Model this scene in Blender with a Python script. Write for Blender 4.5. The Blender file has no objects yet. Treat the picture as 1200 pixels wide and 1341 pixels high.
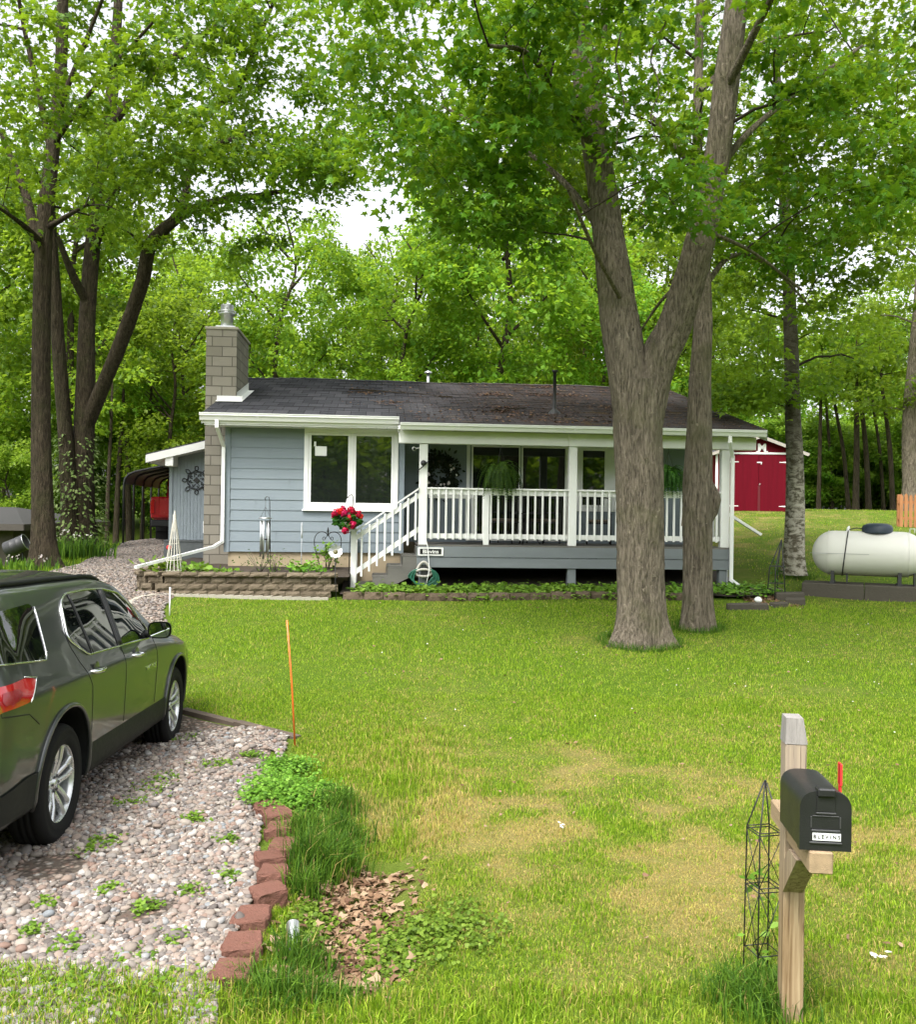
import bpy, math, random
import numpy as np
from mathutils import Vector, Matrix
PI = math.pi
R = math.radians
sc = bpy.context.scene
COL = sc.collection
random.seed(7)

# ------------------------------------------------------------------ camera
CZ, FPX, ROLL = 2.2, 1200.0, 0.014
cam = bpy.data.cameras.new('camera')
cam.sensor_fit = 'HORIZONTAL'; cam.sensor_width = 36; cam.lens = 36
cam.clip_start = 0.05; cam.clip_end = 2000
co = bpy.data.objects.new('camera', cam); COL.objects.link(co)
co.matrix_world = Matrix.Translation((0, 0, CZ)) @ Matrix.Rotation(PI/2, 4, 'X') @ Matrix.Rotation(ROLL, 4, 'Z')
sc.camera = co

def W(px, py, d):
    """world point of a measured spot at depth d (metres along +Y)"""
    dx, dy = px - 600.0, py - 670.5
    c, s = math.cos(ROLL), math.sin(ROLL)
    return Vector(((c*dx + s*dy)*d/FPX, d, CZ - (-s*dx + c*dy)*d/FPX))

# ------------------------------------------------------------------ terrain height
YS = [-60, 0, 4, 9, 13, 16, 18, 20, 25, 32, 36, 60, 300]
ZC = [0.3, .1, 0, .02, .33, .58, .70, 1.02, 1.65, 2.42, 2.50, 2.60, 3.0]
ZL = [0.3, .1, 0, .02, .36, .62, .86, 1.00, 1.20, 1.35, 1.45, 1.70, 2.0]
def sstep(a, b, x):
    t = np.clip((x-a)/(b-a), 0, 1)
    return t*t*(3-2*t)
def drive_right(y):
    return np.interp(y, [3, 3.9, 4.3, 5.4, 6.7, 8.2, 8.92, 9.95, 11, 13.5, 14.9, 15.6, 16.2, 16.4, 18, 21, 24, 30, 33],
                        [-.9, -.98, -1.06, -1.12, -1.38, -1.5, -1.6, -2.95, -3.35, -4.2, -4.72, -4.85, -4.9, -5.75, -5.85, -6.6, -6.9, -8.0, -8.5])
def drive_left(y):
    return np.interp(y, [3, 12, 15, 17, 19.5, 24, 30, 33], [-12, -10.5, -8.9, -8.2, -8.0, -8.9, -10.4, -11])
def H(x, y):
    x = np.asarray(x, float); y = np.asarray(y, float)
    w = sstep(-5.5, -2.5, x)
    z = np.interp(y, YS, ZL)*(1-w) + np.interp(y, YS, ZC)*w
    z = z - 1.0*sstep(-9.0, -12, x)*sstep(13, 18, y)*(1-sstep(32, 45, y))
    # ditch beside the edging blocks
    g = np.exp(-((x + 1.1 - 0.62 - .02*(y-5))/.33)**2) * sstep(3.9, 4.7, y)*(1-sstep(6.0, 7.2, y))
    z = z - .20*g
    z = z - .155*np.exp(-((x+3.6)/1.5)**2-((y-9.2)/1.5)**2)
    # gentle unevenness of the lawn
    z = z + .018*np.sin(1.3*x+.7*y)*np.sin(.9*y-.5*x) + .01*np.sin(2.9*x+1.1)*np.sin(2.3*y)
    return z
def h1(x, y): return float(H(x, y))

# ------------------------------------------------------------------ object helpers
def tag(o, label=None, cat=None, group=None, kind=None):
    if label: o['label'] = label
    if cat: o['category'] = cat
    if group: o['group'] = group
    if kind: o['kind'] = kind
    return o
def empty(name, loc=(0, 0, 0), rz=0, label=None, cat=None, group=None):
    o = bpy.data.objects.new(name, None); COL.objects.link(o)
    o.empty_display_size = .2
    o.location = loc; o.rotation_euler = (0, 0, rz)
    return tag(o, label, cat, group)
def link(name, me, parent=None, loc=None):
    o = bpy.data.objects.new(name, me); COL.objects.link(o)
    if parent: o.parent = parent
    if loc is not None: o.location = loc
    return o
def copy_tree(o, parent=None):
    c = o.copy(); COL.objects.link(c)
    if parent: c.parent = parent
    for ch in list(o.children): copy_tree(ch, c)
    return c

class MB:
    """mesh builder; box-projected UVs in metres"""
    def __init__(s): s.v = []; s.f = []; s.sm = []; s.mi = []
    def add(s, vs, fs, smooth=False, mi=0):
        b = len(s.v); s.v += [tuple(p) for p in vs]
        for f in fs:
            s.f.append([b+i for i in f]); s.sm.append(smooth); s.mi.append(mi)
        return s
    def box(s, x0, x1, y0, y1, z0, z1, M=None, mi=0):
        if x0 > x1: x0, x1 = x1, x0
        if y0 > y1: y0, y1 = y1, y0
        if z0 > z1: z0, z1 = z1, z0
        P = [Vector(p) for p in ((x0,y0,z0),(x1,y0,z0),(x1,y1,z0),(x0,y1,z0),(x0,y0,z1),(x1,y0,z1),(x1,y1,z1),(x0,y1,z1))]
        if M is not None: P = [M @ p for p in P]
        return s.add(P, [(3,2,1,0),(4,5,6,7),(0,1,5,4),(1,2,6,5),(2,3,7,6),(3,0,4,7)], mi=mi)
    def bbox(s, x0, x1, y0, y1, z0, z1, b=.01, M=None, mi=0):
        """box with chamfered edges"""
        P = []; sx = (x0, x1); sy = (y0, y1); sz = (z0, z1)
        idx = {}
        for i in (0, 1):
            for j in (0, 1):
                for k in (0, 1):
                    for ax in range(3):
                        p = [sx[i], sy[j], sz[k]]
                        d = [b if t == 0 else -b for t in (i, j, k)]
                        q = [p[a] + (0 if a == ax else d[a]) for a in range(3)]
                        idx[(i,j,k,ax)] = len(P); P.append(Vector(q))
        F = []
        def g(*a): return idx[a]
        for t in (0, 1):
            F.append([g(t,0,0,0), g(t,1,0,0), g(t,1,1,0), g(t,0,1,0)])
            F.append([g(0,t,0,1), g(1,t,0,1), g(1,t,1,1), g(0,t,1,1)])
            F.append([g(0,0,t,2), g(1,0,t,2), g(1,1,t,2), g(0,1,t,2)])
        for a in (0, 1):
            for c in (0, 1):
                F.append([g(0,a,c,1), g(1,a,c,1), g(1,a,c,2), g(0,a,c,2)])
                F.append([g(a,0,c,0), g(a,1,c,0), g(a,1,c,2), g(a,0,c,2)])
                F.append([g(a,c,0,0), g(a,c,1,0), g(a,c,1,1), g(a,c,0,1)])
                
        for i in (0, 1):
            for j in (0, 1):
                for k in (0, 1): F.append([g(i,j,k,0), g(i,j,k,1), g(i,j,k,2)])
        c = Vector(((x0+x1)/2, (y0+y1)/2, (z0+z1)/2))
        G = []
        for f in F:
            n = (P[f[1]]-P[f[0]]).cross(P[f[2]]-P[f[0]])
            m = sum((P[i] for i in f), Vector())/len(f) - c
            G.append(f if n.dot(m) > 0 else f[::-1])
        if M is not None: P = [M @ p for p in P]
        return s.add(P, G, mi=mi)
    def tube(s, pts, r, n=8, cap=True, smooth=True, closed=False, mi=0):
        pts = [Vector(p) for p in pts]; m = len(pts)
        rr = r if hasattr(r, '__len__') else [r]*m
        up = None; vs = []
        for i, p in enumerate(pts):
            if closed: t = pts[(i+1) % m] - pts[i-1]
            else: t = pts[min(i+1, m-1)] - pts[max(i-1, 0)]
            if t.length < 1e-9: t = Vector((0, 0, 1))
            t.normalize()
            if up is None:
                up = t.orthogonal().normalized()
            else:
                up = up - t*up.dot(t)
                if up.length < 1e-6: up = t.orthogonal()
                up.normalize()
            b = t.cross(up)
            for k in range(n):
                a = 2*PI*(k+.5)/n
                vs.append(p + (up*math.cos(a) + b*math.sin(a))*rr[i])
        fs = []
        for i in range(m if closed else m-1):
            j = (i+1) % m
            for k in range(n):
                k2 = (k+1) % n
                fs.append((i*n+k, i*n+k2, j*n+k2, j*n+k))
        if cap and not closed:
            fs.append(tuple(range(n))[::-1]); fs.append(tuple((m-1)*n+k for k in range(n)))
        return s.add(vs, fs, smooth, mi)
    def bar(s, p, q, w, h=None, mi=0):
        """square bar between two points"""
        p = Vector(p); q = Vector(q); h = h or w
        t = (q-p); L = t.length; t.normalize()
        ref = Vector((0, 0, 1)) if abs(t.z) < .95 else Vector((0, 1, 0))
        a = t.cross(ref).normalized(); b = a.cross(t).normalized()
        M = Matrix((( t.x, a.x, b.x, p.x), (t.y, a.y, b.y, p.y), (t.z, a.z, b.z, p.z), (0,0,0,1)))
        return s.box(0, L, -w/2, w/2, -h/2, h/2, M, mi)
    def lathe(s, prof, n=24, M=None, smooth=True, mi=0):
        """prof: (r, z) list, around local Z"""
        vs = []
        for r, z in prof:
            for k in range(n):
                a = 2*PI*k/n; vs.append(Vector((r*math.cos(a), r*math.sin(a), z)))
        if M is not None: vs = [M @ p for p in vs]
        fs = []
        for i in range(len(prof)-1):
            for k in range(n):
                k2 = (k+1) % n
                fs.append((i*n+k, i*n+k2, (i+1)*n+k2, (i+1)*n+k))
        return s.add(vs, fs, smooth, mi)
    def prism(s, poly, y0, y1, M=None, mi=0):
        """poly: (x,z) outline extruded along y"""
        n = len(poly)
        P = [Vector((x, y0, z)) for x, z in poly] + [Vector((x, y1, z)) for x, z in poly]
        if M is not None: P = [M @ p for p in P]
        fs = [tuple(range(n)), tuple(range(2*n-1, n-1, -1))]
        for i in range(n):
            j = (i+1) % n; fs.append((i, n+i, n+j, j))
        return s.add(P, fs, mi=mi)
    def build(s, name, mat, parent=None, loc=None, fix=False):
        me = bpy.data.meshes.new(name)
        me.from_pydata(s.v, [], s.f)
        mats = mat if isinstance(mat, (list, tuple)) else [mat]
        for m in mats: me.materials.append(m)
        me.polygons.foreach_set('use_smooth', s.sm)
        me.polygons.foreach_set('material_index', s.mi)
        if fix:
            import bmesh
            bm = bmesh.new(); bm.from_mesh(me); bmesh.ops.recalc_face_normals(bm, faces=bm.faces); bm.to_mesh(me); bm.free()
        box_uv(me)
        me.update()
        return link(name, me, parent, loc)
def box_uv(me):
    n = len(me.loops)
    if not n: return
    co_ = np.empty(len(me.vertices)*3, 'f4'); me.vertices.foreach_get('co', co_); co_ = co_.reshape(-1, 3)
    li = np.empty(n, 'i4'); me.loops.foreach_get('vertex_index', li)
    nr = np.empty(len(me.polygons)*3, 'f4'); me.polygons.foreach_get('normal', nr); nr = np.abs(nr.reshape(-1, 3))
    tot = np.empty(len(me.polygons), 'i4'); me.polygons.foreach_get('loop_total', tot)
    ax = np.repeat(np.argmax(nr, 1), tot)
    p = co_[li]
    u = np.where(ax == 0, p[:, 1], p[:, 0]); v = np.where(ax == 2, p[:, 1], p[:, 2])
    uv = me.uv_layers.new(name='UVMap')
    uv.data.foreach_set('uv', np.stack([u, v], 1).astype('f4').ravel())

def np_mesh(name, V, F, mat, parent=None, attrs=None, smooth=False):
    """V (n,3), F (m,k) arrays -> object; attrs: {name: per-face float}"""
    me = bpy.data.meshes.new(name)
    V = np.ascontiguousarray(V, 'f4'); F = np.ascontiguousarray(F, 'i4')
    m, k = F.shape
    me.vertices.add(len(V)); me.vertices.foreach_set('co', V.ravel())
    me.loops.add(m*k); me.loops.foreach_set('vertex_index', F.ravel())
    me.polygons.add(m)
    me.polygons.foreach_set('loop_start', np.arange(0, m*k, k, dtype='i4'))
    me.polygons.foreach_set('loop_total', np.full(m, k, 'i4'))
    me.polygons.foreach_set('use_smooth', np.full(m, smooth, bool))
    for nm, a in (attrs or {}).items():
        at = me.attributes.new(nm, 'FLOAT', 'FACE'); at.data.foreach_set('value', np.ascontiguousarray(a, 'f4'))
    me.update(calc_edges=True)
    me.materials.append(mat)
    return link(name, me, parent)

# ------------------------------------------------------------------ materials
class NT:
    def __init__(s, name):
        s.m = bpy.data.materials.new(name); s.m.use_nodes = True
        s.t = s.m.node_tree; s.t.nodes.clear()
        s.out = s.n('ShaderNodeOutputMaterial')
    def n(s, typ, ins=None, **kw):
        nd = s.t.nodes.new(typ)
        for k, v in kw.items(): setattr(nd, k, v)
        for k, v in (ins or {}).items(): s.set(nd.inputs[k], v)
        return nd
    def set(s, sock, v):
        if isinstance(v, bpy.types.NodeSocket): s.t.links.new(v, sock)
        elif isinstance(v, bpy.types.Node): s.t.links.new(v.outputs[0], sock)
        else:
            if hasattr(sock.default_value, '__len__') and len(sock.default_value) == 4 and len(v) == 3: v = (*v, 1)
            sock.default_value = v
    def obj(s): return s.n('ShaderNodeTexCoord').outputs['Object']
    def uv(s): return s.n('ShaderNodeTexCoord').outputs['UV']
    def mapping(s, vec, scale=(1,1,1), rot=(0,0,0), loc=(0,0,0)):
        return s.n('ShaderNodeMapping', {'Vector': vec, 'Scale': scale, 'Rotation': rot, 'Location': loc}).outputs[0]
    def noise(s, vec, scale=5, detail=4, rough=.55, dist=0):
        return s.n('ShaderNodeTexNoise', {'Vector': vec, 'Scale': scale, 'Detail': detail, 'Roughness': rough, 'Distortion': dist}).outputs[0]
    def ramp(s, fac, stops, interp='LINEAR'):
        r = s.n('ShaderNodeValToRGB', {'Fac': fac}); cr = r.color_ramp; cr.interpolation = interp
        while len(cr.elements) < len(stops): cr.elements.new(.5)
        for e, (p, c) in zip(cr.elements, stops):
            e.position = p; e.color = (*c, 1) if len(c) == 3 else c
        return r.outputs[0]
    def mix(s, fac, a, b, blend='MIX'):
        m = s.n('ShaderNodeMix', data_type='RGBA', blend_type=blend)
        s.set(m.inputs[0], fac); s.set(m.inputs[6], a); s.set(m.inputs[7], b)
        return m.outputs[2]
    def math(s, op, a, b=0.0, c=0.0):
        m = s.n('ShaderNodeMath', operation=op)
        s.set(m.inputs[0], a); s.set(m.inputs[1], b); s.set(m.inputs[2], c)
        return m.outputs[0]
    def attr(s, name): return s.n('ShaderNodeAttribute', attribute_name=name).outputs['Fac']
    def bump(s, h, strength=.3, dist=.02, normal=None):
        b = s.n('ShaderNodeBump', {'Height': h, 'Strength': strength, 'Distance': dist})
        if normal is not None: s.set(b.inputs['Normal'], normal)
        return b.outputs[0]
    def bsdf(s, col, rough=.6, normal=None, metal=0, spec=.5, coat=0, **kw):
        b = s.n('ShaderNodeBsdfPrincipled', {'Base Color': col, 'Roughness': rough, 'Metallic': metal, 'Specular IOR Level': spec, 'Coat Weight': coat})
        if normal is not None: s.set(b.inputs['Normal'], normal)
        for k, v in kw.items(): s.set(b.inputs[k.replace('_', ' ')], v)
        return b.outputs[0]
    def done(s, shader):
        s.t.links.new(shader, s.out.inputs[0]); return s.m

def plain(name, col, rough=.55, var=.12, scale=6, bump=.08, bscale=60, metal=0, spec=.5, stretch=(1,1,1), coat=0, dirt=0):
    t = NT(name); v = t.mapping(t.obj(), stretch)
    nz = t.noise(v, scale, 5, .6)
    c = t.mix(nz, [x*(1-var*1.6) for x in col], [min(1, x*(1+var*1.6)) for x in col])
    if dirt:
        d = t.ramp(t.noise(v, scale*.4, 6, .7), [(.45, (0,0,0)), (.75, (1,1,1))])
        c = t.mix(t.math('MULTIPLY', d, dirt), c, [x*.45 for x in col])
    b = t.bump(t.noise(v, bscale, 4), bump, .01)
    rg = t.math('ADD', t.math('MULTIPLY', nz, .2), rough-.1)
    return t.done(t.bsdf(c, rg, b, metal, spec, coat))

def glass_mat(name, tint=(.012,.015,.013), rough=.02):
    t = NT(name)
    return t.done(t.bsdf(tint, rough, None, 0, .85, IOR=1.6))

M = {}
M['white_paint'] = plain('white_paint', (.80,.80,.78), .45, .05, 3, .05, 40, dirt=.12)
M['white_vinyl'] = plain('white_vinyl', (.82,.82,.81), .35, .03, 2, .02, 30)
M['grey_paint'] = plain('grey_paint', (.17,.19,.20), .6, .12, 4, .12, 40, stretch=(.3,1,1), dirt=.3)
M['grey_timber'] = plain('grey_timber', (.135,.13,.115), .8, .25, 5, .25, 50, stretch=(.2,1,1), dirt=.4)
M['black_metal'] = plain('black_metal', (.012,.012,.013), .45, .2, 10, .05)
M['dark_metal'] = plain('dark_metal', (.03,.03,.032), .5, .2, 10, .05)
M['galv'] = plain('galvanised_metal', (.55,.56,.57), .38, .15, 14, .05, metal=.9)
M['pale_plastic'] = plain('pale_plastic', (.42,.40,.36), .5, .08)
M['concrete'] = plain('concrete', (.36,.33,.27), .85, .18, 5, .3, 60, dirt=.35)
M['tan_foundation'] = plain('tan_foundation', (.36,.29,.19), .85, .14, 2.5, .2, 40, dirt=.3)
M['glass'] = glass_mat('window_glass')
M['glass_tint'] = glass_mat('tinted_glass', (.004,.005,.005), .015)
M['part_and_shade_black'] = plain('part_and_shade_black', (.01,.01,.01), .9)  # near-black for vehicle undersides and seams, and for painted shade under the porch
M['soil'] = plain('soil', (.045,.032,.022), .95, .3, 9, .8, 50)
M['red_paint'] = plain('red_barn_paint', (.115,.0015,.009), .6, .14, 3, .15, 30, stretch=(4,1,.2), dirt=.25, spec=.12)
M['orange_plastic'] = plain('orange_plastic', (.85,.16,.03), .4, .08)
M['black_plastic'] = plain('black_plastic', (.014,.014,.015), .42, .15, 12, .12, 160)
M['red_plastic'] = plain('red_plastic', (.75,.04,.04), .4, .08)
M['rubber'] = plain('tyre_rubber', (.010,.010,.010), .85, .25, 20, .2, 90, spec=.2)
M['hose_green'] = plain('hose_green', (.02,.12,.075), .45, .15)
M['twig_bark'] = plain('twig_bark', (.10,.085,.065), .9, .2, 20, .2)

def bark_mat(name, dark, light, moss=None, sx=16, sz=2.6):
    t = NT(name); o = t.obj()
    v = t.mapping(o, (sx, sx, sz))
    n1 = t.math('ADD', t.math('MULTIPLY', t.noise(v, 1.0, 6, .65, .6), .6), t.math('MULTIPLY', t.noise(t.mapping(o, (sx*2.6, sx*2.6, sz*2)), 1.0, 4, .6, .4), .4))
    n2 = t.noise(o, 2.2, 4, .6)
    ridge = t.ramp(n1, [(.38, (0,0,0)), (.5, (.55,.55,.55)), (.64, (1,1,1))])
    c = t.mix(ridge, dark, light)
    c = t.mix(t.math('MULTIPLY', n2, .55), c, [x*.55 for x in light])
    if moss:
        mk = t.ramp(t.noise(o, 1.6, 5, .7), [(.5, (0,0,0)), (.68, (1,1,1))])
        c = t.mix(t.math('MULTIPLY', mk, .5), c, moss)
    lich = t.ramp(t.noise(o, 9, 3, .6), [(.66, (0,0,0)), (.72, (1,1,1))])
    c = t.mix(t.math('MULTIPLY', lich, .35), c, [min(1, x*1.7+.03) for x in light])
    return t.done(t.bsdf(c, .92, t.bump(ridge, 1.0, .05, t.bump(t.noise(o, 60, 3), .3, .01)), spec=.15))
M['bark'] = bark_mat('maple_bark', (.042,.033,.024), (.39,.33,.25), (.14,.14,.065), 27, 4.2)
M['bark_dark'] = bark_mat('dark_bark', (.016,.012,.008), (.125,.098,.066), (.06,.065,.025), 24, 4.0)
def birch():
    t = NT('birch_bark'); o = t.obj()
    n = t.noise(t.mapping(o, (5, 5, 9)), 1.2, 6, .7, .5)
    m = t.ramp(n, [(.43, (0,0,0)), (.56, (1,1,1))])
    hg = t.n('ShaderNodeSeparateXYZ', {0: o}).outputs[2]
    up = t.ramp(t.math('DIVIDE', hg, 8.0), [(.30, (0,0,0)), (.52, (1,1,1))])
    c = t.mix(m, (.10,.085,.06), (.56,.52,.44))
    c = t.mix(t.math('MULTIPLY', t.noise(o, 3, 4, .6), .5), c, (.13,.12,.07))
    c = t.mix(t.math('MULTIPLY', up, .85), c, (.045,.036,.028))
    return t.done(t.bsdf(c, .85, t.bump(n, .7, .02), spec=.2))
M['birch'] = birch()
M['backlit_branch_bark'] = plain('backlit_branch_bark', (.035,.028,.020), .9, .3, 14, .3, spec=.15)  # near-black so the branches look backlit; the backlighting is in the colour

def leaf_mat(name, c1, c2, c3, trans, tf=.42, rough=.5):
    """c1..c3: a spread of leaf colours picked per leaf"""
    t = NT(name)
    r = t.attr('rnd')
    oi = t.n('ShaderNodeObjectInfo').outputs['Random']
    c = t.ramp(r, [(0, c1), (.55, c2), (1, c3)])
    c = t.n('ShaderNodeHueSaturation', {'Color': c, 'Hue': t.math('ADD', t.math('MULTIPLY', oi, .04), .48), 'Saturation': 1.0, 'Value': t.math('ADD', t.math('MULTIPLY', oi, .5), .75)}).outputs[0]
    d = t.bsdf(c, rough, None, 0, .2)
    tc = t.mix(1.0, c, trans, 'MULTIPLY')
    tr = t.n('ShaderNodeBsdfTranslucent', {'Color': t.mix(.5, tc, trans)}).outputs[0]
    mx = t.n('ShaderNodeMixShader', {0: tf}); t.set(mx.inputs[1], d); t.set(mx.inputs[2], tr)
    return t.done(mx.outputs[0])
M['leaf_maple'] = leaf_mat('maple_leaves', (.045,.12,.010), (.095,.21,.017), (.20,.33,.03), (.48,.68,.035), .41, .36)
M['leaf_left'] = leaf_mat('left_maple_leaves', (.045,.12,.010), (.09,.205,.016), (.18,.31,.028), (.46,.66,.035), .41, .36)
M['leaf_forest'] = leaf_mat('forest_leaves', (.07,.15,.015), (.14,.25,.022), (.25,.38,.04), (.58,.78,.06), .5, .45)
M['leaf_ground'] = leaf_mat('ground_leaves', (.06,.13,.012), (.12,.24,.02), (.22,.36,.05), (.35,.5,.04), .3)
M['leaf_dark'] = leaf_mat('dark_green_leaves', (.015,.05,.008), (.03,.10,.012), (.06,.16,.02), (.12,.28,.02), .3)
M['fern'] = leaf_mat('fern_leaves', (.02,.06,.008), (.045,.12,.014), (.09,.19,.02), (.2,.35,.03), .35)
M['petal_red'] = leaf_mat('red_petals', (.45,.005,.02), (.62,.01,.04), (.75,.03,.08), (.8,.05,.1), .25)
M['petal_white'] = leaf_mat('white_petals', (.6,.5,.5), (.75,.7,.68), (.8,.8,.75), (.8,.8,.7), .25)
M['dead_leaf'] = leaf_mat('dead_leaves', (.13,.07,.04), (.30,.19,.11), (.42,.31,.20), (.4,.25,.12), .15, .7)
# ------------------------------------------------------------------ light and sky
sc.view_settings.view_transform = 'Standard'; sc.view_settings.look = 'None'
sc.view_settings.exposure = EXPOSURE = 1.55; sc.view_settings.gamma = 1; sc.view_settings.use_curve_mapping = False
SUN_EL, SUN_AZ = R(58), R(205)      # azimuth clockwise from +Y (north): behind the viewer, slightly left
w = bpy.data.worlds.new('World'); sc.world = w; w.use_nodes = True
nt = w.node_tree; nt.nodes.clear()
sky = nt.nodes.new('ShaderNodeTexSky'); sky.sky_type = 'NISHITA'; sky.sun_disc = False
sky.sun_elevation = SUN_EL; sky.sun_rotation = SUN_AZ
sky.air_density = 1.0; sky.dust_density = 5.0; sky.ozone_density = 1.0
hs = nt.nodes.new('ShaderNodeHueSaturation'); hs.inputs['Saturation'].default_value = .18; hs.inputs['Value'].default_value = 1.0
bg = nt.nodes.new('ShaderNodeBackground'); bg.inputs['Strength'].default_value = .15
ow = nt.nodes.new('ShaderNodeOutputWorld')
nt.links.new(sky.outputs[0], hs.inputs['Color']); nt.links.new(hs.outputs[0], bg.inputs['Color']); nt.links.new(bg.outputs[0], ow.inputs[0])
sun = bpy.data.lights.new('sun', 'SUN'); sun.energy = 1.0; sun.angle = R(14); sun.color = (1, .96, .90)
so = bpy.data.objects.new('sun', sun); COL.objects.link(so)
sd = Vector((math.sin(SUN_AZ)*math.cos(SUN_EL), math.cos(SUN_AZ)*math.cos(SUN_EL), math.sin(SUN_EL)))
so.rotation_euler = sd.to_track_quat('Z', 'Y').to_euler(); so.location = (0, -10, 30)
sc.cycles.max_bounces = 7; sc.cycles.diffuse_bounces = 4; sc.cycles.glossy_bounces = 3; sc.cycles.transmission_bounces = 5
sc.cycles.caustics_reflective = False; sc.cycles.caustics_refractive = False

rng = np.random.default_rng(11)
def vnoise(x, y, s, seed=0):
    """smooth pseudo noise in 0..1"""
    r = np.random.default_rng(100+seed); v = 0
    for k in range(7):
        a = r.uniform(0, 2*PI); f = s*r.uniform(.6, 2.2); p = r.uniform(0, 2*PI)
        v = v + np.sin((x*math.cos(a)+y*math.sin(a))*f + p + 1.3*np.sin((x*math.sin(a)-y*math.cos(a))*f*.7+p*2))
    return np.clip(.5 + v/7*1.1, 0, 1)
def dryness(x, y):
    g = lambda cx, cy, sx, sy, a: a*np.exp(-((x-cx)/sx)**2-((y-cy)/sy)**2)
    d = g(1.1, 6.2, 1.9, 1.5, .95)+g(2.3, 5.6, 1.4, 1.1, .75)+g(.0, 6.9, .8, 1.0, .55)+g(.8, 8, 3, 2, .22)+g(2.6, 6.6, .7, .8, .5)+g(.6, 8.2, .9, .6, .35)+g(2.0, 13.2, .5, .35, .7)
    d = d+g(7.2, 24, 2.5, 4, .55)+g(9.5, 30, 5, 4, .6)+g(12, 21, 3, 3, .25)
    d = d*np.clip((.6*vnoise(x, y, 3.1, 3)+.4*vnoise(x, y, 6.7, 4)-.27)*2.3, .12, 1.15)*.92 + .20*(vnoise(x, y, 1.3, 5)-.3) + .15*(vnoise(x, y, 5.5, 8)-.5)
    d = np.clip(d, 0, 1); f = vnoise(x, y, 13, 11)*.6+vnoise(x, y, 29, 12)*.4
    return np.clip(d*(.45+1.1*f) + .25*np.clip(f-.62, 0, 1), 0, 1)

def lawn_base():
    t = NT('lawn_ground'); o = t.obj(); d = t.attr('dry')
    n = t.noise(o, 9, 6, .7); n2 = t.noise(o, 60, 3, .6)
    g = t.mix(n, (.06,.12,.008), (.13,.22,.016))
    y = t.mix(n, (.22,.17,.06), (.40,.31,.12))
    c = t.mix(t.math('MULTIPLY', d, .9), g, y)
    c = t.mix(t.math('MULTIPLY', n2, .5), c, (.03,.035,.01))
    return t.done(t.bsdf(c, .95, t.bump(n2, .9, .03), spec=.1))
M['lawn'] = lawn_base()
def axis(a, b, lo, hi, step):
    """fine between lo and hi, growing outside"""
    v = list(np.arange(lo, hi+step/2, step)); s = step; x = lo
    while x > a: s *= 1.25; x -= s; v.insert(0, max(x, a))
    s = step; x = hi
    while x < b: s *= 1.25; x += s; v.append(min(x, b))
    return np.array(v)
gx = axis(-200, 200, -13, 18, .16); gy = axis(-80, 300, 2.5, 36, .16)
X, Y = np.meshgrid(gx, gy)
Z = H(X, Y)
# soil drops below the pad, the driveway and the beds are laid as sheets a little above
V = np.stack([X, Y, Z], -1).reshape(-1, 3)
nx, ny = len(gx), len(gy)
ii = np.arange(nx*ny).reshape(ny, nx)
F = np.stack([ii[:-1, :-1], ii[:-1, 1:], ii[1:, 1:], ii[1:, :-1]], -1).reshape(-1, 4)
go = np_mesh('ground', V, F, M['lawn'], smooth=True)
at = go.data.attributes.new('dry', 'FLOAT', 'POINT'); at.data.foreach_set('value', dryness(V[:, 0], V[:, 1]).astype('f4'))
tag(go, 'green and straw coloured lawn rising gently towards the house', 'lawn', kind='structure')

# ------------------------------------------------------------------ driveway sheet
def gravel_base():
    t = NT('gravel_bed'); o = t.obj()
    vo = t.n('ShaderNodeTexVoronoi', {'Vector': t.mapping(o, (1, 1, .3)), 'Scale': 24.0}, feature='F1')
    vd = vo.outputs['Distance']; vc = vo.outputs['Color']
    pick = t.n('ShaderNodeSeparateColor', {0: vc}).outputs[0]
    c = t.ramp(pick, [(0, (.13,.10,.085)), (.3, (.24,.20,.17)), (.55, (.33,.27,.22)), (.8, (.30,.19,.15)), (1, (.45,.42,.38))])
    ed = t.ramp(vd, [(.25, (1,1,1)), (.62, (.25,.25,.25))])
    c = t.mix(1.0, c, ed, 'MULTIPLY')
    big = t.noise(o, .9, 4, .6)
    c = t.mix(t.math('MULTIPLY', big, .4), c, (.20,.16,.125))
    return t.done(t.bsdf(c, .9, t.bump(ed, .8, .03), spec=.2))
M['gravel_bed'] = gravel_base()
ys = np.concatenate([np.arange(3.0, 33, .14)])
nu = 44; V = []
for y in ys:
    a, b = drive_left(y), drive_right(y)
    xs = np.linspace(a, b, nu)
    z = H(xs, np.full(nu, y)) + .022
    z[0] -= .12; z[-1] -= .07
    V.append(np.stack([xs, np.full(nu, y), z], 1))
V = np.concatenate(V); ii = np.arange(len(V)).reshape(-1, nu)
F = np.stack([ii[:-1, :-1], ii[:-1, 1:], ii[1:, 1:], ii[1:, :-1]], -1).reshape(-1, 4)
dv = np_mesh('driveway', V, F, M['gravel_bed'], smooth=True)
tag(dv, 'driveway of pink and grey river gravel running up left of the house', 'driveway', kind='structure')

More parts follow.
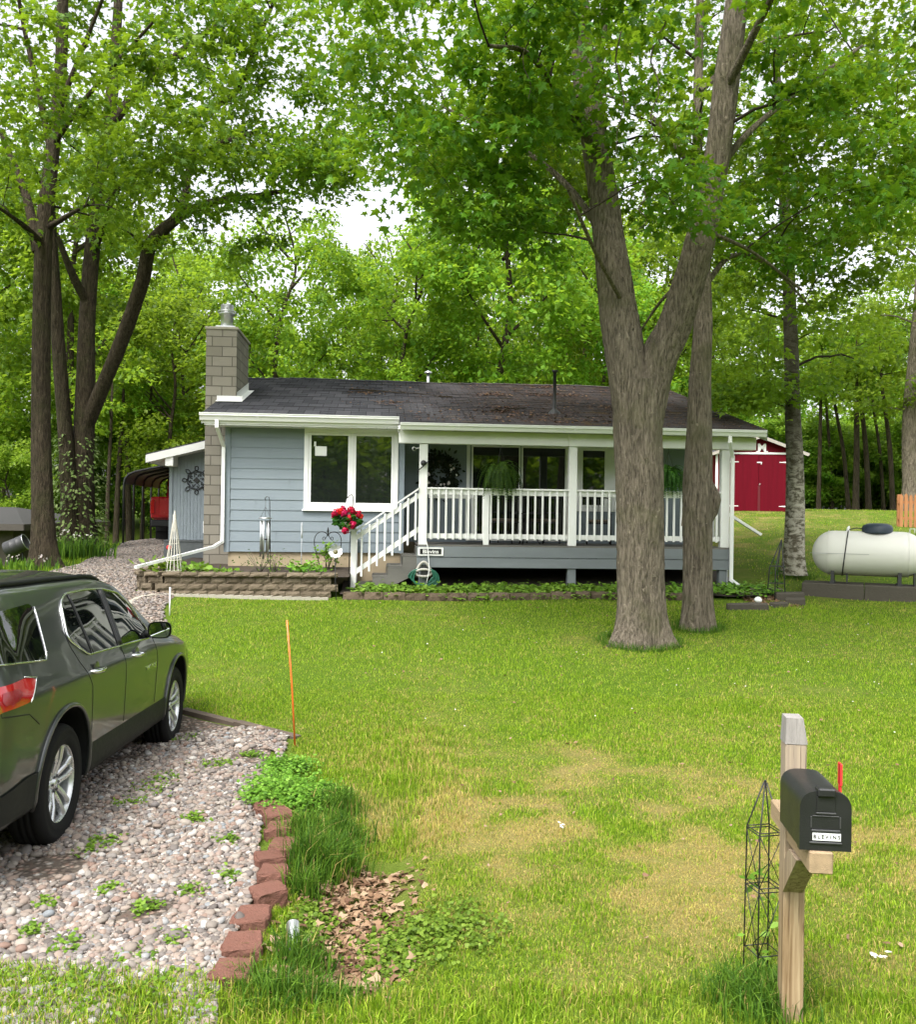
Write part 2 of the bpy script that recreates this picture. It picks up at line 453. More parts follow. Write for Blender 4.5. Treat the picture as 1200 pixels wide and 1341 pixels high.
# ------------------------------------------------------------------ loose pebbles
def icos():
    p = (1+5**.5)/2
    v = np.array([(-1,p,0),(1,p,0),(-1,-p,0),(1,-p,0),(0,-1,p),(0,1,p),(0,-1,-p),(0,1,-p),(p,0,-1),(p,0,1),(-p,0,-1),(-p,0,1)], float)
    v /= np.linalg.norm(v[0])
    f = [(0,11,5),(0,5,1),(0,1,7),(0,7,10),(0,10,11),(1,5,9),(5,11,4),(11,10,2),(10,7,6),(7,1,8),(3,9,4),(3,4,2),(3,2,6),(3,6,8),(3,8,9),(4,9,5),(2,4,11),(6,2,10),(8,6,7),(9,8,1)]
    v = list(map(tuple, v)); cache = {}; F = []
    def mid(a, b):
        k = (min(a, b), max(a, b))
        if k not in cache:
            q = np.array(v[a])+np.array(v[b]); q /= np.linalg.norm(q); v.append(tuple(q)); cache[k] = len(v)-1
        return cache[k]
    for a, b, c in f:
        x, y, z = mid(a, b), mid(b, c), mid(c, a); F += [(a,x,z),(b,y,x),(c,z,y),(x,y,z)]
    return np.array(v), np.array(F)
ICO_V, ICO_F = icos()
def pebble_mat():
    t = NT('pebbles'); r = t.attr('rnd'); o = t.obj()
    c = t.ramp(r, [(0, (.06,.055,.05)), (.14, (.15,.135,.125)), (.3, (.22,.195,.165)), (.45, (.26,.195,.155)), (.58, (.15,.145,.145)), (.7, (.34,.305,.26)), (.82, (.19,.115,.085)), (.92, (.48,.45,.41)), (1, (.18,.21,.23))])
    n = t.noise(o, 55, 4, .65)
    c = t.mix(t.math('MULTIPLY', n, .45), c, (.20,.16,.14))
    return t.done(t.bsdf(c, .72, t.bump(n, .25, .006), spec=.25))
M['pebble'] = pebble_mat()
def pebbles(name, P, S, rnd, mat, parent=None):
    n = len(P); r = np.random.default_rng(5)
    k = len(ICO_V)
    sx = S*r.uniform(.8, 1.25, n); sy = S*r.uniform(.65, 1.0, n); sz = S*r.uniform(.42, .72, n)
    jit = 1 + .22*(r.random((24, k))-.5)
    base = ICO_V[None]*jit[r.integers(0, 24, n)][..., None]
    a = r.uniform(0, 2*PI, n); ti = r.normal(0, .28, n)
    q = base*np.stack([sx, sy, sz], 1)[:, None, :]
    c, s_ = np.cos(ti)[:, None], np.sin(ti)[:, None]
    x, y, z = q[..., 0], q[..., 1], q[..., 2]
    x, z = x*c - z*s_, x*s_ + z*c
    c, s_ = np.cos(a)[:, None], np.sin(a)[:, None]
    x, y = x*c - y*s_, x*s_ + y*c
    V = np.stack([x, y, z], -1) + P[:, None, :]
    F = (ICO_F[None] + (np.arange(n)*k)[:, None, None]).reshape(-1, 3)
    return np_mesh(name, V.reshape(-1, 3), F, mat, parent, {'rnd': np.repeat(rnd, len(ICO_F))}, smooth=True)
n = 56000
py = 3.6 + 5.6*rng.random(n)**1.35
xr = drive_right(py) - .03
xl = -.56*py - .15
px_ = xl + (xr-xl)*rng.random(n)
size = np.clip(rng.lognormal(-4.34, .36, n), .006, .036)*(1+.02*(py-4))
pz = H(px_, py) + .02 + size*rng.uniform(0.05, .75, n)
keep = (vnoise(px_, py, 2.4, 9) < 1.0) & (py > 3.75+.62*vnoise(px_, py, 4, 14)-.25*rng.random(n))
P = np.stack([px_, py, pz], 1)[keep]
# a few spilled over the lawn edge
pb = pebbles('gravel', P, size[keep], rng.random(keep.sum()), M['pebble'])
tag(pb, 'loose pink, grey and tan river pebbles on the parking pad', 'gravel', kind='stuff')
n = 16000
py = 13.5 + 14*rng.random(n)**1.2
xl = np.maximum(drive_left(py), -.53*py); xr = drive_right(py)-.05
px_ = xl + (xr-xl)*rng.random(n)
size = rng.uniform(.012, .034, n)
pz = H(px_, py) + .02 + size*.3
pb2 = pebbles('gravel', np.stack([px_, py, pz], 1), size, rng.random(n)*.75, M['pebble'])
tag(pb2, 'dusty gravel on the drive beside the block planter', 'gravel', kind='stuff')

# ------------------------------------------------------------------ leaves
def leaf_template(kind):
    if kind == 'maple':      # fan from a centre, five lobes
        o = [(0,0),(.36,.02),(.24,.24),(.55,.50),(.20,.52),(0,1),(-.20,.52),(-.55,.50),(-.24,.24),(-.36,.02)]
        v = [(0,.36)]+o; f = [(0, 1+i, 1+(i+1) % 10) for i in range(10)]
    elif kind == 'maple5':   # coarser maple outline
        o = [(0,0),(.50,.30),(.17,.52),(0,1),(-.17,.52),(-.50,.30)]
        v = o; f = [(0,1,2),(0,2,4),(2,3,4),(0,4,5)]
    elif kind == 'oval':
        o = [(0,0),(.26,.32),(.2,.68),(0,1),(-.2,.68),(-.26,.32)]
        v = o; f = [(0,1,5),(1,2,5),(2,4,5),(2,3,4)]
    elif kind == 'round':
        o = [(math.sin(a)*.5, .5-.5*math.cos(a)) for a in np.linspace(0, 2*PI, 8)[:-1]]
        v = o; f = [(0, i, i+1) for i in range(1, 6)]
    else:                    # diamond
        v = [(0,0),(.36,.45),(0,1),(-.36,.45)]; f = [(0,1,2),(0,2,3)]
    v = np.array([(x, y, -.22*(abs(x)*1.4)**1.5-.12*y*y) for x, y in v], float)
    return v, np.array(f)
def norm(a): return a/np.maximum(np.linalg.norm(a, axis=-1, keepdims=True), 1e-9)
def leaves(name, P, A, N, S, kind, mat, parent=None, rnd=None):
    """P positions, A axis (base to tip), N face normal, S length"""
    tv, tf = leaf_template(kind); n = len(P)
    A = norm(A); N = norm(N - A*(N*A).sum(1, keepdims=True)); B = np.cross(A, N)
    V = P[:, None, :] + S[:, None, None]*(tv[None, :, 0, None]*B[:, None, :] + tv[None, :, 1, None]*A[:, None, :] + tv[None, :, 2, None]*N[:, None, :])
    F = (tf[None] + (np.arange(n)*len(tv))[:, None, None]).reshape(-1, 3)
    r = np.random.default_rng(n).random(n) if rnd is None else rnd
    return np_mesh(name, V.reshape(-1, 3), F, mat, parent, {'rnd': np.repeat(r, len(tf))})
def rand_dirs(n, r, zlo=-.5, zhi=.3):
    a = r.uniform(0, 2*PI, n); z = r.uniform(zlo, zhi, n)
    return np.stack([np.cos(a), np.sin(a), z], 1)

# ------------------------------------------------------------------ grass
def grass_mat(name='grass_blades', dark=(.070,.160,.006), mid=(.195,.325,.012), light=(.37,.50,.04), straw=(.64,.48,.17)):
    t = NT(name); r = t.attr('rnd'); d = t.attr('dry')
    g = t.ramp(r, [(0, dark), (.5, mid), (1, light)])
    s_ = t.mix(r, [x*.6 for x in straw], straw)
    c = t.mix(d, g, s_)
    df = t.bsdf(c, .55, None, 0, .25)
    tr = t.n('ShaderNodeBsdfTranslucent', {'Color': c}).outputs[0]
    mx = t.n('ShaderNodeMixShader', {0: .35}); t.set(mx.inputs[1], df); t.set(mx.inputs[2], tr)
    return t.done(mx.outputs[0])
M['grass'] = grass_mat()
def blades(name, x, y, z, h, wd, mat, dry, seg=2, lean=.45, parent=None, seed=3):
    n = len(x); r = np.random.default_rng(seed)
    a = r.uniform(0, 2*PI, n); b = r.uniform(0, 2*PI, n)
    side = np.stack([np.cos(a), np.sin(a), np.zeros(n)], 1)*wd[:, None]/2
    ln = np.abs(r.normal(0, lean, n))
    ld = np.stack([np.cos(b), np.sin(b), np.zeros(n)], 1)*(ln*h)[:, None]
    base = np.stack([x, y, z], 1); up = np.array([0, 0, 1.])
    rd = r.random(n)
    if seg == 1:
        V = np.stack([base-side, base+side, base+ld+up*h[:, None]], 1)
        F = np.arange(3*n).reshape(n, 3); k = 1
    else:
        m = base+ld*.35+up*(h*.62)[:, None]; tip = base+ld*1.15+up*(h*np.maximum(.75, 1-.3*ln))[:, None]
        V = np.stack([base-side, base+side, m-side*.75, m+side*.75, tip], 1)
        f = np.array([(0,1,3),(0,3,2),(2,3,4)])
        F = (f[None]+(np.arange(n)*5)[:, None, None]).reshape(-1, 3); k = 3
    return np_mesh(name, V.reshape(-1, 3), F, mat, parent, {'rnd': np.repeat(rd, k), 'dry': np.repeat(dry, k)})
BED = lambda x, y: (y > 16.06+.0837*(x+4.5)) & (x > -5.8) & (x < 6.3)      # beds, house and porch
TREES = [(2.68, 13.2, .55), (3.85, 14.35, .36), (7.1, 19.5, .34)]
def on_lawn(x, y):
    m = (x > drive_right(y)+.03) & ~BED(x, y)
    m &= ~((y > 16.06+.0837*(x+4.5)) & (x < 6.0) & (y < 34))
    for tx, ty, tr in TREES: m &= (x-tx)**2+(y-ty)**2 > tr*tr
    m &= ~((np.abs(x+.5-.02*(y-5)) < .27+.06*np.sin(7*y)) & (y > 4.55) & (y < 6.15))        # leaf filled ditch
    m &= np.abs(x) < .54*y+.3
    return m
def scatter(n, y0, y1, p=1.0):
    """points spread over the seen wedge"""
    y = np.sqrt(y0*y0+(y1*y1-y0*y0)*rng.random(n)); x = (rng.random(n)-.5)*2*(.54*y+.2)
    k = on_lawn(x, y); return x[k], y[k]
def lawn(n, y0, y1, hh, ww, seg):
    x, y = scatter(n, y0, y1); d = dryness(x, y)
    thin = rng.random(len(x)) > .35*d
    x, y, d = x[thin], y[thin], d[thin]
    m = len(x)
    lush = vnoise(x, y, 1.7, 21)*.45+vnoise(x, y, 21, 22)*.35+vnoise(x, y, 9, 23)*.2
    h = hh*(.5+.85*rng.random(m)**1.5)*(1-.35*d)*(.35+1.35*lush)
    tall = np.exp(-((x+.35)/.38)**2)*(y > 6.2)*(y < 9.2) + (y < 4.25)*.55    # unmown strip beside the pad and by the road
    h = h*(1+1.5*tall)
    dr = np.clip((rng.random(m) < d*.85)*(.55+.45*rng.random(m)) + (rng.random(m) < .06)*.6 + .5*np.clip(.6-lush, 0, 1)*rng.random(m), 0, 1)
    return x, y, H(x, y)-.004, h, ww*(.7+.6*rng.random(m)), dr
parts = [lawn(210000, 3.45, 6.6, .034, .0050, 2), lawn(210000, 6.6, 10.5, .034, .0065, 2)]
far = [lawn(200000, 10.5, 17, .036, .010, 1), lawn(70000, 17, 34, .045, .018, 1)]
cat = lambda L: [np.concatenate(c) for c in zip(*L)]
x, y, z, h, wd, d = cat(parts)
g1 = blades('grass', x, y, z, h, wd, M['grass'], d, 2)
tag(g1, 'short mown grass with straw coloured dry patches near the mailbox', 'grass', kind='stuff')
x, y, z, h, wd, d = cat(far)
g2 = blades('grass', x, y, z, h, wd, M['grass'], d, 1)
tag(g2, 'bright green grass in front of the porch and up the back slope', 'grass', kind='stuff')
# ================================================================== HOUSE (local frame: u right, v back, z up)
HA = R(4.8); HO = Vector((-4.54, 18.0, 0))
HM = Matrix.Translation(HO) @ Matrix.Rotation(HA, 4, 'Z')
def hp(u, v, z=0): return HM @ Vector((u, v, z))
def hz(u, v):
    p = hp(u, v); return h1(p.x, p.y)

def siding_mat():
    t = NT('blue_siding'); o = t.obj()
    n = t.noise(t.mapping(o, (1, 1, 8)), 3, 5, .6); n2 = t.noise(t.mapping(o, (6, 6, 60)), 3, 4, .6)
    c = t.mix(n, (.185,.225,.255), (.225,.263,.292))
    st = t.ramp(t.noise(t.mapping(o, (3, 3, .5)), 1.5, 5, .7), [(.5, (0,0,0)), (.8, (1,1,1))])
    c = t.mix(t.math('MULTIPLY', st, .18), c, (.16,.20,.23))
    return t.done(t.bsdf(c, .55, t.bump(n2, .12, .004), spec=.35))
M['siding'] = siding_mat()
M['wing_siding'] = plain('grey_blue_panel', (.235,.275,.305), .6, .08, 3, .1, 50, dirt=.15)
def shingle_mat():
    t = NT('roof_shingles'); uv = t.uv()
    b = t.n('ShaderNodeTexBrick', {'Vector': uv, 'Scale': 1.0, 'Color1': (0,0,0,1), 'Color2': (1,1,1,1), 'Mortar': (.2,.2,.2,1), 'Mortar Size': .006, 'Brick Width': .30, 'Row Height': .13, 'Bias': 0.0}, offset=.5)
    br = b.outputs['Color']; mo = b.outputs['Fac']
    o = t.obj()
    n = t.noise(o, 45, 4, .7); n2 = t.noise(o, 1.1, 5, .65)
    c = t.mix(br, (.052,.054,.062), (.115,.115,.126))
    c = t.mix(t.math('MULTIPLY', n, .6), c, (.03,.03,.034))
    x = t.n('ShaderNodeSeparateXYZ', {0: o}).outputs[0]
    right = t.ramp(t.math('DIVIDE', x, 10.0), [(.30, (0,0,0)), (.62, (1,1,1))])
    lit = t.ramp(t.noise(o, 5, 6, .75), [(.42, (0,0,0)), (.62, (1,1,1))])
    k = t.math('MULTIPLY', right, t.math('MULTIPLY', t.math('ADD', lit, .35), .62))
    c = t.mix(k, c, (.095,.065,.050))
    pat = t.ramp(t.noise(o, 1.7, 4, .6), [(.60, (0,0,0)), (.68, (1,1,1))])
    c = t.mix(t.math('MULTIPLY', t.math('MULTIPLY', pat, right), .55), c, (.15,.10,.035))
    c = t.mix(mo, c, (.012,.012,.014))
    wob = t.noise(o, 7, 3, .6)
    hgt = t.math('ADD', t.math('MULTIPLY', t.math('SUBTRACT', 1.0, mo), .6), t.math('ADD', t.math('MULTIPLY', br, .35), t.math('MULTIPLY', wob, .8)))
    return t.done(t.bsdf(c, .92, t.bump(hgt, .9, .02, t.bump(n, .3, .006)), spec=.2))
M['shingles'] = shingle_mat()
def block_mat(name, c1, c2, mortar, bw=.41, rh=.205, ms=.006, bstr=.5):
    t = NT(name); uv = t.uv(); o = t.obj()
    b = t.n('ShaderNodeTexBrick', {'Vector': uv, 'Scale': 1.0, 'Color1': (*c1, 1), 'Color2': (*c2, 1), 'Mortar': (*mortar, 1), 'Mortar Size': ms, 'Mortar Smooth': .2, 'Brick Width': bw, 'Row Height': rh}, offset=.5)
    n = t.noise(o, 30, 5, .7); n2 = t.noise(o, 1.3, 4, .6)
    c = t.mix(t.math('MULTIPLY', n, .35), b.outputs['Color'], [x*.6 for x in c1])
    c = t.mix(t.math('MULTIPLY', n2, .3), c, [x*.55 for x in c2])
    hgt = t.math('ADD', t.math('SUBTRACT', 1.0, b.outputs['Fac']), t.math('MULTIPLY', n, .25))
    return t.done(t.bsdf(c, .9, t.bump(hgt, bstr, .012), spec=.2))
M['block'] = block_mat('chimney_block', (.31,.285,.235), (.225,.205,.165), (.10,.09,.075), ms=.010, bstr=.8)

house = empty('house', HO, HA, 'single storey blue lap sided house with a white railed porch and dark shingle roof', 'house')
SZ0, SZ1 = 1.365, 4.0
def siding(mb, u0, u1, v, z0, z1, e=.205, face='front'):
    z = z0
    while z < z1-.01:
        zt = min(z+e, z1)
        if face == 'front': P = [(u0, v-.016, z), (u1, v-.016, z), (u1, v-.003, zt), (u0, v-.003, zt)]; Q = [(u0, v, z), (u1, v, z)]
        elif face == 'right': P = [(v+.016, u0, z), (v+.016, u1, z), (v+.003, u1, zt), (v+.003, u0, zt)]; Q = [(v, u0, z), (v, u1, z)]
        else: P = [(v-.016, u1, z), (v-.016, u0, z), (v-.003, u0, zt), (v-.003, u1, zt)]; Q = [(v, u1, z), (v, u0, z)]
        mb.add(P, [(0,1,2,3)]); mb.add([Q[0], Q[1], P[1], P[0]], [(0,1,2,3)])
        z = zt
UL, UR, VB, VREC, UREC = 0.0, 9.62, 9.4, 0.9, 3.42
PZ = 1.57                      # porch floor
mb = MB()
siding(mb, UL, UREC, 0, SZ0, SZ1)
siding(mb, UREC, UR, VREC, PZ, 3.9)
siding(mb, VREC, VB, UR, PZ-.2, 4.0, face='right')
siding(mb, 0, VB, UL, SZ0, 4.0, face='left')
mb.box(UREC-.004, UREC+.002, .01, VREC, PZ, SZ1)
for k, u in ((1, .95), (3, 2.6), (4, .55), (6, 1.2), (9, .8), (2, 3.05)): mb.box(u, u+.004, -.0165+.001*k*0, -.004, SZ0+.205*k+.002, SZ0+.205*k+.19)
mb.box(UL+.02, UR-.02, VB-.02, VB, SZ0, SZ1)
# gable triangles
for u, s in ((UL+.005, -1), (UR-.005, 1)):
    mb.add([(u, .1, 4.0), (u, VB, 4.0), (u, 5.0, 5.3)], [(0,1,2) if s > 0 else (2,1,0)])
mb.build('wall', M['siding'], house)
for (a, b, c, d, e) in ((-.05, .055, -.03, .02, SZ0-.01), (UREC-.02, UREC+.05, -.03, .03, SZ0-.01), (UR-.06, UR+.03, VREC-.03, VREC+.04, PZ)):
    mb = MB(); mb.box(a, b, c, d, e, 3.9); mb.build('corner_board', M['siding'], house)
mb = MB()
mb.box(UL+.03, UREC, .03, .3, .2, SZ0+.01); mb.box(UREC-.2, UR-.03, VREC+.03, VREC+.3, .2, PZ-.01)
mb.box(UR-.3, UR-.03, VREC+.3, VB-.04, .2, PZ-.2); mb.box(UL+.03, UL+.3, .3, VB-.04, .2, SZ0)
mb.build('foundation', M['tan_foundation'], house)

# ---- roof: one slope in front, one behind; the porch part reaches further forward
def rz(v): return 4.03 + .258*(v+.5)
UE0, UE1, VR, VE = -.42, 10.47, 5.3, -.5
EP = 3.34; VP = -1.1
mb = MB()
def slab(mb, quad, t=.045):
    P = [Vector(p) for p in quad]; n = (P[1]-P[0]).cross(P[3]-P[0]).normalized()
    if n.z < 0: n = -n
    Q = [p-n*t for p in P]
    mb.add(P+Q, [(0,1,2,3), (7,6,5,4), (0,4,5,1), (1,5,6,2), (2,6,7,3), (3,7,4,0)])
CH = (-.635, 0.0, 1.0, 2.67)   # chimney u0,u1,v0,v1
NSEG = 26
def sag(u, v): return .012*math.sin(u*1.1)+.008*math.sin(u*2.7+v)
def roof_strip(u0, u1, v0, v1):
    nu = max(1, int((u1-u0)/.42)); nv = max(1, int((v1-v0)/.13)); V = []; F = []
    for j in range(nv):                      # each shingle course is a step
        a = v0+(v1-v0)*j/nv; b = v0+(v1-v0)*(j+1)/nv; k = len(V)
        for i in range(nu+1):
            u = u0+(u1-u0)*i/nu
            wv = .012*math.sin(u*7.3+j*2.1)*math.sin(u*2.9-j)
            V += [(u, a, rz(a)+sag(u, a)+.013+.004*math.sin(u*9+j*3)), (u, b+.02, rz(b)+sag(u, b)+.001), (u, a, rz(a)+sag(u, a)-.004)]
        for i in range(nu):
            p = k+3*i; F += [(p, p+3, p+4, p+1), (p+2, p+5, p+3, p)]
    mb.add(V, F)
roof_strip(UE0, EP, VE, CH[2]); roof_strip(EP, UE1, VP, CH[2])
roof_strip(CH[1]+.01, UE1, CH[2], CH[3]); roof_strip(UE0, UE1, CH[3], VR)
slab(mb, [(UE0, 2*VR-VE, 4.03), (UE1, 2*VR-VE, 4.03), (UE1, VR, rz(VR)), (UE0, VR, rz(VR))])
# underside
slab(mb, [(UE0, VE, 4.02), (EP, VE, 4.02), (EP, CH[2], rz(CH[2])-.012), (UE0, CH[2], rz(CH[2])-.012)], .05)
slab(mb, [(EP, VP, rz(VP)-.012), (UE1, VP, rz(VP)-.012), (UE1, CH[2], rz(CH[2])-.012), (EP, CH[2], rz(CH[2])-.012)], .05)
slab(mb, [(CH[1]+.01, CH[2], rz(CH[2])-.012), (UE1, CH[2], rz(CH[2])-.012), (UE1, CH[3], rz(CH[3])-.012), (CH[1]+.01, CH[3], rz(CH[3])-.012)], .05)
slab(mb, [(UE0, CH[3], rz(CH[3])-.012), (UE1, CH[3], rz(CH[3])-.012), (UE1, VR, rz(VR)-.012), (UE0, VR, rz(VR)-.012)], .05)
roof = mb.build('roof', M['shingles'], house)
mb = MB()   # ridge cap
for i in range(40):
    a = UE0+(UE1-UE0)*i/40; b = a+(UE1-UE0)/40+.03; z = rz(VR)+.012+sag(a, VR)
    mb.add([(a, VR-.14, z-.022), (b, VR-.14, z-.03), (b, VR, z+.006), (a, VR, z+.014), (a, VR+.14, z-.022), (b, VR+.14, z-.03)], [(0,1,2,3), (3,2,5,4)])
mb.build('ridge_cap', M['shingles'], roof)

# ---- gutters: K profile
def gutter(u0, u1, v, ztop, h=.13, d=.12):
    mb = MB()
    pr = [(v, ztop-h), (v-d*.55, ztop-h), (v-d*.75, ztop-h*.55), (v-d, ztop-h*.35), (v-d, ztop-.012), (v-d-.012, ztop-.012), (v-d-.012, ztop), (v-d+.01, ztop), (v-d+.012, ztop-h*.4), (v-.01, ztop-h+.02), (v-.008, ztop), (v, ztop)]
    n = len(pr)
    P = [(u0, a, b) for a, b in pr]+[(u1, a, b) for a, b in pr]
    F = [(i, (i+1) % n, n+(i+1) % n, n+i) for i in range(n)] + [tuple(range(n))[::-1], tuple(range(n, 2*n))]
    mb.add(P, F)
    for k in range(int((u1-u0)/2.2)): mb.box(u0+1.1+k*2.2-.004, u0+1.1+k*2.2+.004, v-d-.014, v-d-.0125, ztop-.10, ztop)
    return mb.build('gutter', M['white_vinyl'], house, fix=True)
gutter(UE0-.02, EP, VE-.012, 4.02, .14)
gutter(EP+.01, UE1-.06, VP-.012, rz(VP)-.02, .125)
mb = MB()     # fascia and soffits
mb.box(UE0, EP-.01, VE-.010, VE+.012, 3.83, 3.985)
mb.box(EP, UE1-.02, VP-.010, VP+.012, 3.735, rz(VP)-.062)
mb.box(EP-.022, EP-.002, VP, VE+.3, 3.735, rz(VP)-.07)
mb.add([(UE0, VE, 3.98), (UE0, VR, rz(VR)-.08), (UE0, VR, rz(VR)-.26), (UE0, VE, 3.80)], [(0,1,2,3)])
mb.add([(UE1, VP, rz(VP)-.06), (UE1, VP, rz(VP)-.22), (UE1, VR, rz(VR)-.26), (UE1, VR, rz(VR)-.08)], [(0,1,2,3)])
mb.build('fascia', M['white_vinyl'], house)
mb = MB()
for k in range(18):      # vented soffit panels left of the porch
    a = UE0+.05+k*.205; mb.box(a, a+.20, VE+.013, -.018, 3.80+.002*(k % 2), 3.83)
for k in range(33):      # porch ceiling boards
    a = UREC+.1+k*.21; mb.box(a, min(a+.205, UE1-.1), -.64, VREC-.02, 3.68+.003*(k % 2), 3.72)
for k in range(30):      # gable soffit
    v = VREC+.05+k*.135; zz = rz(v)-.10; mb.box(UR+.02, UE1-.02, v, v+.13, zz, zz+.02+.004*(k % 2))
mb.build('soffit', M['white_vinyl'], house)

# ---- chimney
mb = MB(); mb.box(CH[0], CH[1]-.012, CH[2], CH[3], .5, 5.90)
chim = mb.build('chimney', M['block'], house)
me = chim.data
for l in me.uv_layers[0].data: l.uv = (l.uv[0]+.1, l.uv[1]-.02)
mb = MB(); mb.bbox(CH[0]-.025, CH[1]+.022, CH[2]-.025, CH[3]+.025, 5.905, 5.965, .012)
mb.build('chimney_cap', M['concrete'], chim)
mb = MB()
Mt = Matrix.Translation((-.30, 1.5, 0))
mb.box(-.50, -.10, 1.3, 1.7, 5.966, 6.05)
mb.lathe([(.13, 6.05), (.13, 6.30), (.17, 6.31), (.17, 6.35), (.135, 6.36), (.135, 6.52), (0, 6.53)], 20, Mt)
mb.lathe([(.19, 6.36), (.20, 6.375), (.19, 6.39)], 20, Mt)
mb.build('flue_pipe', M['galv'], chim)
mb = MB()     # white flashing up the roof side of the chimney and across its front
n = 8
for i in range(n):
    a = CH[2]+(CH[3]-CH[2])*i/n; b = CH[2]+(CH[3]-CH[2])*(i+1)/n
    mb.add([(CH[1]+.004, a, rz(a)+.02), (CH[1]+.004, b, rz(b)+.02), (CH[1]+.004, b, rz(b)+.20), (CH[1]+.004, a, rz(a)+.20)], [(0,1,2,3)])
    mb.add([(CH[1]+.004, a, rz(a)+.026), (CH[1]+.13, a, rz(a)+.028), (CH[1]+.13, b, rz(b)+.028), (CH[1]+.004, b, rz(b)+.026)], [(0,1,2,3)])
mb.box(-.40, CH[1]+.12, CH[2]-.014, CH[2]-.004, rz(CH[2])-.03, rz(CH[2])+.12)
mb.add([(-.41, CH[2]-.16, rz(CH[2]-.16)+.03), (.13, CH[2]-.16, rz(CH[2]-.16)+.03), (.13, CH[2], rz(CH[2])+.034), (-.41, CH[2], rz(CH[2])+.034)], [(0,1,2,3)])
mb.build('flashing', M['white_paint'], chim)

# ---- window in the front wall
def window(name, u0, u1, z0, z1, v, panes, fw=.085, proud=.035, parent=house, sash=.05, mat='glass'):
    fr = MB()
    y0, y1 = v-proud, v+.01
    fr.bbox(u0, u0+fw, y0, y1, z0, z1, .006); fr.bbox(u1-fw, u1, y0, y1, z0, z1, .006)
    fr.bbox(u0+fw, u1-fw, y0+.001, y1, z1-fw, z1, .006); fr.bbox(u0+fw, u1-fw, y0+.001, y1, z0, z0+fw, .006)
    root = fr.build(name, M['white_vinyl'], parent)
    for k, (a, b) in enumerate(panes):
        s = MB(); za, zb = z0+fw+.002, z1-fw-.002
        q0, q1 = v-.022, v-.003
        s.bbox(a, a+sash, q0, q1, za, zb, .004); s.bbox(b-sash, b, q0, q1, za, zb, .004)
        s.bbox(a+sash, b-sash, q0, q1, zb-sash, zb, .004); s.bbox(a+sash, b-sash, q0, q1, za, za+sash, .004)
        s.build('sash', M['white_vinyl'], root)
        g = MB(); g.box(a+sash-.003, b-sash+.003, v-.0215+.008, v-.006, za+sash-.003, zb-sash+.003)
        g.build('pane', M[mat], root)
    return root
wn = window('window', 1.49, 3.345, 2.215, 3.815, -.016, [(1.578, 2.40), (2.46, 3.258)])
mb = MB(); mb.bbox(2.402, 2.458, -.046, -.004, 2.302, 3.728, .005); mb.build('mullion', M['white_vinyl'], wn)
mb = MB(); mb.bbox(1.46, 3.36, -.075, -.02, 2.18, 2.213, .006); mb.build('sill', M['white_vinyl'], wn)
pane0 = [o for o in wn.children if o.name.startswith('pane')][0]
mb = MB(); mb.bbox(1.70, 1.93, -.045, -.030, 3.27, 3.46, .01); mb.box(1.68, 1.72, -.036, -.030, 3.46, 3.55); mb.build('window_lantern', M['white_vinyl'], pane0)
# patio door and window behind the porch
dr = window('patio_door', 4.80, 6.98, PZ+.03, 3.68, VREC-.016, [(4.90, 5.94), (5.96, 6.93)], fw=.07, sash=.035)
window('window', 7.14, 8.62, 2.25, 3.68, VREC-.016, [(7.23, 7.80), (7.94, 8.54)], fw=.085)
mb = MB(); mb.bbox(7.80, 7.94, VREC-.04, VREC-.004, 2.33, 3.59, .005); mb.build('door_post', M['white_vinyl'], house)

# ---- porch
porch = MB()
VF = -.8
for k in range(int((VREC-VF+.03)/.14)):
    v = VF-.03+k*.14; porch.box(3.72, 9.86, v, v+.134, PZ-.032, PZ)
deck = porch.build('porch_floor', M['grey_timber'], house)
mb = MB()
mb.bbox(3.70, 9.87, VF-.045, VF-.012, 1.335, PZ-.034, .004); mb.bbox(3.71, 9.86, VF-.035, VF-.006, 1.135, 1.328, .004)
mb.bbox(9.83, 9.865, VF-.005, VREC, 1.135, PZ-.034, .004)
for k in range(10): mb.box(3.9+k*.62, 3.94+k*.62, VF, VREC-.03, 1.16, PZ-.034)
mb.build('rim_board', M['grey_paint'], deck)
for u in (3.83, 6.72, 9.74):
    mb = MB(); mb.bbox(u-.08, u+.08, VF, VF+.15, hz(u, VF)-.1, 1.134, .006); mb.build('pier', M['grey_paint'], deck)
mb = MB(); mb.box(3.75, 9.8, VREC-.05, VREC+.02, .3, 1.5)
mb.build('under_deck_shade', M['part_and_shade_black'], deck)  # near-black panel puts the deep shade under the deck into colour
POSTS = [(3.815, .16), (6.717, .16), (9.76, .17)]
for u, wdt in POSTS:
    mb = MB(); mb.bbox(u-wdt/2, u+wdt/2, VF-.02, VF+.13, PZ-.12 if u < 5 else PZ+.001, 3.495, .008); mb.build('porch_post', M['white_paint'], house)
mb = MB()
mb.bbox(EP, 6.62, VF-.06, VF+.14, 3.50, 3.745, .006); mb.bbox(6.624, 10.35, VF-.06, VF+.14, 3.498, 3.745, .006)
mb.box(EP+.02, 10.3, VF+.02, VF+.14, 3.746, 3.80)
mb.build('porch_beam', M['white_paint'], house)
def railing(u0, u1, v, z0, z1, n, nm='railing'):
    mb = MB()
    mb.bbox(u0, u1, v-.05, v+.075, z1-.035, z1, .005)
    root = mb.build(nm, M['white_paint'], house)
    mb = MB(); mb.bbox(u0, u1, v, v+.036, z1-.135, z1-.037, .004); mb.build('upper_rail', M['white_paint'], root)
    mb = MB(); mb.bbox(u0, u1, v, v+.036, z0, z0+.095, .004); mb.build('lower_rail', M['white_paint'], root)
    for k in range(n):
        u = u0+(u1-u0)*(k+.5)/n
        b = MB(); b.bbox(u-.019, u+.019, v-.040, v-.002, z0-.02, z1-.037, .003); b.build('baluster', M['white_paint'], root)
    return root
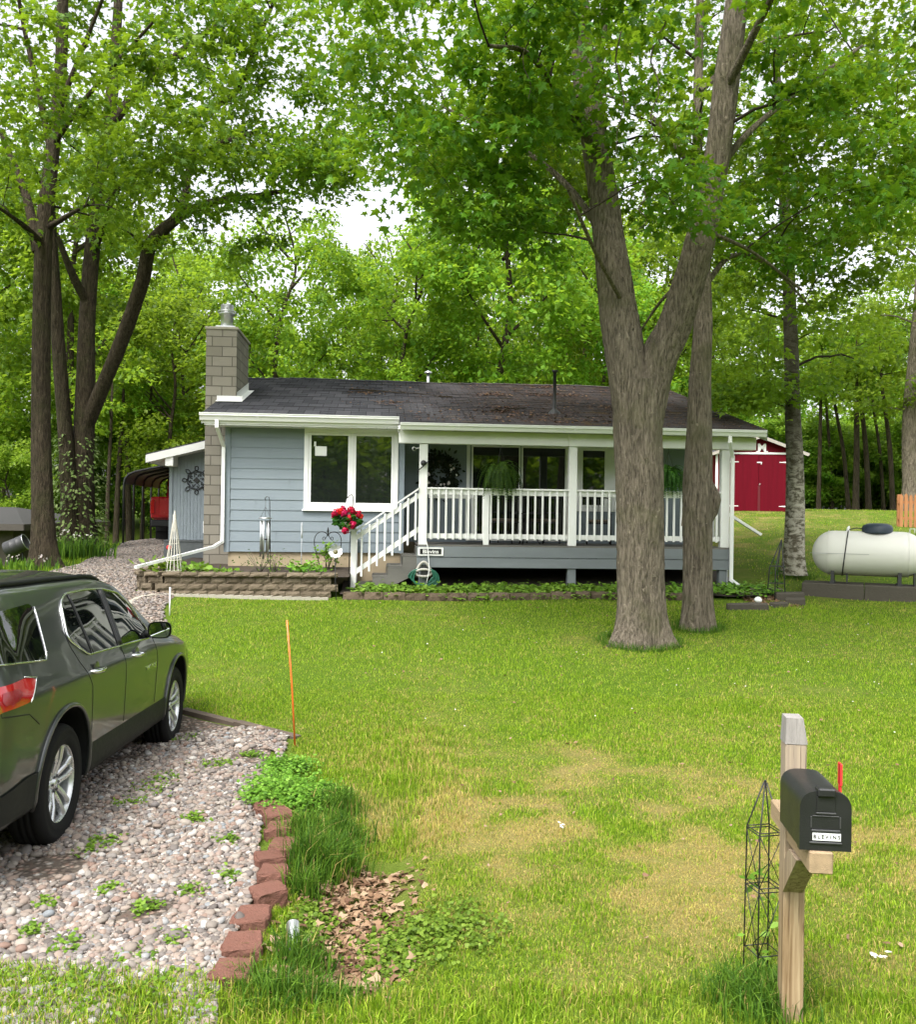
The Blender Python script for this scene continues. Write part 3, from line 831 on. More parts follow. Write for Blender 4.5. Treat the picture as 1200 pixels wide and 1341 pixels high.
railing(3.90, 6.635, VF+.04, 1.69, 2.665, 19)
railing(6.80, 9.672, VF+.04, 1.69, 2.665, 20)
mb = MB(); mb.bbox(4.98, 5.09, VF-.015, VF+.035, PZ+.004, 2.53, .006); mb.build('short_post', M['white_paint'], house)
railing(3.95, 4.9, VF+.5, 1.68, 2.60, 7)
# right end railing of the porch, seen almost edge on
mb = MB(); v0, v1 = VF+.14, VREC-.05
mb.bbox(9.72, 9.756, v0, v1, 2.57, 2.665, .004); er = mb.build('railing', M['white_paint'], house)
mb = MB(); mb.bbox(9.72, 9.756, v0, v1, 1.69, 1.785, .004); mb.build('lower_rail', M['white_paint'], er)
for k in range(10):
    v = v0+(v1-v0)*(k+.5)/10; b = MB(); b.bbox(9.758, 9.796, v-.019, v+.019, 1.67, 2.63, .003); b.build('baluster', M['white_paint'], er)
# ---- stairs down to the left
TR = [(3.44, 1.37), (3.16, 1.17), (2.88, .975), (2.62, .80)]
mb = MB()
for u, z in TR:
    mb.bbox(u-.02, u+.29, VF+.03, -.06, z-.04, z, .005); mb.box(u+.25, u+.27, VF+.05, -.08, z, z+.16)
mb.build('step', M['grey_timber'], house)
mb = MB()
for v in (VF+.0, -.06):
    mb = MB(); mb.prism([(3.72, 1.328), (3.72, 1.02), (2.80, .52), (2.60, .52), (2.60, .758), (2.88, .758), (2.88, .933), (3.16, .933), (3.16, 1.128), (3.44, 1.128), (3.44, 1.328)], v, v+.04); mb.build('stringer', M['grey_timber'], house, fix=True)
zt0, zt1 = 1.84, 2.655; ua, ub = 2.56, 3.735
def sl(u): return zt0+(zt1-zt0)*(u-ua)/(ub-ua)
def stair_rail(v):
    root = None
    for off, h in ((0, .035), (-.06, .10), (-.70, .11)):
        mb = MB()
        vv = (v-.05, v+.075) if off == 0 else (v, v+.036)
        P = []
        for y in vv:
            for u in (ua, ub): P += [(u, y, sl(u)+off-(0 if off == 0 else .04)), (u, y, sl(u)+off-h-(0 if off == 0 else .04))]
        mb.add(P, [(0,1,3,2), (4,6,7,5), (0,2,6,4), (1,5,7,3), (0,4,5,1), (2,3,7,6)])
        o = mb.build('stair_railing' if off == 0 else 'slanted_rail', M['white_paint'], root or house, fix=True); root = root or o
    for k in range(8):
        u = ua+.10+(ub-ua-.16)*k/7.0
        b = MB(); b.bbox(u-.019, u+.019, v-.042, v-.002, sl(u)-.96, sl(u)-.06, .003); b.build('baluster', M['white_paint'], root)
stair_rail(VF-.01)
mb = MB(); mb.bbox(2.455, 2.56, VF-.02, VF+.085, hz(2.5, VF)-.1, 1.86, .006); mb.build('newel_post', M['white_paint'], house)
mb = MB(); mb.bbox(2.455, 2.56, -.16, -.06, hz(2.5, 0)-.1, 1.72, .006); mb.build('newel_post', M['white_paint'], house)
# short hand rail of the side steps at the right end
mb = MB()
mb.bbox(9.84, 9.93, VF+.25, VF+.34, .6, 2.33, .005)
p, q = Vector((9.87, VF+.3, 2.28)), Vector((10.62, VF+.3, 1.83)); mb.bar(p, q, .09, .05)
mb.build('hand_rail', M['white_paint'], house)

# ---- downspouts
def spout(pts, w_=.065, h_=.05):
    mb = MB()
    for a, b in zip(pts[:-1], pts[1:]):
        a = Vector(a); b = Vector(b); d = (b-a).normalized()*.02; mb.bar(a-d, b+d, w_, h_)
    return mb.build('downspout', M['white_vinyl'], house)
spout([(-.12, VE-.06, 3.90), (-.12, VE-.06, 3.76), (-.07, -.075, 3.42), (-.07, -.075, 1.56), (-.20, -.25, 1.46), (-1.32, -1.55, 1.14)])
spout([(9.70, VP-.06, 3.73), (9.70, VP-.06, 3.62), (9.86, VF-.10, 3.35), (9.86, VF-.10, .95), (9.95, VF-.22, .86)])

# ---- left wing with its lean-to roof
WV = 3.1; WU0 = -1.79
mb = MB()
n = 19
for k in range(n):
    a = WU0+(CH[0]+.3-WU0)*k/n; b = WU0+(CH[0]+.3-WU0)*(k+1)/n
    mb.box(a+.006, b-.006, WV-.008, WV+.02, 1.48, 3.40+(a+2.21)*.261-.13)
mb.prism([(WU0, 1.48), (CH[0]+.3, 1.48), (CH[0]+.3, 3.40+(CH[0]+.3+2.21)*.261-.10), (WU0, 3.40+(WU0+2.21)*.261-.10)], WV, WV+.05)
mb.box(WU0, WU0+.05, WV+.05, 8.5, 1.48, 3.42)
mb.box(WU0-.02, WU0+.05, WV-.03, WV+.01, 1.48, 3.42)
wing = mb.build('side_wing', M['wing_siding'], house)
mb = MB(); mb.box(WU0-.1, CH[0]+.1, WV-.12, WV-.012, .75, 1.47); mb.box(WU0-.1, CH[0]+.1, WV-.14, WV-.010, 1.44, 1.475); mb.box(WU0-.1, WU0, WV-.012, 8.5, .75, 1.47)
mb.build('skirting', plain('skirting_grey', (.10,.11,.115), .7, .15), wing)
a0 = Vector((-2.21, WV-.55, 3.40)); a1 = Vector((-.42, WV-.55, 3.867))
mb = MB(); P = [a0, a1, a1+Vector((0, 6, 0)), a0+Vector((0, 6, 0))]
slab(mb, P, .05); mb.build('wing_roof', M['shingles'], wing)
mb = MB()
dz = Vector((0, 0, .17)); mb.add([a0-Vector((0,.02,.03)), a1-Vector((0,.02,.03)), a1-Vector((0,.02,.03))-dz, a0-Vector((0,.02,.03))-dz, a0+Vector((0,.02,-.06)), a1+Vector((0,.02,-.06)), a1+Vector((0,.02,-.03))-dz, a0+Vector((0,.02,-.03))-dz], [(0,3,2,1), (4,5,6,7), (0,4,7,3), (3,7,6,2), (0,1,5,4)])
mb.add([a0-Vector((.0,0,.05)), a0+Vector((0,6,-.05)), a0+Vector((0,6,-.2)), a0-Vector((0,0,.2))], [(0,1,2,3)])
mb.box(-1.79, -1.62, WV-.53, WV-.02, 3.14, 3.40)
mb.build('wing_fascia', M['white_paint'], wing)
mb = MB(); mb.add([a0+Vector((.02,.02,-.19)), a1+Vector((0,.02,-.19)), a1+Vector((0,.55,-.19)), a0+Vector((.02,.55,-.19))], [(0,1,2,3)])
mb.add([a0+Vector((.02,.55,-.19)), Vector((WU0,WV,3.30)), Vector((WU0,WV+5,3.30)), a0+Vector((.02,5.5,-.19))], [(0,1,2,3)])
mb.build('soffit', M['white_vinyl'], wing)
mb = MB(); mb.bbox(-1.03, -.82, WV-.10, WV-.01, 1.62, 1.93, .03); mb.build('outlet_cover', M['white_vinyl'], wing)
mb = MB(); mb.lathe([(.06, 0), (.055, .03), (0, .05)], 14, Matrix.Translation((WU0+.02, WV-.14, 1.30)) @ Matrix.Rotation(PI/2, 4, 'X')); mb.build('reflector', M['red_plastic'], wing)
# ---- roof vents
for (u, v, hgt, r_) in ((6.55, .35, .86, .035),):
    mb = MB(); Mt = Matrix.Translation((u, v, rz(v)))
    mb.lathe([(.14, -.02), (.12, .03), (.05, .09), (r_, .12), (r_, hgt), (r_+.02, hgt), (r_+.03, hgt+.04), (0, hgt+.05)], 14, Mt); mb.build('vent_pipe', M['dark_metal'], roof)
mb = MB(); Mt = Matrix.Translation((4.2, 5.75, rz(4.85))); mb.lathe([(.04, -.1), (.04, .42), (0, .43)], 12, Mt); mb.lathe([(.10, .42), (.1, .46), (0, .5)], 12, Mt); mb.build('vent_pipe', M['galv'], roof)

# ---- things lying on the roof
def stick(name, pts, r0, label):
    mb = MB()
    for path, ra in pts: mb.tube(path, list(np.linspace(ra, ra*.4, len(path))), 7)
    o = mb.build(name, M['bark_dark'], None); o.matrix_world = HM
    return tag(o, label, 'branch')
def onroof(u, v, dz=.03): return (u, v, rz(v)+dz)
r_ = np.random.default_rng(3)
def wander(u0, v0, u1, v1, n=9, amp=.05):
    return [onroof(u0+(u1-u0)*i/n+r_.normal(0, amp*.3), v0+(v1-v0)*i/n+r_.normal(0, amp), .03+abs(r_.normal(0, .012))) for i in range(n+1)]
stick('fallen_branch', [(wander(2.2, 3.4, 4.55, 2.35, 12), .016), (wander(3.0, 3.1, 2.2, 2.7, 5), .009), (wander(3.6, 2.8, 3.2, 3.5, 5), .008), (wander(4.6, 2.3, 4.2, 2.25), .02)], .02, 'long thin fallen branch lying across the middle of the roof')
stick('fallen_branch', [(wander(5.25, .35, 6.05, .8, 7), .02), (wander(5.75, .55, 5.95, 1.1, 4), .012), (wander(5.9, -.4, 6.1, .1, 4), .015)], .02, 'forked dead stick on the roof left of the dark vent pipe')
nl = 3600
u = np.where(r_.random(nl) < .55, r_.normal(6.6, 1.5, nl), r_.uniform(2.2, 10.4, nl)); v = np.where(r_.random(nl) < .5, r_.beta(1, 4, nl)*5-.95, r_.uniform(-1, 5.2, nl))
hub = r_.integers(0, 9, nl); hu = r_.uniform(2.3, 9.5, 9); hv = r_.uniform(.2, 4.9, 9)
cl = r_.random(nl) < .33; u = np.where(cl, hu[hub]+r_.normal(0, .22, nl), u); v = np.where(cl, hv[hub]+r_.normal(0, .16, nl), v)
ok = (u > EP+.05) & (u < UE1-.05) & (v > -1.05) & (v < 5.2) | ((u > 2) & (v > .8) & (u < UE1) & (v < 5.2)); u, v = u[ok], v[ok]; nl = len(u)
P = np.stack([u, v, 4.03+.258*(v+.5)+.028], 1)
lt = leaves('leaf_litter', P, rand_dirs(nl, r_, -.1, .3), np.tile([0, -.25, 1.], (nl, 1))+r_.normal(0, .25, (nl, 3)), r_.uniform(.03, .08, nl), 'oval', leaf_mat('roof_litter', (.07,.038,.025), (.14,.078,.048), (.24,.15,.07), (.3,.2,.1), .1, .8))
lt.matrix_world = HM; tag(lt, 'brown leaf litter scattered over the porch side of the roof', 'leaf litter', kind='stuff')
# ================================================================== TREES
def resample(pts, rad, step=.1):
    """smooth path through control points"""
    P = np.array([tuple(p) for p in pts], float); r = np.array(rad, float)
    if len(P) == 2: P = np.vstack([P[0], (P[0]+P[1])/2, P[1]]); r = np.array([r[0], (r[0]+r[1])/2, r[1]])
    E = np.vstack([2*P[0]-P[1], P, 2*P[-1]-P[-2]]); out = []; ro = []
    for i in range(1, len(E)-2):
        n = max(2, int(np.linalg.norm(E[i+1]-E[i])/step))
        for k in range(n):
            t = k/n; a, b, c, d = E[i-1], E[i], E[i+1], E[i+2]
            out.append(.5*((2*b)+(c-a)*t+(2*a-5*b+4*c-d)*t*t+(3*b-a-3*c+d)*t**3)); ro.append(r[i-1]+(r[i]-r[i-1])*t)
    out.append(P[-1]); ro.append(r[-1])
    return np.array(out), np.array(ro)
class Wood:
    def __init__(s): s.V = []; s.F = []; s.n = 0; s.nodes = []; s.nr = []; s.tw = None
    def tube(s, P, r, n=8, rough=0.0, flare=None, seed=0):
        P = np.asarray(P, float); m = len(P)
        T = np.gradient(P, axis=0); T = norm(T)
        up = np.array([1., 0, 0]) if abs(T[0][0]) < .8 else np.array([0, 1., 0])
        a = np.linspace(0, 2*PI, n, endpoint=False); R_ = np.random.default_rng(seed)
        ph = R_.uniform(0, 6, 6); rings = []
        L = np.concatenate([[0], np.cumsum(np.linalg.norm(np.diff(P, axis=0), axis=1))])
        for i in range(m):
            t = T[i]; up = up - t*(up@t); up = up/np.linalg.norm(up); b = np.cross(t, up)
            rr = np.full(n, r[i])
            if rough:
                rr = rr*(1+rough*(.5*np.sin(3*a+ph[0]+L[i]*.9)+.4*np.sin(5*a+ph[1]-L[i]*1.3)+.35*np.sin(2*a+ph[2]+L[i]*.5)+.45*np.sin(11*a+ph[3]+.8*np.sin(L[i]*2.1))+.35*np.sin(17*a+ph[4]+1.2*np.sin(L[i]*1.7+1)))+rough*.5*R_.normal(0, .35, n))
            if flare is not None:
                h = L[i]; f = flare*math.exp(-h/.28)
                rr = rr*(1+f*(.75+.55*np.sin(3*a+ph[5])+.4*np.sin(5*a+ph[0])))
            rings.append(P[i] + rr[:, None]*(np.cos(a)[:, None]*up+np.sin(a)[:, None]*b))
        s.V.append(np.concatenate(rings)); i = np.arange(m-1)[:, None]*n; k = np.arange(n)[None]; k2 = (k+1) % n
        s.F.append((np.stack([i+k, i+k2, i+n+k2, i+n+k], -1)+s.n).reshape(-1, 4)); s.n += m*n
    def limb(s, pts, rad, n=10, rough=.06, flare=None, seed=0, step=.12):
        P, r = resample(pts, rad, step)
        s.tube(P, r, n, rough, flare, seed)
        k = max(1, int(.5/step)); s.nodes += list(P[::k]); s.nr += list(r[::k])
    def build(s, name, mat, parent, smooth=True):
        k = sum(len(f) for f in s.F)
        if s.tw and s.tw.V: s.F += [f+s.n for f in s.tw.F]; s.V += s.tw.V
        o = np_mesh(name, np.concatenate(s.V), np.concatenate(s.F), mat, parent, smooth=smooth)
        o.data.materials.append(M['backlit_branch_bark']); mi = np.zeros(len(o.data.polygons), 'i4'); mi[k:] = 1; o.data.polygons.foreach_set('material_index', mi)
        return o
def attach(wood, C, rg, maxlen=6.0, thin=.011, droop=.12, split=False):
    if split: wood.tw = Wood()
    into = wood.tw if split else wood
    """grow a branch from the nearest wood to every leaf clump"""
    nodes = np.array(wood.nodes); nr = np.array(wood.nr)
    buf = np.zeros((len(nodes)+len(C)*7, 3)); buf[:len(nodes)] = nodes; br = np.zeros(len(buf)); br[:len(nr)] = nr; cnt = len(nodes)
    d0 = np.min(np.linalg.norm(C[:, None]-nodes[None, ::2], axis=2), 1)
    for ci in np.argsort(d0):
        c = C[ci]; D = buf[:cnt]-c; dist = np.linalg.norm(D, axis=1)
        cost = dist + 1.1*np.maximum(D[:, 2]+.15, 0)
        j = int(np.argmin(cost)); p = buf[j].copy(); L = dist[j]
        if L > maxlen or L < .05: continue
        r0 = min(br[j]*.7, thin+.016*L); ns = 6
        mid = (p+c)/2+np.array([0, 0, .10*L])+rg.normal(0, .05*L, 3)
        t = np.linspace(0, 1, ns)[:, None]
        Q = (1-t)**2*p+2*t*(1-t)*mid+t*t*c + rg.normal(0, .012*L, (ns, 3))*np.sin(PI*t)
        r = np.linspace(r0, max(.004, r0*.35), ns)
        into.tube(Q, r, 6 if r0 > .02 else 4)
        buf[cnt:cnt+4] = Q[2:]; br[cnt:cnt+4] = r[2:]; cnt += 4
def clump_leaves(name, C, per, spread, size, kind, mat, parent, rg, thick=.15, droop=.35):
    """flattened sprays of leaves round every clump centre"""
    n = len(C); k = rg.poisson(per, n); idx = np.repeat(np.arange(n), k); m = len(idx)
    sp = spread*rg.uniform(.6, 1.3, n)
    a = rg.uniform(0, 2*PI, m); r = np.sqrt(rg.random(m))*sp[idx]
    tilt = rg.normal(0, .22, (n, 2)); ecc = rg.uniform(.5, 1, n); ea = rg.uniform(0, PI, n)
    dx, dy = np.cos(a)*r, np.sin(a)*r
    ca, sa = np.cos(ea[idx]), np.sin(ea[idx]); e = ecc[idx]
    u_, v_ = dx*ca+dy*sa, (-dx*sa+dy*ca)*e; dx, dy = u_*ca-v_*sa, u_*sa+v_*ca
    dz = rg.normal(0, thick, m)*sp[idx] - .28*r*r/sp[idx] + dx*tilt[idx, 0]+dy*tilt[idx, 1]
    P = C[idx]+np.stack([dx, dy, dz], 1)
    A = np.stack([dx, dy, np.zeros(m)], 1)/np.maximum(r, .05)[:, None]*.8 + rg.normal(0, .55, (m, 3)); A[:, 2] -= droop
    N = np.array([0, 0, 1.])+rg.normal(0, .42, (m, 3))
    S = size*rg.uniform(.6, 1.25, m)
    br = np.clip(rg.normal(.47, .24, n)[idx]+rg.normal(0, .24, m), 0, 1)
    return leaves(name, P, A, N, S, kind, mat, parent, br)
def ell(n, c, r, rg, hollow=.35, zmin=None):
    """points in an ellipsoid, thinner in the middle"""
    d = norm(rg.normal(0, 1, (n, 3))); q = (hollow**3+(1-hollow**3)*rg.random(n))**(1/3)
    P = np.array(c)+d*q[:, None]*np.array(r)
    return P if zmin is None else P[P[:, 2] > zmin]
def tree_root(name, base, label, group=None):
    return empty(name, base, 0, label, 'tree', group)
def off(o, base):
    o.location = -Vector(base)
#      # children are modelled in world space

def thin(C, k=.25, top=.56):
    """leaf clumps above the view are thinned out to let skylight in"""
    lim = CZ+top*C[:, 1]+.5  # just above the view; unseen clumps beyond it are thinned for the light
    return C[(C[:, 2] < lim) | (np.random.default_rng(len(C)).random(len(C)) > k)]
# ---------------------------------------------------------------- the two stemmed maple in front of the porch
rg = np.random.default_rng(21)
D1 = 13.2
bA = W(838, 842, D1); bA.z = h1(bA.x, bA.y)-.03
tA = tree_root('maple_tree', bA, 'large maple with deeply furrowed bark forking into two stems in front of the porch')
wd_ = Wood()
px2r = lambda w_, d: w_/2/FPX*d
fk = [W(838, 846, D1), W(839, 800, D1), W(839, 720, D1), W(838, 640, D1), W(836, 560, D1), W(835, 500, D1)]
wd_.limb(fk, [px2r(x, D1) for x in (60, 58, 58, 59, 62, 60)], 64, .05, .5, 1, .05)
wd_.limb([W(836, 625, D1), W(827, 530, D1), W(820, 470, D1), W(812, 420, D1+.05), W(800, 330, D1+.2), W(788, 240, D1+.35), W(768, 110, D1+.5), W(757, 0, D1+.5), W(748, -150, D1+.6), W(735, -330, D1+.8)],
         [px2r(x, D1) for x in (40, 50, 52, 50, 42, 38, 33, 28, 22, 13)], 40, .05, None, 2, .06)
wd_.limb([W(838, 625, D1), W(848, 530, D1), W(862, 470, D1-.05), W(884, 425, D1-.15), W(912, 335, D1-.35), W(930, 250, D1-.5), W(942, 190, D1-.6), W(953, 100, D1-.7), W(966, 0, D1-.8), W(985, -150, D1-.9), W(1010, -330, D1-1)],
         [px2r(x, D1) for x in (40, 50, 50, 44, 38, 34, 31, 31, 27, 22, 12)], 40, .05, None, 3, .06)
for pts, ra in (([(782,200,13.5),(730,120,12.6),(690,70,11.6),(640,60,10.6)], 11), ([(770,120,13.6),(790,40,13.2),(800,-90,13)], 18), ([(934,230,12.7),(985,170,12.9),(1060,110,13.5),(1130,60,14)], 10),
                ([(805,330,13.4),(740,240,14),(660,180,14.8),(580,140,15.5)], 11), ([(818,400,13.2),(780,330,12.2),(745,250,11.2)], 6), ([(950,120,12.5),(1000,20,11.6),(1050,-80,10.8)], 12),
                ([(765,60,13.7),(700,-40,13.8),(620,-120,14)], 13), ([(866,460,13.2),(905,360,14.4),(900,280,15)], 7), ([(920,300,12.9),(985,330,13.5),(1050,380,14.2)], 6)):
    wd_.limb([W(*p) for p in pts], list(np.linspace(px2r(ra, D1), .02, len(pts))), 9, .06)
C = np.concatenate([thin(ell(125, (2.4, 13.2, 11.4), (6.2, 5.6, 4.6), rg, .45, 7.2)), ell(34, (.5, 12.6, 8.6), (2.6, 2.4, 1.4), rg, .2, 6.4), ell(17, (.2, 12.2, 7.3), (1.4, 1.0, .7), rg, .1),
                    ell(34, (5.3, 13.4, 7.6), (2.2, 2.4, 1.5), rg, .2), ell(5, (2.75, 11.6, 6.3), (.5, .4, .3), rg), ell(30, (2.6, 9.4, 9.4), (4.6, 2.2, 1.5), rg, .3), ell(7, (.6, 12.4, 6.3), (.8, .8, .4), rg, .1)])
attach(wd_, C, rg, split=True)
for px, ya, yb, dd in ((812, 20, 200, 11.5), (858, 60, 190, 11.6), (690, 10, 130, 11.2), (842, 250, 300, 11.7), (868, 20, 100, 11.8)):     # bare hanging shoots
    Q = [W(px+6*math.sin(i*1.7+px), ya+(yb-ya)*i/6, dd) for i in range(7)]; wd_.limb(Q, list(np.linspace(.012, .005, 7)), 5, 0)
o = wd_.build('trunk', M['bark'], tA); off(o, bA)
o = clump_leaves('crown', C, 135, .74, .135, 'maple', M['leaf_maple'], tA, rg); off(o, bA)

# ---------------------------------------------------------------- straight trunk just behind it
D2 = 14.35
bB = W(913, 820, D2); bB.z = h1(bB.x, bB.y)-.03
tB = tree_root('maple_tree', bB, 'slimmer straight maple with a knot on its trunk standing behind the forked maple')
wd_ = Wood()
wd_.limb([W(913, 824, D2), W(914, 790, D2), W(914, 700, D2), W(914, 640, D2), W(916, 560, D2), W(917, 500, D2), W(921, 420, D2), W(920, 330, D2+.1), W(914, 200, D2+.2), W(916, 50, D2+.2), W(922, -200, D2+.2)],
         [px2r(x, D2) for x in (37, 37, 38, 39, 32, 29, 24, 18, 13, 11, 7)], 40, .05, .35, 5, .06)
kn = W(934, 655, D2-.02)
P_ = [kn+Vector((0, 0, .30)), kn+Vector((.03, 0, .15)), kn+Vector((.055, -.02, 0)), kn+Vector((.03, 0, -.2)), kn+Vector((-.02, 0, -.38))]
wd_.limb([p-Vector((.045, 0, 0)) for p in P_], [.03, .085, .10, .085, .03], 14, .2); P_ = [p-Vector((.455, 0, .03)) for p in P_]; wd_.limb(P_, [.02, .05, .07, .05, .02], 12, .15)
for pts, ra in (([(919,380,14.4),(960,335,15),(1010,350,15.6),(1060,400,16)], 9), ([(915,230,14.5),(850,150,15.4),(780,120,16.2)], 9), ([(916,120,14.5),(990,60,15.4),(1080,40,16)], 9), ([(920,350,14.4),(870,390,15),(835,440,15.6)], 7)):
    wd_.limb([W(*p) for p in pts], list(np.linspace(px2r(ra, D2), .015, len(pts))), 8, .05)
C = np.concatenate([thin(ell(75, (4.6, 16.2, 10.4), (4.6, 3.0, 3.8), rg, .4)), ell(26, (6.6, 16.4, 7.9), (2.6, 2.0, 1.6), rg, .2), ell(30, (.7, 17.2, 9.0), (2.2, 1.5, 1.3), rg, .2), ell(30, (8.4, 16, 10.0), (2.6, 2.4, 1.8), rg, .2)])
attach(wd_, C, rg, split=True)
o = wd_.build('trunk', M['bark'], tB); off(o, bB)
o = clump_leaves('crown', C, 115, .76, .135, 'maple', M['leaf_maple'], tB, rg); off(o, bB)

# ---------------------------------------------------------------- birch
D3 = 19.5
bC = W(1041, 750, D3); bC.z = h1(bC.x, bC.y)-.03
tC = tree_root('birch_tree', bC, 'birch with mottled white and brown bark standing between the red shed and the propane tank')
wd_ = Wood()
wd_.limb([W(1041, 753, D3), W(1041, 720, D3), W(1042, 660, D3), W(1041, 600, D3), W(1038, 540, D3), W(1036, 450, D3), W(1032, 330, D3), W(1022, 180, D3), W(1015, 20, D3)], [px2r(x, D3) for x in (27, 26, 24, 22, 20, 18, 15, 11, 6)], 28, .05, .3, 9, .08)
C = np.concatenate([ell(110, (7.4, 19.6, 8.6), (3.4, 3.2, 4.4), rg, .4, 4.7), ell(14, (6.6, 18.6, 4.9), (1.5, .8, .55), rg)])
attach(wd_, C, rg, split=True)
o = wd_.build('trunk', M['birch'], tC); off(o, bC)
o = clump_leaves('crown', C, 115, .72, .14, 'maple5', M['leaf_forest'], tC, rg); off(o, bC)

# ---------------------------------------------------------------- left hand trees
D4 = 19.0
bD = W(56, 742, D4); bD.z = h1(bD.x, bD.y)-.03
tD = tree_root('maple_tree', bD, 'tall straight brown trunked maple beside the drive, in front of the neighbouring garage')
wd_ = Wood()
wd_.limb([W(57, 748, D4), W(57, 715, D4), W(56, 660, D4), W(54, 560, D4), W(54, 430, D4), W(58, 300, D4), W(69, 200, D4), W(79, 100, D4), W(82, 0, D4), W(84, -200, D4)], [px2r(x, D4) for x in (33, 31, 27, 24, 23, 21, 17, 15, 14, 8)], 36, .045, .55, 12, .07)
for pts, ra in (([(50,330,19),(35,260,19.2),(12,200,19.6),(-10,150,20)], 15), ([(68,205,19),(48,110,18.8),(30,30,18.6),(15,-60,18)], 9), ([(60,300,19),(90,282,18.6),(115,268,18)], 9), ([(56,320,19),(30,295,18),(-5,270,17)], 10), ([(74,150,19),(110,60,18.6),(150,-40,18)], 8), ([(70,190,19),(120,120,17.5),(200,30,16.4)], 7)):
    wd_.limb([W(*p) for p in pts], list(np.linspace(px2r(ra, D4), .025, len(pts))), 10, .05)
C = np.concatenate([thin(ell(115, (-8.4, 18.6, 11.6), (4.8, 4.2, 4.8), rg, .4, 7.6)), ell(24, (-6.2, 16.8, 9.2), (2.6, 1.8, 1.5), rg, .2)])
attach(wd_, C, rg, split=True)
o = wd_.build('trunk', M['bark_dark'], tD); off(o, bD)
o = clump_leaves('crown', C, 105, .74, .15, 'maple', M['leaf_left'], tD, rg); off(o, bD)

D5 = 23.0
bE = W(104, 706, D5); bE.z = h1(bE.x, bE.y)-.05
tE = tree_root('maple_tree', bE, 'old multi stemmed maple with a crooked dark limb sweeping right, ivy round its base')
wd_ = Wood()
wd_.limb([W(104, 712, D5), W(106, 670, D5), W(108, 620, D5), W(110, 560, D5), W(112, 500, D5), W(114, 430, D5), W(120, 340, D5), W(130, 240, D5), W(146, 130, D5), W(155, 0, D5), W(160, -150, D5)], [px2r(x, D5) for x in (37, 33, 29, 26, 24, 21, 19, 17, 15, 11, 7)], 32, .05, .4, 15, .09)
wd_.limb([W(92, 712, D5-.3), W(90, 640, D5-.3), W(84, 550, D5-.3), W(78, 470, D5-.4), W(72, 380, D5-.5), W(66, 250, D5-.5)], [px2r(x, D5) for x in (22, 20, 18, 17, 15, 9)], 20, .05, .3, 16, .09)
wd_.limb([W(112, 560, D5), W(128, 520, D5-.2), W(158, 450, D5-.5), W(186, 370, D5-.8), W(198, 320, D5-1), W(236, 284, D5-1.3), W(276, 266, D5-1.6), W(330, 258, D5-2), W(372, 250, D5-2.4)], [px2r(x, D5) for x in (20, 19, 18, 17, 16, 12, 9, 7, 4)], 20, .09, None, 17, .09)
wd_.limb([W(226, 292, D5-1.2), W(240, 268, D5-1.2), W(248, 220, D5-1), W(262, 150, D5-.8)], [px2r(x, D5) for x in (14, 11, 8, 5)], 10, .06)
wd_.limb([W(116, 400, D5), W(95, 360, D5-.5), W(75, 310, D5-1)], [px2r(x, D5) for x in (12, 10, 6)], 10, .06)
wd_.limb([W(122, 330, D5), W(160, 240, D5-1.5), W(250, 200, D5-3), W(330, 175, D5-4)], [px2r(x, D5) for x in (11, 8, 7, 4)], 10, .06)
wd_.limb([W(140, 170, D5), W(190, 110, D5), W(260, 50, D5), (W(340, 0, D5))], [px2r(x, D5) for x in (14, 10, 8, 4)], 10, .06)
wd_.limb([W(262, 150, D5-.8), W(310, 120, D5-1), W(335, 60, D5-1.4), W(360, 0, D5-2)], [px2r(x, D5) for x in (8, 7, 6, 4)], 8, .06)
C = np.concatenate([thin(ell(90, (-7.6, 22.6, 12.0), (5.6, 4.6, 4.8), rg, .4, 7.8)), thin(ell(60, (-4.0, 20.2, 12.0), (2.9, 3.4, 3.0), rg, .3)), ell(14, (-4.9, 20.6, 9.9), (2.4, 1.6, .9), rg, .2), ell(14, (-2.9, 19.5, 9.6), (.9, 1.2, .7), rg, .2)])
attach(wd_, C, rg, split=True)
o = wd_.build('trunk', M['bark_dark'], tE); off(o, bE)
o = clump_leaves('crown', C, 105, .74, .15, 'maple5', M['leaf_left'], tE, rg); off(o, bE)

# ---------------------------------------------------------------- the woods behind: a few kinds, copied
def forest_kind(name, Ht, cr, cz0, seed, ncl, per, leaf, trunk_r, mat='leaf_forest', lean=0.0, low=False):
    rg = np.random.default_rng(seed); w_ = Wood(); b = (0, 0, 0)
    pts = [(0, 0, -.2)]+[(rg.normal(0, .10)*Ht*.05*i+lean*i/6, rg.normal(0, .1)*Ht*.04*i, Ht*.93*i/6) for i in range(1, 7)]
    w_.limb(pts, list(np.linspace(trunk_r, .03, 7)), 12, .05, .3, seed, .3)
    if Ht > 8:
        for k in range(5):
            i = rg.uniform(.35, .8); z = Ht*i; a = rg.uniform(0, 2*PI); l = cr*rg.uniform(.5, .85)
            q = np.interp(i*6/.93, range(7), [p[0] for p in pts])
            w_.limb([(q, 0, z), (q+math.cos(a)*l*.5, math.sin(a)*l*.5, z+l*.45), (q+math.cos(a)*l, math.sin(a)*l, z+l*1.0)], [trunk_r*.4, trunk_r*.25, .02], 7, .05)
    C = ell(ncl, (lean*.6, 0, (cz0+Ht)/2), (cr, cr, (Ht-cz0)/2), rg, .35)
    attach(w_, C, rg, 8)
    tr = w_.build('trunk', M['bark_dark'], None)
    cw = clump_leaves('crown', C, per, .95 if Ht > 8 else .6, leaf, 'oval' if low else 'dia', M[mat], None, rg, .26)
    return tr, cw
M['leaf_bush'] = leaf_mat('bush_leaves', (.08,.17,.02), (.16,.29,.03), (.28,.42,.05), (.55,.8,.07), .45)
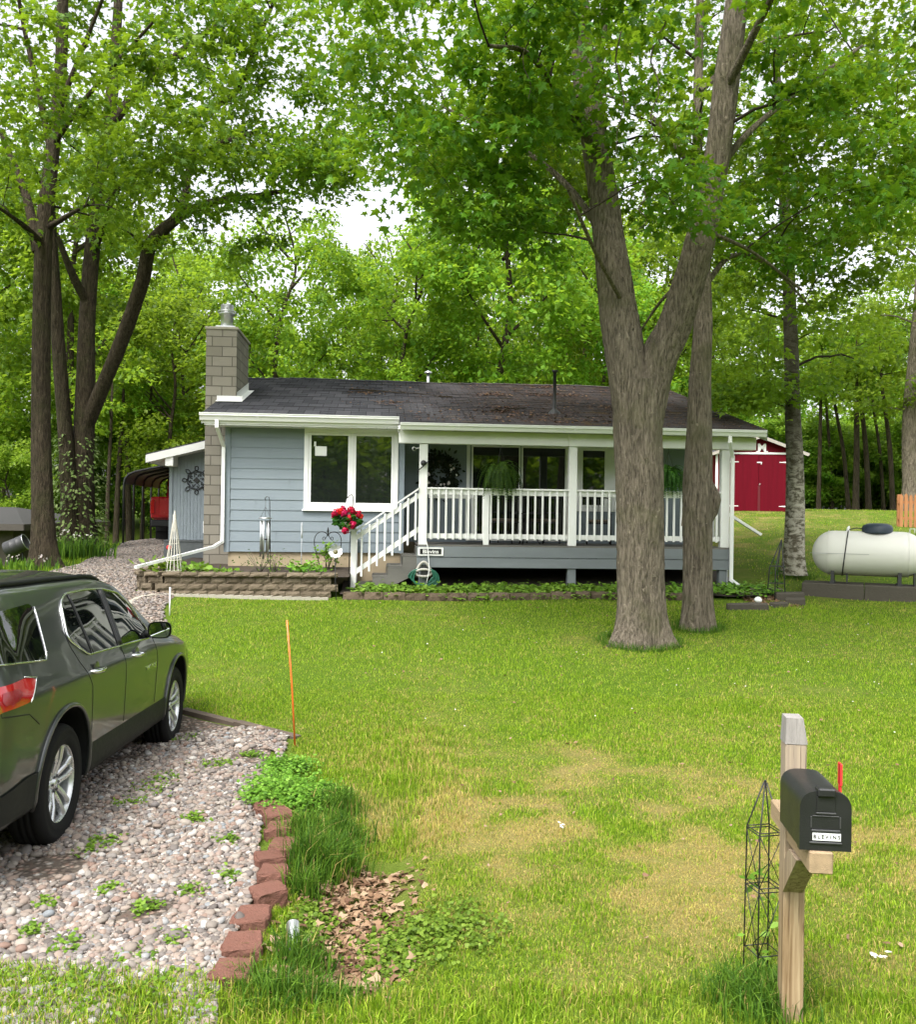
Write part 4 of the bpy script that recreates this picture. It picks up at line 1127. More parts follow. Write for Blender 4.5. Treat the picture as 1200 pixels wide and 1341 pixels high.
KINDS = [forest_kind('a', 16, 3.6, 5.0, 31, 95, 145, .23, .22), forest_kind('b', 19, 4.2, 7.0, 32, 100, 145, .24, .26, lean=.8), forest_kind('c', 14, 3.2, 3.2, 33, 95, 145, .21, .17),
         forest_kind('d', 12, 3.0, 2.2, 34, 90, 145, .20, .13, lean=-.6), forest_kind('e', 5.5, 2.2, .3, 35, 70, 190, .17, .05, 'leaf_bush', low=True)]
USED = set()
def put(kind, x, y, s, rz, nm, label, cat, group, sz=None):
    root = empty(nm, (x, y, h1(x, y)-.1), rz, label, cat, group); root.scale = (s, s, sz or s)
    for o in KINDS[kind]:
        if (kind, o.name.split('.')[0]) in USED: c = o.copy(); COL.objects.link(c)
        else: c = o; USED.add((kind, o.name.split('.')[0]))
        c.parent = root
    return root
SPOT = [(0, 'left of the tall straight maple'), (60, 'behind the tall straight maple'), (95, 'behind the old multi stemmed maple'), (150, 'behind the black carport'), (215, 'left of the chimney'), (268, 'behind the chimney'),
        (325, 'just right of the chimney'), (400, 'above the front window'), (470, 'above the left end of the porch'), (545, 'above the porch steps post'), (610, 'behind the long roof branch'), (690, 'behind the roof vent pipe'), (760, 'left of the forked maple'),
        (830, 'behind the forked maple'), (900, 'behind the slimmer front maple'), (950, 'above the left half of the red shed'), (1000, 'above the shed door'), (1035, 'behind the birch'), (1065, 'between birch and propane tank'), (1110, 'above the propane tank dome'), (1150, 'above the right end of the propane tank'), (1180, 'behind the picket fence')]
seen_labels = {}
def spot(px):
    s = 'beyond the left edge of the garage'
    for p, t in SPOT:
        if px >= p: s = t
    return s
rf = random.Random(5)
def forest_row(y0, xs, rank, kinds):
    for x in xs:
        if y0 > 40 and x > .24*y0: continue      # the woods open up on the right
        x = x+rf.uniform(-1, 1); y = y0+rf.uniform(-2, 2); px = 600+1200*x/y
        k = rf.choice(kinds); s = rf.uniform(.85, 1.15); sz = s*rf.uniform(.9, 1.1)
        if 385 < px < 545 and y < 75: k = rf.choice([2, 3]); s = .85; sz = 1.02*y/44
        if 930 < px < 1010: k = rf.choice([2, 3]); sz = s*.9
        kd = ['leafy tree', 'tall leaning tree', 'round crowned tree', 'slender low tree'][k]
        lb = f'{kd}, {rank}, {spot(px)}'
        if lb in seen_labels:
            lb2 = f'other {kd}, {rank}, {spot(px)}'; lb = lb2 if lb2 not in seen_labels else f'third {kd}, {rank}, {spot(px)}'
        seen_labels[lb] = 1
        put(k, x, y, s, rf.uniform(0, 6.28), 'woodland_tree', lb, 'tree', 'trees of the woods behind the house', sz)
forest_row(36, [-19, -14.5, -11, -6.5, -2.2, 2.2, 6.4], 'nearest rank of the woods', [0, 2, 3])
for i_, x_ in enumerate((15.5, 20, 24.5, 29, 33)): put([0, 2, 3, 0, 2][i_], x_, 57+2*(i_ % 2), 1.05, i_*1.3, 'woodland_tree', ('leafy tree in the woods straight behind the birch', 'round crowned tree in the woods behind the propane tank', 'slender low tree in the woods behind the tank dome', 'leafy tree in the woods left of the picket fence', 'round crowned tree in the woods behind the picket fence')[i_], 'tree', 'trees of the woods behind the house', 1.0)
forest_row(44, [-23, -18, -13, -8.6, -3.5, 1.0, 5.5, 10.2, 14.6, 19, 23.5], 'second rank of the woods', [0, 1, 2, 3])
forest_row(53, [-28, -22, -16.5, -11, -6, 0, 5.6, 11, 16.5, 22, 27], 'third rank of the woods', [0, 1, 2])
forest_row(64, [-33, -26, -19, -12.5, -5, 2, 8.5, 15.5, 22, 28.5, 34], 'rearmost rank of the woods', [0, 1, 2])
# bare slim trunks at the edge of the back lawn
def slim(px, d, wpx, lean, label):
    b = W(px, 670, d); b.z = h1(b.x, b.y)-.1
    root = tree_root('young_tree', b, label, 'slim dark trunks along the edge of the woods')
    w_ = Wood(); top = 7.5
    w_.limb([b, b+Vector((lean*.3, 0, top*.35)), b+Vector((lean*.8, .1, top*.7)), b+Vector((lean, .1, top))], [px2r(wpx, d), px2r(wpx*.85, d), px2r(wpx*.6, d), .03], 10, .06, .3, int(px), .15)
    C = ell(14, (b.x+lean*.7, b.y, b.z+top*.85), (1.7, 1.7, 1.9), np.random.default_rng(int(px)), .1)
    attach(w_, C, np.random.default_rng(int(px)))
    off(w_.build('trunk', M['bark_dark'], root), b)
    off(clump_leaves('crown', C, 110, .8, .19, 'dia', M['leaf_forest'], root, np.random.default_rng(int(px)+1)), b)
for px, d, wpx, ln, lb in ((1072, 39, 6, .1, 'slim dark trunk just right of the birch'), (1090, 42, 5, -.4, 'thin dark trunk second from the birch'), (1112, 40, 6, -.9, 'bent dark trunk leaning left above the propane tank'), (1121, 38, 9, .0, 'thickest dark trunk above the propane tank dome'),
                          (1138, 39, 8, -.5, 'dark trunk leaning left above the propane tank'), (1158, 41, 5, -.7, 'thinnest slanting trunk above the right end of the tank'), (1170, 37, 7, -.6, 'dark leaning trunk left of the picket fence')):
    slim(px, d, wpx, ln, lb)
for px, d, wpx, ln, lb in ((152, 35, 8, .2, 'slim dark trunk directly behind the carport'), (170, 37, 9, -.3, 'dark trunk behind the carport posts'), (186, 36, 6, .3, 'thin dark trunk left of the side wing roof'), (140, 33, 6, .1, 'thin trunk between the old maple and the carport')):
    slim(px, d, wpx, ln, lb)
bF = W(1195, 660, 35); bF.z = h1(bF.x, bF.y)-.1
tF = tree_root('maple_tree', bF, 'stout grey brown trunk behind the picket fence at the right edge')
w_ = Wood(); w_.limb([bF, bF+Vector((0, 0, 1)), bF+Vector((-.05, 0, 4)), bF+Vector((.2, 0, 8)), bF+Vector((.3, 0, 13))], [.42, .36, .33, .24, .06], 24, .05, .4, 40, .12)
C = ell(90, (bF.x, bF.y, 11), (4.2, 4, 5), rg, .4); attach(w_, C, rg); off(w_.build('trunk', M['bark'], tF), bF)
off(clump_leaves('crown', C, 150, .9, .2, 'dia', M['leaf_forest'], tF, rg), bF)
# undergrowth
def bushes(spots):
    for px, d, s, sz in spots:
        x = (px-600)/1200*d; lb = f'leafy bush in the undergrowth {spot(px)}'
        if lb in seen_labels: lb = f'further leafy bush in the undergrowth {spot(px)}'
        if lb in seen_labels: lb = f'third leafy bush in the undergrowth {spot(px)}'
        seen_labels[lb] = 1
        put(4, x, d, s, rf.uniform(0, 6.28), 'bush', lb, 'bush', 'bushes under the trees', sz)
bushes([(10, 34, .8, .8), (45, 38, 1.0, 1.0), (80, 40, .9, .9), (120, 41, .9, 1.0), (165, 42, 1.1, 1.2), (205, 40, .9, 1.0), (240, 43, 1.1, 1.2), (1000, 46, 1.0, .9), (1045, 44, 1.0, .9), (1075, 48, 1.1, .9), (1100, 46, 1.1, .8), (1130, 50, 1.2, .9), (1155, 46, 1.0, .7), (1180, 45, 1.1, .8), (1215, 42, 1.2, .9), (1055, 43, .9, .6), (1072, 45, 1, .8), (1088, 43, .9, .7), (1104, 46, 1, .9), (1120, 44, .9, .8), (1136, 46, 1, .9), (1150, 44, .8, .7), (1164, 46, 1, .9), (1178, 44, .9, .8), (1192, 45, 1, .8), (1208, 44, 1, .9), (330, 44, 1.2, 1.3), (560, 46, 1.3, 1.4), (650, 45, 1.3, 1.4), (740, 44, 1.2, 1.3), (900, 44, 1.2, 1.2)])
# farther woods that read as one mass, and the woods across the road behind the viewer
def woods(name, spots, label, seed):
    rg = np.random.default_rng(seed); w_ = Wood(); C = []
    for x, y, h in spots:
        z = h1(x, y); w_.limb([(x, y, z-.2), (x+rg.normal(0, .3), y, z+h*.5), (x+rg.normal(0, .5), y, z+h*.9)], [.28, .2, .05], 7, 0, None, 0, .8)
        C.append(ell(46, (x, y, z+h*.55), (3.8, 3.2, h*.47), rg, .2))
    C = np.concatenate(C)
    k = rg.poisson(34, len(C)); idx = np.repeat(np.arange(len(C)), k); m = len(idx)
    P = C[idx]+rg.normal(0, .8, (m, 3))
    lv = leaves(name, P, rand_dirs(m, rg), np.array([0, 0, 1.])+rg.normal(0, .6, (m, 3)), rg.uniform(.4, .75, m), 'dia', M['leaf_forest'])
    tv = np_mesh('tmp', np.concatenate(w_.V), np.concatenate(w_.F), M['bark_dark'])
    import bmesh
    lv.data.materials.append(M['bark_dark']); bm = bmesh.new(); bm.from_mesh(lv.data); nf = len(bm.faces); bm.from_mesh(tv.data); bm.faces.ensure_lookup_table()
    for f in bm.faces[nf:]: f.material_index = 1; f.smooth = True
    bm.to_mesh(lv.data); bm.free(); bpy.data.objects.remove(tv)
    tag(lv, label, 'woods', kind='stuff')
rw = random.Random(8)
woods('woods', [(x+rw.uniform(-1.5, 1.5), 78+rw.uniform(-4, 5), rw.uniform(11, 15) if not (-14 < x < -3) else 9) for x in range(-66, 67, 6)], 'distant woods closing the view behind the nearer trees', 51)
woods('woods', [(x+rw.uniform(-2, 2), yy+rw.uniform(-3, 3), hh_*rw.uniform(.8, 1.2)) for yy, hh_ in ((-22, 8), (-30, 12), (-38, 14)) for x in range(-40, 41, 5)], 'woods across the road mirrored in the house windows', 52)
# ================================================================== CAR
def text_mesh(name, txt, size, mat, parent, M4, depth=.004, align='CENTER', bold=0.0, sx=1.0):
    cu = bpy.data.curves.new('lettering', 'FONT'); cu.body = txt; cu.size = size; cu.extrude = depth; cu.align_x = align; cu.align_y = 'CENTER'; cu.offset = bold; cu.resolution_u = 3
    ob = bpy.data.objects.new('lettering', cu); COL.objects.link(ob)
    me = bpy.data.meshes.new_from_object(ob.evaluated_get(bpy.context.evaluated_depsgraph_get()))
    bpy.data.objects.remove(ob)
    me.transform(M4 @ Matrix.Diagonal((sx, 1, 1, 1))); me.materials.clear(); me.materials.append(mat)
    return link(name, me, parent)
def car_paint():
    t = NT('green_grey_car_paint'); o = t.obj()
    n = t.noise(o, 900, 2, .5)
    c = t.mix(n, (.022,.026,.025), (.038,.043,.041))
    return t.done(t.bsdf(c, .38, None, .35, .5, .8, Coat_Roughness=.05))
M['car_paint'] = car_paint()
M['chrome'] = plain('chrome', (.75,.76,.77), .14, .03, 5, .0, metal=1.0)
M['alloy'] = plain('alloy_wheel', (.66,.67,.68), .28, .05, 6, .0, metal=.75)
M['cladding'] = plain('dark_cladding', (.008,.009,.009), .6, .15, 30, .1, 200, spec=.25)
def tail_mat():
    t = NT('red_lamp_glass'); return t.done(t.bsdf((.45,.006,.012), .08, None, 0, .6, 1.0))
M['tail'] = tail_mat()

KS = ['in', 'sill', 'low', 'mid', 'should', 'belt', 'g1', 'g2', 'rail', 'roof', 'top']
FULL = [(.80,.27), (.955,.335), (.985,.50), (.998,.76), (1.0,1.04), (.955,1.20), (.865,1.43), (.77,1.645), (.675,1.735), (.38,1.79), (0,1.80)]
def st(wm=1.0, **kw):
    L = [list(p) for p in FULL]
    for p in L: p[0] *= wm
    for k, v in kw.items(): L[KS.index(k)] = list(v)
    return L
STN = [(-1.14, st(.80, sill=(.70,.42), low=(.74,.55), mid=(.75,.78), should=(.72,.95), belt=(.68,1.02), g1=(.6,1.05), g2=(.5,1.06), rail=(.4,1.07), roof=(.2,1.07), top=(0,1.07), **{'in': (.5,.40)})),
       (-1.07, st(.9, sill=(.84,.36), belt=(.83,1.15), g1=(.76,1.24), g2=(.68,1.30), rail=(.6,1.33), roof=(.35,1.35), top=(0,1.36))),
       (-.92, st(.95, g1=(.80,1.42), g2=(.72,1.60), rail=(.63,1.66), roof=(.36,1.70), top=(0,1.71))),
       (-.6, st(.98, g2=(.755,1.63), rail=(.665,1.715))), (0, st(1.0)), (.7, st(1.0, rail=(.68,1.745), roof=(.38,1.80), top=(0,1.81))), (1.4, st(1.0, rail=(.68,1.735), roof=(.38,1.79), top=(0,1.80))),
       (1.8, st(1.0, g1=(.868,1.42), g2=(.775,1.60), rail=(.69,1.675), roof=(.38,1.73), top=(0,1.74))), (2.15, st(1.0, g1=(.88,1.36), g2=(.80,1.47), rail=(.72,1.53), roof=(.4,1.585), top=(0,1.60))),
       (2.5, st(1.0, belt=(.957,1.17), g1=(.90,1.26), g2=(.84,1.31), rail=(.77,1.345), roof=(.42,1.385), top=(0,1.40))), (2.8, st(1.0, belt=(.955,1.12), g1=(.91,1.165), g2=(.86,1.185), rail=(.79,1.20), roof=(.42,1.23), top=(0,1.235))),
       (3.07, st(1.0, should=(1.0,1.0), belt=(.955,1.08), g1=(.905,1.125), g2=(.85,1.145), rail=(.77,1.16), roof=(.4,1.185), top=(0,1.19))), (3.5, st(.975, should=(.965,.96), belt=(.915,1.03), g1=(.86,1.07), g2=(.80,1.09), rail=(.72,1.105), roof=(.38,1.125), top=(0,1.13))),
       (3.85, st(.9, mid=(.90,.72), should=(.86,.88), belt=(.80,.95), g1=(.74,.985), g2=(.67,1.0), rail=(.58,1.015), roof=(.3,1.035), top=(0,1.04))),
       (4.05, st(.72, sill=(.66,.36), low=(.70,.50), mid=(.70,.66), should=(.66,.76), belt=(.6,.80), g1=(.52,.82), g2=(.46,.83), rail=(.38,.84), roof=(.2,.85), top=(0,.85), **{'in': (.5,.33)}))]
def lowz(z): return z-.058*min(1, max(0, (z-.85)/.33))
for _a, _c in STN:
    for _p in _c: _p[1] = lowz(_p[1])
_S = np.array([a for a, _ in STN]); _C = np.array([c for _, c in STN])
def hermite(xs, ys, x):
    m = np.zeros_like(ys); dx = np.diff(xs); d = np.diff(ys, axis=0)/dx.reshape(-1, *([1]*(ys.ndim-1)))
    m[1:-1] = (d[:-1]*dx[1:].reshape(-1, *([1]*(ys.ndim-1)))+d[1:]*dx[:-1].reshape(-1, *([1]*(ys.ndim-1))))/(dx[1:]+dx[:-1]).reshape(-1, *([1]*(ys.ndim-1)))
    m[0] = d[0]; m[-1] = d[-1]
    i = int(np.clip(np.searchsorted(xs, x)-1, 0, len(xs)-2)); h = xs[i+1]-xs[i]; t = (x-xs[i])/h
    return (2*t**3-3*t*t+1)*ys[i]+(t**3-2*t*t+t)*h*m[i]+(-2*t**3+3*t*t)*ys[i+1]+(t**3-t*t)*h*m[i+1]
TT = np.linspace(0, 10, 61)
def section(s):
    c = hermite(_S, _C, s); return np.array([hermite(np.arange(11.), c, t) for t in TT])
_cache = {}
def wz(s, z):
    """half width of the body side at station s, height z"""
    k = round(s, 3)
    if k not in _cache:
        q = section(s); _cache[k] = q[6:50]
    q = _cache[k]; i = np.argsort(q[:, 1]); return float(np.interp(z, q[i, 1], q[i, 0]))
def side(s, z, o=.004):
    z = lowz(z)
    w0 = wz(s, z); e = .02; n = Vector((-(wz(s+e, z)-wz(s-e, z))/(2*e), -1, -(wz(s, z+e)-wz(s, z-e))/(2*e)*-1))
    n = Vector((0, -1, (wz(s, z-e)-wz(s, z+e))/(2*e))).normalized()
    return Vector((s, -w0, z))+n*o
CARPOS = Vector((-3.54, 5.933, .0)); CH_ = R(93.9)
car = empty('suv_car', CARPOS, CH_, 'dark green grey sport utility vehicle with silver alloy wheels parked on the gravel pad', 'car')
car.rotation_euler = (0, R(2.6), CH_)
# body shell
ss = np.concatenate([np.linspace(-1.14, -.9, 7), np.linspace(-.84, 3.4, 72), np.linspace(3.45, 4.05, 14)])
rings = []
for s in ss:
    q = section(s); L = [(s, -a, b) for a, b in q]; Rr = [(s, a, b) for a, b in q[::-1][1:]]
    rings.append(L+Rr)
nr = len(rings[0]); V = [p for r in rings for p in r]; F = []
for i in range(len(ss)-1):
    for k in range(nr):
        k2 = (k+1) % nr; F.append((i*nr+k, (i+1)*nr+k, (i+1)*nr+k2, i*nr+k2))
F.append(tuple(range(nr))); F.append(tuple((len(ss)-1)*nr+k for k in range(nr-1, -1, -1)))
mb = MB(); mb.add(V, F, True); body = mb.build('body', M['car_paint'], car, fix=True)
AR, AZ = .455, .43
cut = MB()
for s in (0, 3.07):
    for sg in (-1, 1):
        M4 = Matrix.Translation((s, sg*.86, AZ)) @ Matrix.Rotation(PI/2, 4, 'X')
        cut.lathe([(0, -.25), (AR, -.25), (AR, .25), (0, .25)], 56, M4, False)
co_ = cut.build('cutter', M['cladding'], None, fix=True)
body.parent = None
md = body.modifiers.new('arches', 'BOOLEAN'); md.operation = 'DIFFERENCE'; md.object = co_; md.solver = 'EXACT'
bpy.context.view_layer.update()
me = bpy.data.meshes.new_from_object(body.evaluated_get(bpy.context.evaluated_depsgraph_get()))
body.modifiers.clear(); body.data = me; body.parent = car; bpy.data.objects.remove(co_)
me.materials.clear(); me.materials.append(M['car_paint']); me.materials.append(M['cladding'])
for p in me.polygons:
    c = p.center; p.use_smooth = True; n = p.normal
    for s in (0, 3.07):
        rr = math.hypot(c.x-s, c.z-AZ)
        if rr < AR+.004 and (abs(n.y) < .35 and rr > AR-.02 or abs(c.y) < .66 and abs(n.y) > .8): p.material_index = 1; p.use_smooth = False
    if c.z < .36 and abs(n.z) > .7: p.material_index = 1
me.set_sharp_from_angle(angle=R(32))
def panel(name, poly, mat, o=.004, cols=26, rows=7, parent=car, mirror=True):
    """patch following the body side; poly in (s, z), monotone in s"""
    xs = [p[0] for p in poly]; a, b = min(xs), max(xs)
    def lim(s):
        zs = []
        for (x0, z0), (x1, z1) in zip(poly, poly[1:]+poly[:1]):
            if x0 == x1:
                if abs(s-x0) < 1e-6: zs += [z0, z1]
            elif min(x0, x1)-1e-6 <= s <= max(x0, x1)+1e-6: zs.append(z0+(z1-z0)*(s-x0)/(x1-x0))
        return min(zs), max(zs)
    obs = []
    for sg in ((1, -1) if mirror else (1,)):
        V, F = [], []
        for i in range(cols+1):
            s = a+(b-a)*i/cols; s_ = min(max(s, a+1e-5), b-1e-5); lo, hi = lim(s_)
            for j in range(rows+1):
                p = side(s, lo+(hi-lo)*j/rows, o); V.append((p.x, p.y*sg, p.z))
        m = rows+1
        for i in range(cols):
            for j in range(rows):
                f = (i*m+j, (i+1)*m+j, (i+1)*m+j+1, i*m+j+1); F.append(f if sg > 0 else f[::-1])
        mb = MB(); mb.add(V, F, True); obs.append(mb.build(name, mat, parent))
    return obs
def line(mb, pts, r, o=.004, n=8, closed=False, step=.04):
    P = []
    L = list(pts)+([pts[0]] if closed else [])
    for (a, b), (c, d) in zip(L[:-1], L[1:]):
        k = max(1, int(math.hypot(c-a, d-b)/step))
        for i in range(k): P.append(side(a+(c-a)*i/k, b+(d-b)*i/k, o))
    if not closed: P.append(side(*L[-1], o))
    mb.tube(P, r, n, closed=closed)
def rnd(poly, r=.05, n=4):
    """round the corners of an outline"""
    out = []
    m = len(poly)
    for i in range(m):
        p = Vector(poly[i]); a = Vector(poly[i-1])-p; b = Vector(poly[(i+1) % m])-p
        ra = min(r, a.length*.45, b.length*.45); A = p+a.normalized()*ra; B = p+b.normalized()*ra
        for k in range(n+1):
            t = k/n; q = A*(1-t)**2+p*2*t*(1-t)+B*t*t; out.append((q.x, q.y))
    return out
W1 = rnd([(.50,1.225), (1.2,1.215), (2.08,1.20), (2.14,1.235), (1.92,1.50), (1.70,1.615), (1.35,1.66), (.95,1.668), (.50,1.655), (.34,1.60), (.22,1.36)], .06)
panel('side_glass', W1, M['glass_tint'], .003, 60, 10)
mb = MB(); line(mb, W1, .0085, .006, 8, True); mb.build('window_trim', M['chrome'], car)
mb = MB(); line(mb, [(1.22,1.22), (1.24,1.655)], .010, .005); line(mb, [(1.30,1.22), (1.32,1.655)], .010, .005); line(mb, [(1.26,1.22), (1.28,1.655)], .022, .0); mb.build('door_pillar', M['black_plastic'], car)
mb = MB(); line(mb, [(.60,1.225), (.56,1.648)], .009, .005); mb.build('window_divider', M['black_plastic'], car)
W2 = rnd([(-.96,1.32), (-.22,1.275), (-.20,1.36), (-.12,1.585), (-.16,1.625), (-.86,1.585)], .05)
panel('quarter_glass', W2, M['glass_tint'], .003, 34, 8)
mb = MB(); line(mb, [(-.95,1.317), (-.24,1.272), (-.205,1.30), (-.115,1.60)], .006, .005); mb.build('window_trim', M['chrome'], car)
# doors: shut lines, handles
mb = MB()
G = .0045
def seam(pts):
    mb = MB(); line(mb, pts, G, -.0015); mb.build('shut_line', M['part_and_shade_black'], body)
seam([(.20,1.42), (.235,1.30), (.36,1.12), (.45,.98), (.47,.80), (.49,.56)])
seam([(1.27,1.205), (1.27,.56)])
seam([(2.20,1.19), (2.24,.95), (2.20,.56)])
seam([(-.98,1.27), (-.93,1.0), (-.62,.96), (-.48,.86)])
for s in (.47, 1.50):
    hd = MB(); p = side(s, 1.095, .0); q = side(s+.19, 1.095, .0)
    hd.tube([p+Vector((-.02,.01,0)), p+Vector((.015,-.030,0)), (p+q)/2+Vector((0,-.042,0)), q+Vector((-.015,-.034,0)), q+Vector((.02,.01,0))], [.012, .017, .018, .017, .012], 10)
    h_ = hd.build('door_handle', M['chrome'], car)
    cp = MB(); c = side(s+.095, 1.09, -.0); cp.lathe([(0, .004), (.055, .003), (.068, 0)], 18, Matrix.Translation(c) @ Matrix.Rotation(PI/2, 4, 'X')); cp.build('handle_recess', M['car_paint'], h_)
# lower cladding, arch lips
for sg in (1, -1):
    mb = MB(); V, F = [], []
    xs = np.linspace(.44, 2.63, 40); zz = np.linspace(.325, .545, 6)
    for s in xs:
        for j, z in enumerate(zz):
            p = side(s, z, .012 if 0 < j < 5 else .001); V.append((p.x, p.y*sg, p.z))
    for i in range(39):
        for j in range(5):
            f = (i*6+j, (i+1)*6+j, (i+1)*6+j+1, i*6+j+1); F.append(f if sg > 0 else f[::-1])
    mb.add(V, F, True); mb.build('rocker_panel', M['cladding'], car)
    for s0 in (0, 3.07):
        mb = MB(); P = []
        for k in range(31):
            a = R(-12)+R(204)*k/30; s, z = s0+(AR+.012)*math.cos(a), AZ+(AR+.012)*math.sin(a); p = side(s, z, .004); P.append((p.x, p.y*sg, p.z))
        mb.tube(P, .017, 8); mb.build('wheel_arch_lip', M['car_paint'], car)
mb = MB(); V, F = [], []      # dark lower bumper at the rear corner
xs = np.linspace(-1.11, -.44, 20); 
for s in xs:
    top = .50+.07*min(1, (s+1.11)/.5)
    for j in range(6):
        p = side(s, .36+(top-.36)*j/5, .010); V.append(p)
for i in range(19):
    for j in range(5): F.append((i*6+j, (i+1)*6+j, (i+1)*6+j+1, i*6+j+1))
mb.add(V, F, True); mb.build('bumper_lower', M['cladding'], car)
# tail lamp
TL = rnd([(-1.09,1.03), (-.62,1.045), (-.46,1.185), (-.60,1.205), (-1.08,1.19)], .03)
tl = panel('tail_lamp', TL, M['tail'], .009, 20, 6)
mb = MB(); line(mb, [(-.60,1.212), (-.455,1.193), (-.615,1.04)], .004, .009); mb.build('lamp_edge', M['chrome'], tl[0])
panel('lamp_reflector', rnd([(-.93,1.07), (-.76,1.075), (-.69,1.13), (-.74,1.16), (-.92,1.155)], .03), plain('pink_lamp', (.28,.02,.025), .12, .2), .0125, 12, 4, tl[0], False)
# roof rails
for sg in (-1, 1):
    mb = MB(); P = []
    for s in np.linspace(-.62, 1.55, 22):
        q = section(s); e = min(1, (s+.62)/.2, (1.55-s)/.2); P.append((s, sg*(q[48][0]-.01), q[48][1]+.004+.014*e))
    mb.tube(P, [.012]+[.018]*20+[.012], 8); mb.build('roof_rail', M['cladding'], car)
# wing mirrors
for sg in (-1, 1):
    mb = MB()
    M4 = Matrix.Translation((2.03, sg*1.075, 1.22))
    prof = []
    V = []; F = []
    nn, mm = 20, 9
    for j in range(mm):
        t = j/(mm-1); x = -.055+.15*t; k = (1-t**2.4)**.5 if t < 1 else 0.02; k = max(k, .05)
        for i in range(nn):
            a = 2*PI*i/nn; ca, sa = math.cos(a), math.sin(a)
            V.append((x*.85, .100*k*math.copysign(abs(ca)**.6, ca), .074*k*math.copysign(abs(sa)**.6, sa)))
    for j in range(mm-1):
        for i in range(nn): F.append((j*nn+i, j*nn+(i+1) % nn, (j+1)*nn+(i+1) % nn, (j+1)*nn+i))
    mb.add([M4 @ Vector(v) for v in V], F, True)
    mb.tube([(2.07, sg*.93, 1.185), (2.05, sg*1.0, 1.175)], [.035, .03], 8)
    mi = mb.build('wing_mirror', M['cladding'], car, fix=True)
    g = MB(); n_ = [(x*.88, z*.86) for x, z in [(.100*math.copysign(abs(math.cos(a))**.6, math.cos(a)), .074*math.copysign(abs(math.sin(a))**.6, math.sin(a))) for a in np.linspace(0, 2*PI, 25)[:-1]]]
    g.add([M4 @ Vector((-.050, a, b)) for a, b in n_], [tuple(range(24))]); g.build('mirror_glass', plain('mirror_glass', (.8,.82,.84), .03, 0, 1, 0, metal=1.0), mi)
# lettering on the front door
p = side(2.02, .905, .002)
n_ = math.atan2(wz(2.12, .9)-wz(1.92, .9), .2)
M4 = Matrix.Translation(p) @ Matrix.Rotation(-n_, 4, 'Z') @ Matrix.Rotation(PI/2-.02, 4, 'X')
text_mesh('door_lettering', 'TRAVERSE', .062, M['chrome'], car, M4, .0009, bold=.0015, sx=1.25)
# wheels
def wheel(s, sg):
    M4 = Matrix.Translation((s, sg*.865, .385)) @ Matrix.Rotation(PI/2*(1 if sg < 0 else -1), 4, 'X')      # local +Z outward
    mb = MB()
    pr = [(.245,-.12), (.30,-.125), (.355,-.118), (.375,-.095), (.383,-.06)]
    for z in (-.058,-.03,-.028,.0,.002,.03,.032,.06): pr.append((.384 if int(round(z*1000)) % 30 else .376, z))
    pr = [(.245,-.12), (.30,-.125), (.355,-.118), (.374,-.098), (.383,-.07), (.384,-.045), (.375,-.043), (.375,-.035), (.385,-.033), (.386,-.004), (.376,-.002), (.376,.006), (.386,.008), (.385,.034), (.375,.036), (.375,.044), (.384,.046), (.382,.075), (.371,.098), (.352,.112), (.335,.116), (.33,.113), (.30,.117), (.262,.112), (.245,.095)]
    mb.lathe(pr, 64, M4); ty = mb.build('wheel', M['rubber'], car)
    rm = MB()
    rm.lathe([(.236,-.11), (.236,.06), (.240,.092), (.252,.100), (.258,.094), (.250,.085)], 56, M4)
    rm.lathe([(0,.066), (.03,.066), (.034,.058), (.072,.055), (.085,.03), (.085,-.05)], 30, M4)
    for k in range(5):
        for dd in (-.15, .15):
            a = 2*PI*k/5+PI/2; 
            A = [(.06, dd*.06), (.246, dd*.36)]
            ca, sa = math.cos(a), math.sin(a)
            p0 = Vector((.055*ca-dd*.22*sa*.8, .055*sa+dd*.22*ca*.8, .050)); ang = a+dd*1.35
            p1 = Vector((.247*math.cos(ang), .247*math.sin(ang), .085))
            d = (p1-p0).normalized(); x = d.cross(Vector((0,0,1))).normalized()
            V = []
            for q, wd, th in ((p0, .020, .03), ((p0+p1)/2+Vector((0,0,.008)), .019, .025), (p1, .027, .022)):
                V += [q-x*wd, q-x*wd*.45+Vector((0,0,.008)), q+x*wd*.45+Vector((0,0,.008)), q+x*wd, q+x*wd-Vector((0,0,th)), q-x*wd-Vector((0,0,th))]
            F = [(i*6+j, i*6+(j+1) % 6, (i+1)*6+(j+1) % 6, (i+1)*6+j) for i in range(2) for j in range(6)]
            rm.add([M4 @ v for v in V], F)
    rm.build('rim', M['alloy'], ty, fix=True)
    bk = MB(); bk.lathe([(.236,-.03), (.16,-.03), (.155,-.01), (.06,-.01), (0,-.01)], 32, M4); bk.build('brake_disc', M['dark_metal'], ty)
    nu = MB()
    for k in range(6):
        a = 2*PI*k/6; nu.lathe([(.009,.05), (.009,.066), (0,.068)], 8, M4 @ Matrix.Translation((.05*math.cos(a), .05*math.sin(a), 0)))
    nu.build('wheel_nuts', M['dark_metal'], ty)
for s in (0, 3.07):
    for sg in (-1, 1): wheel(s, sg)
mb = MB(); mb.box(-.9, 3.9, -.6, .6, .22, .5); mb.build('underbody', M['part_and_shade_black'], car)
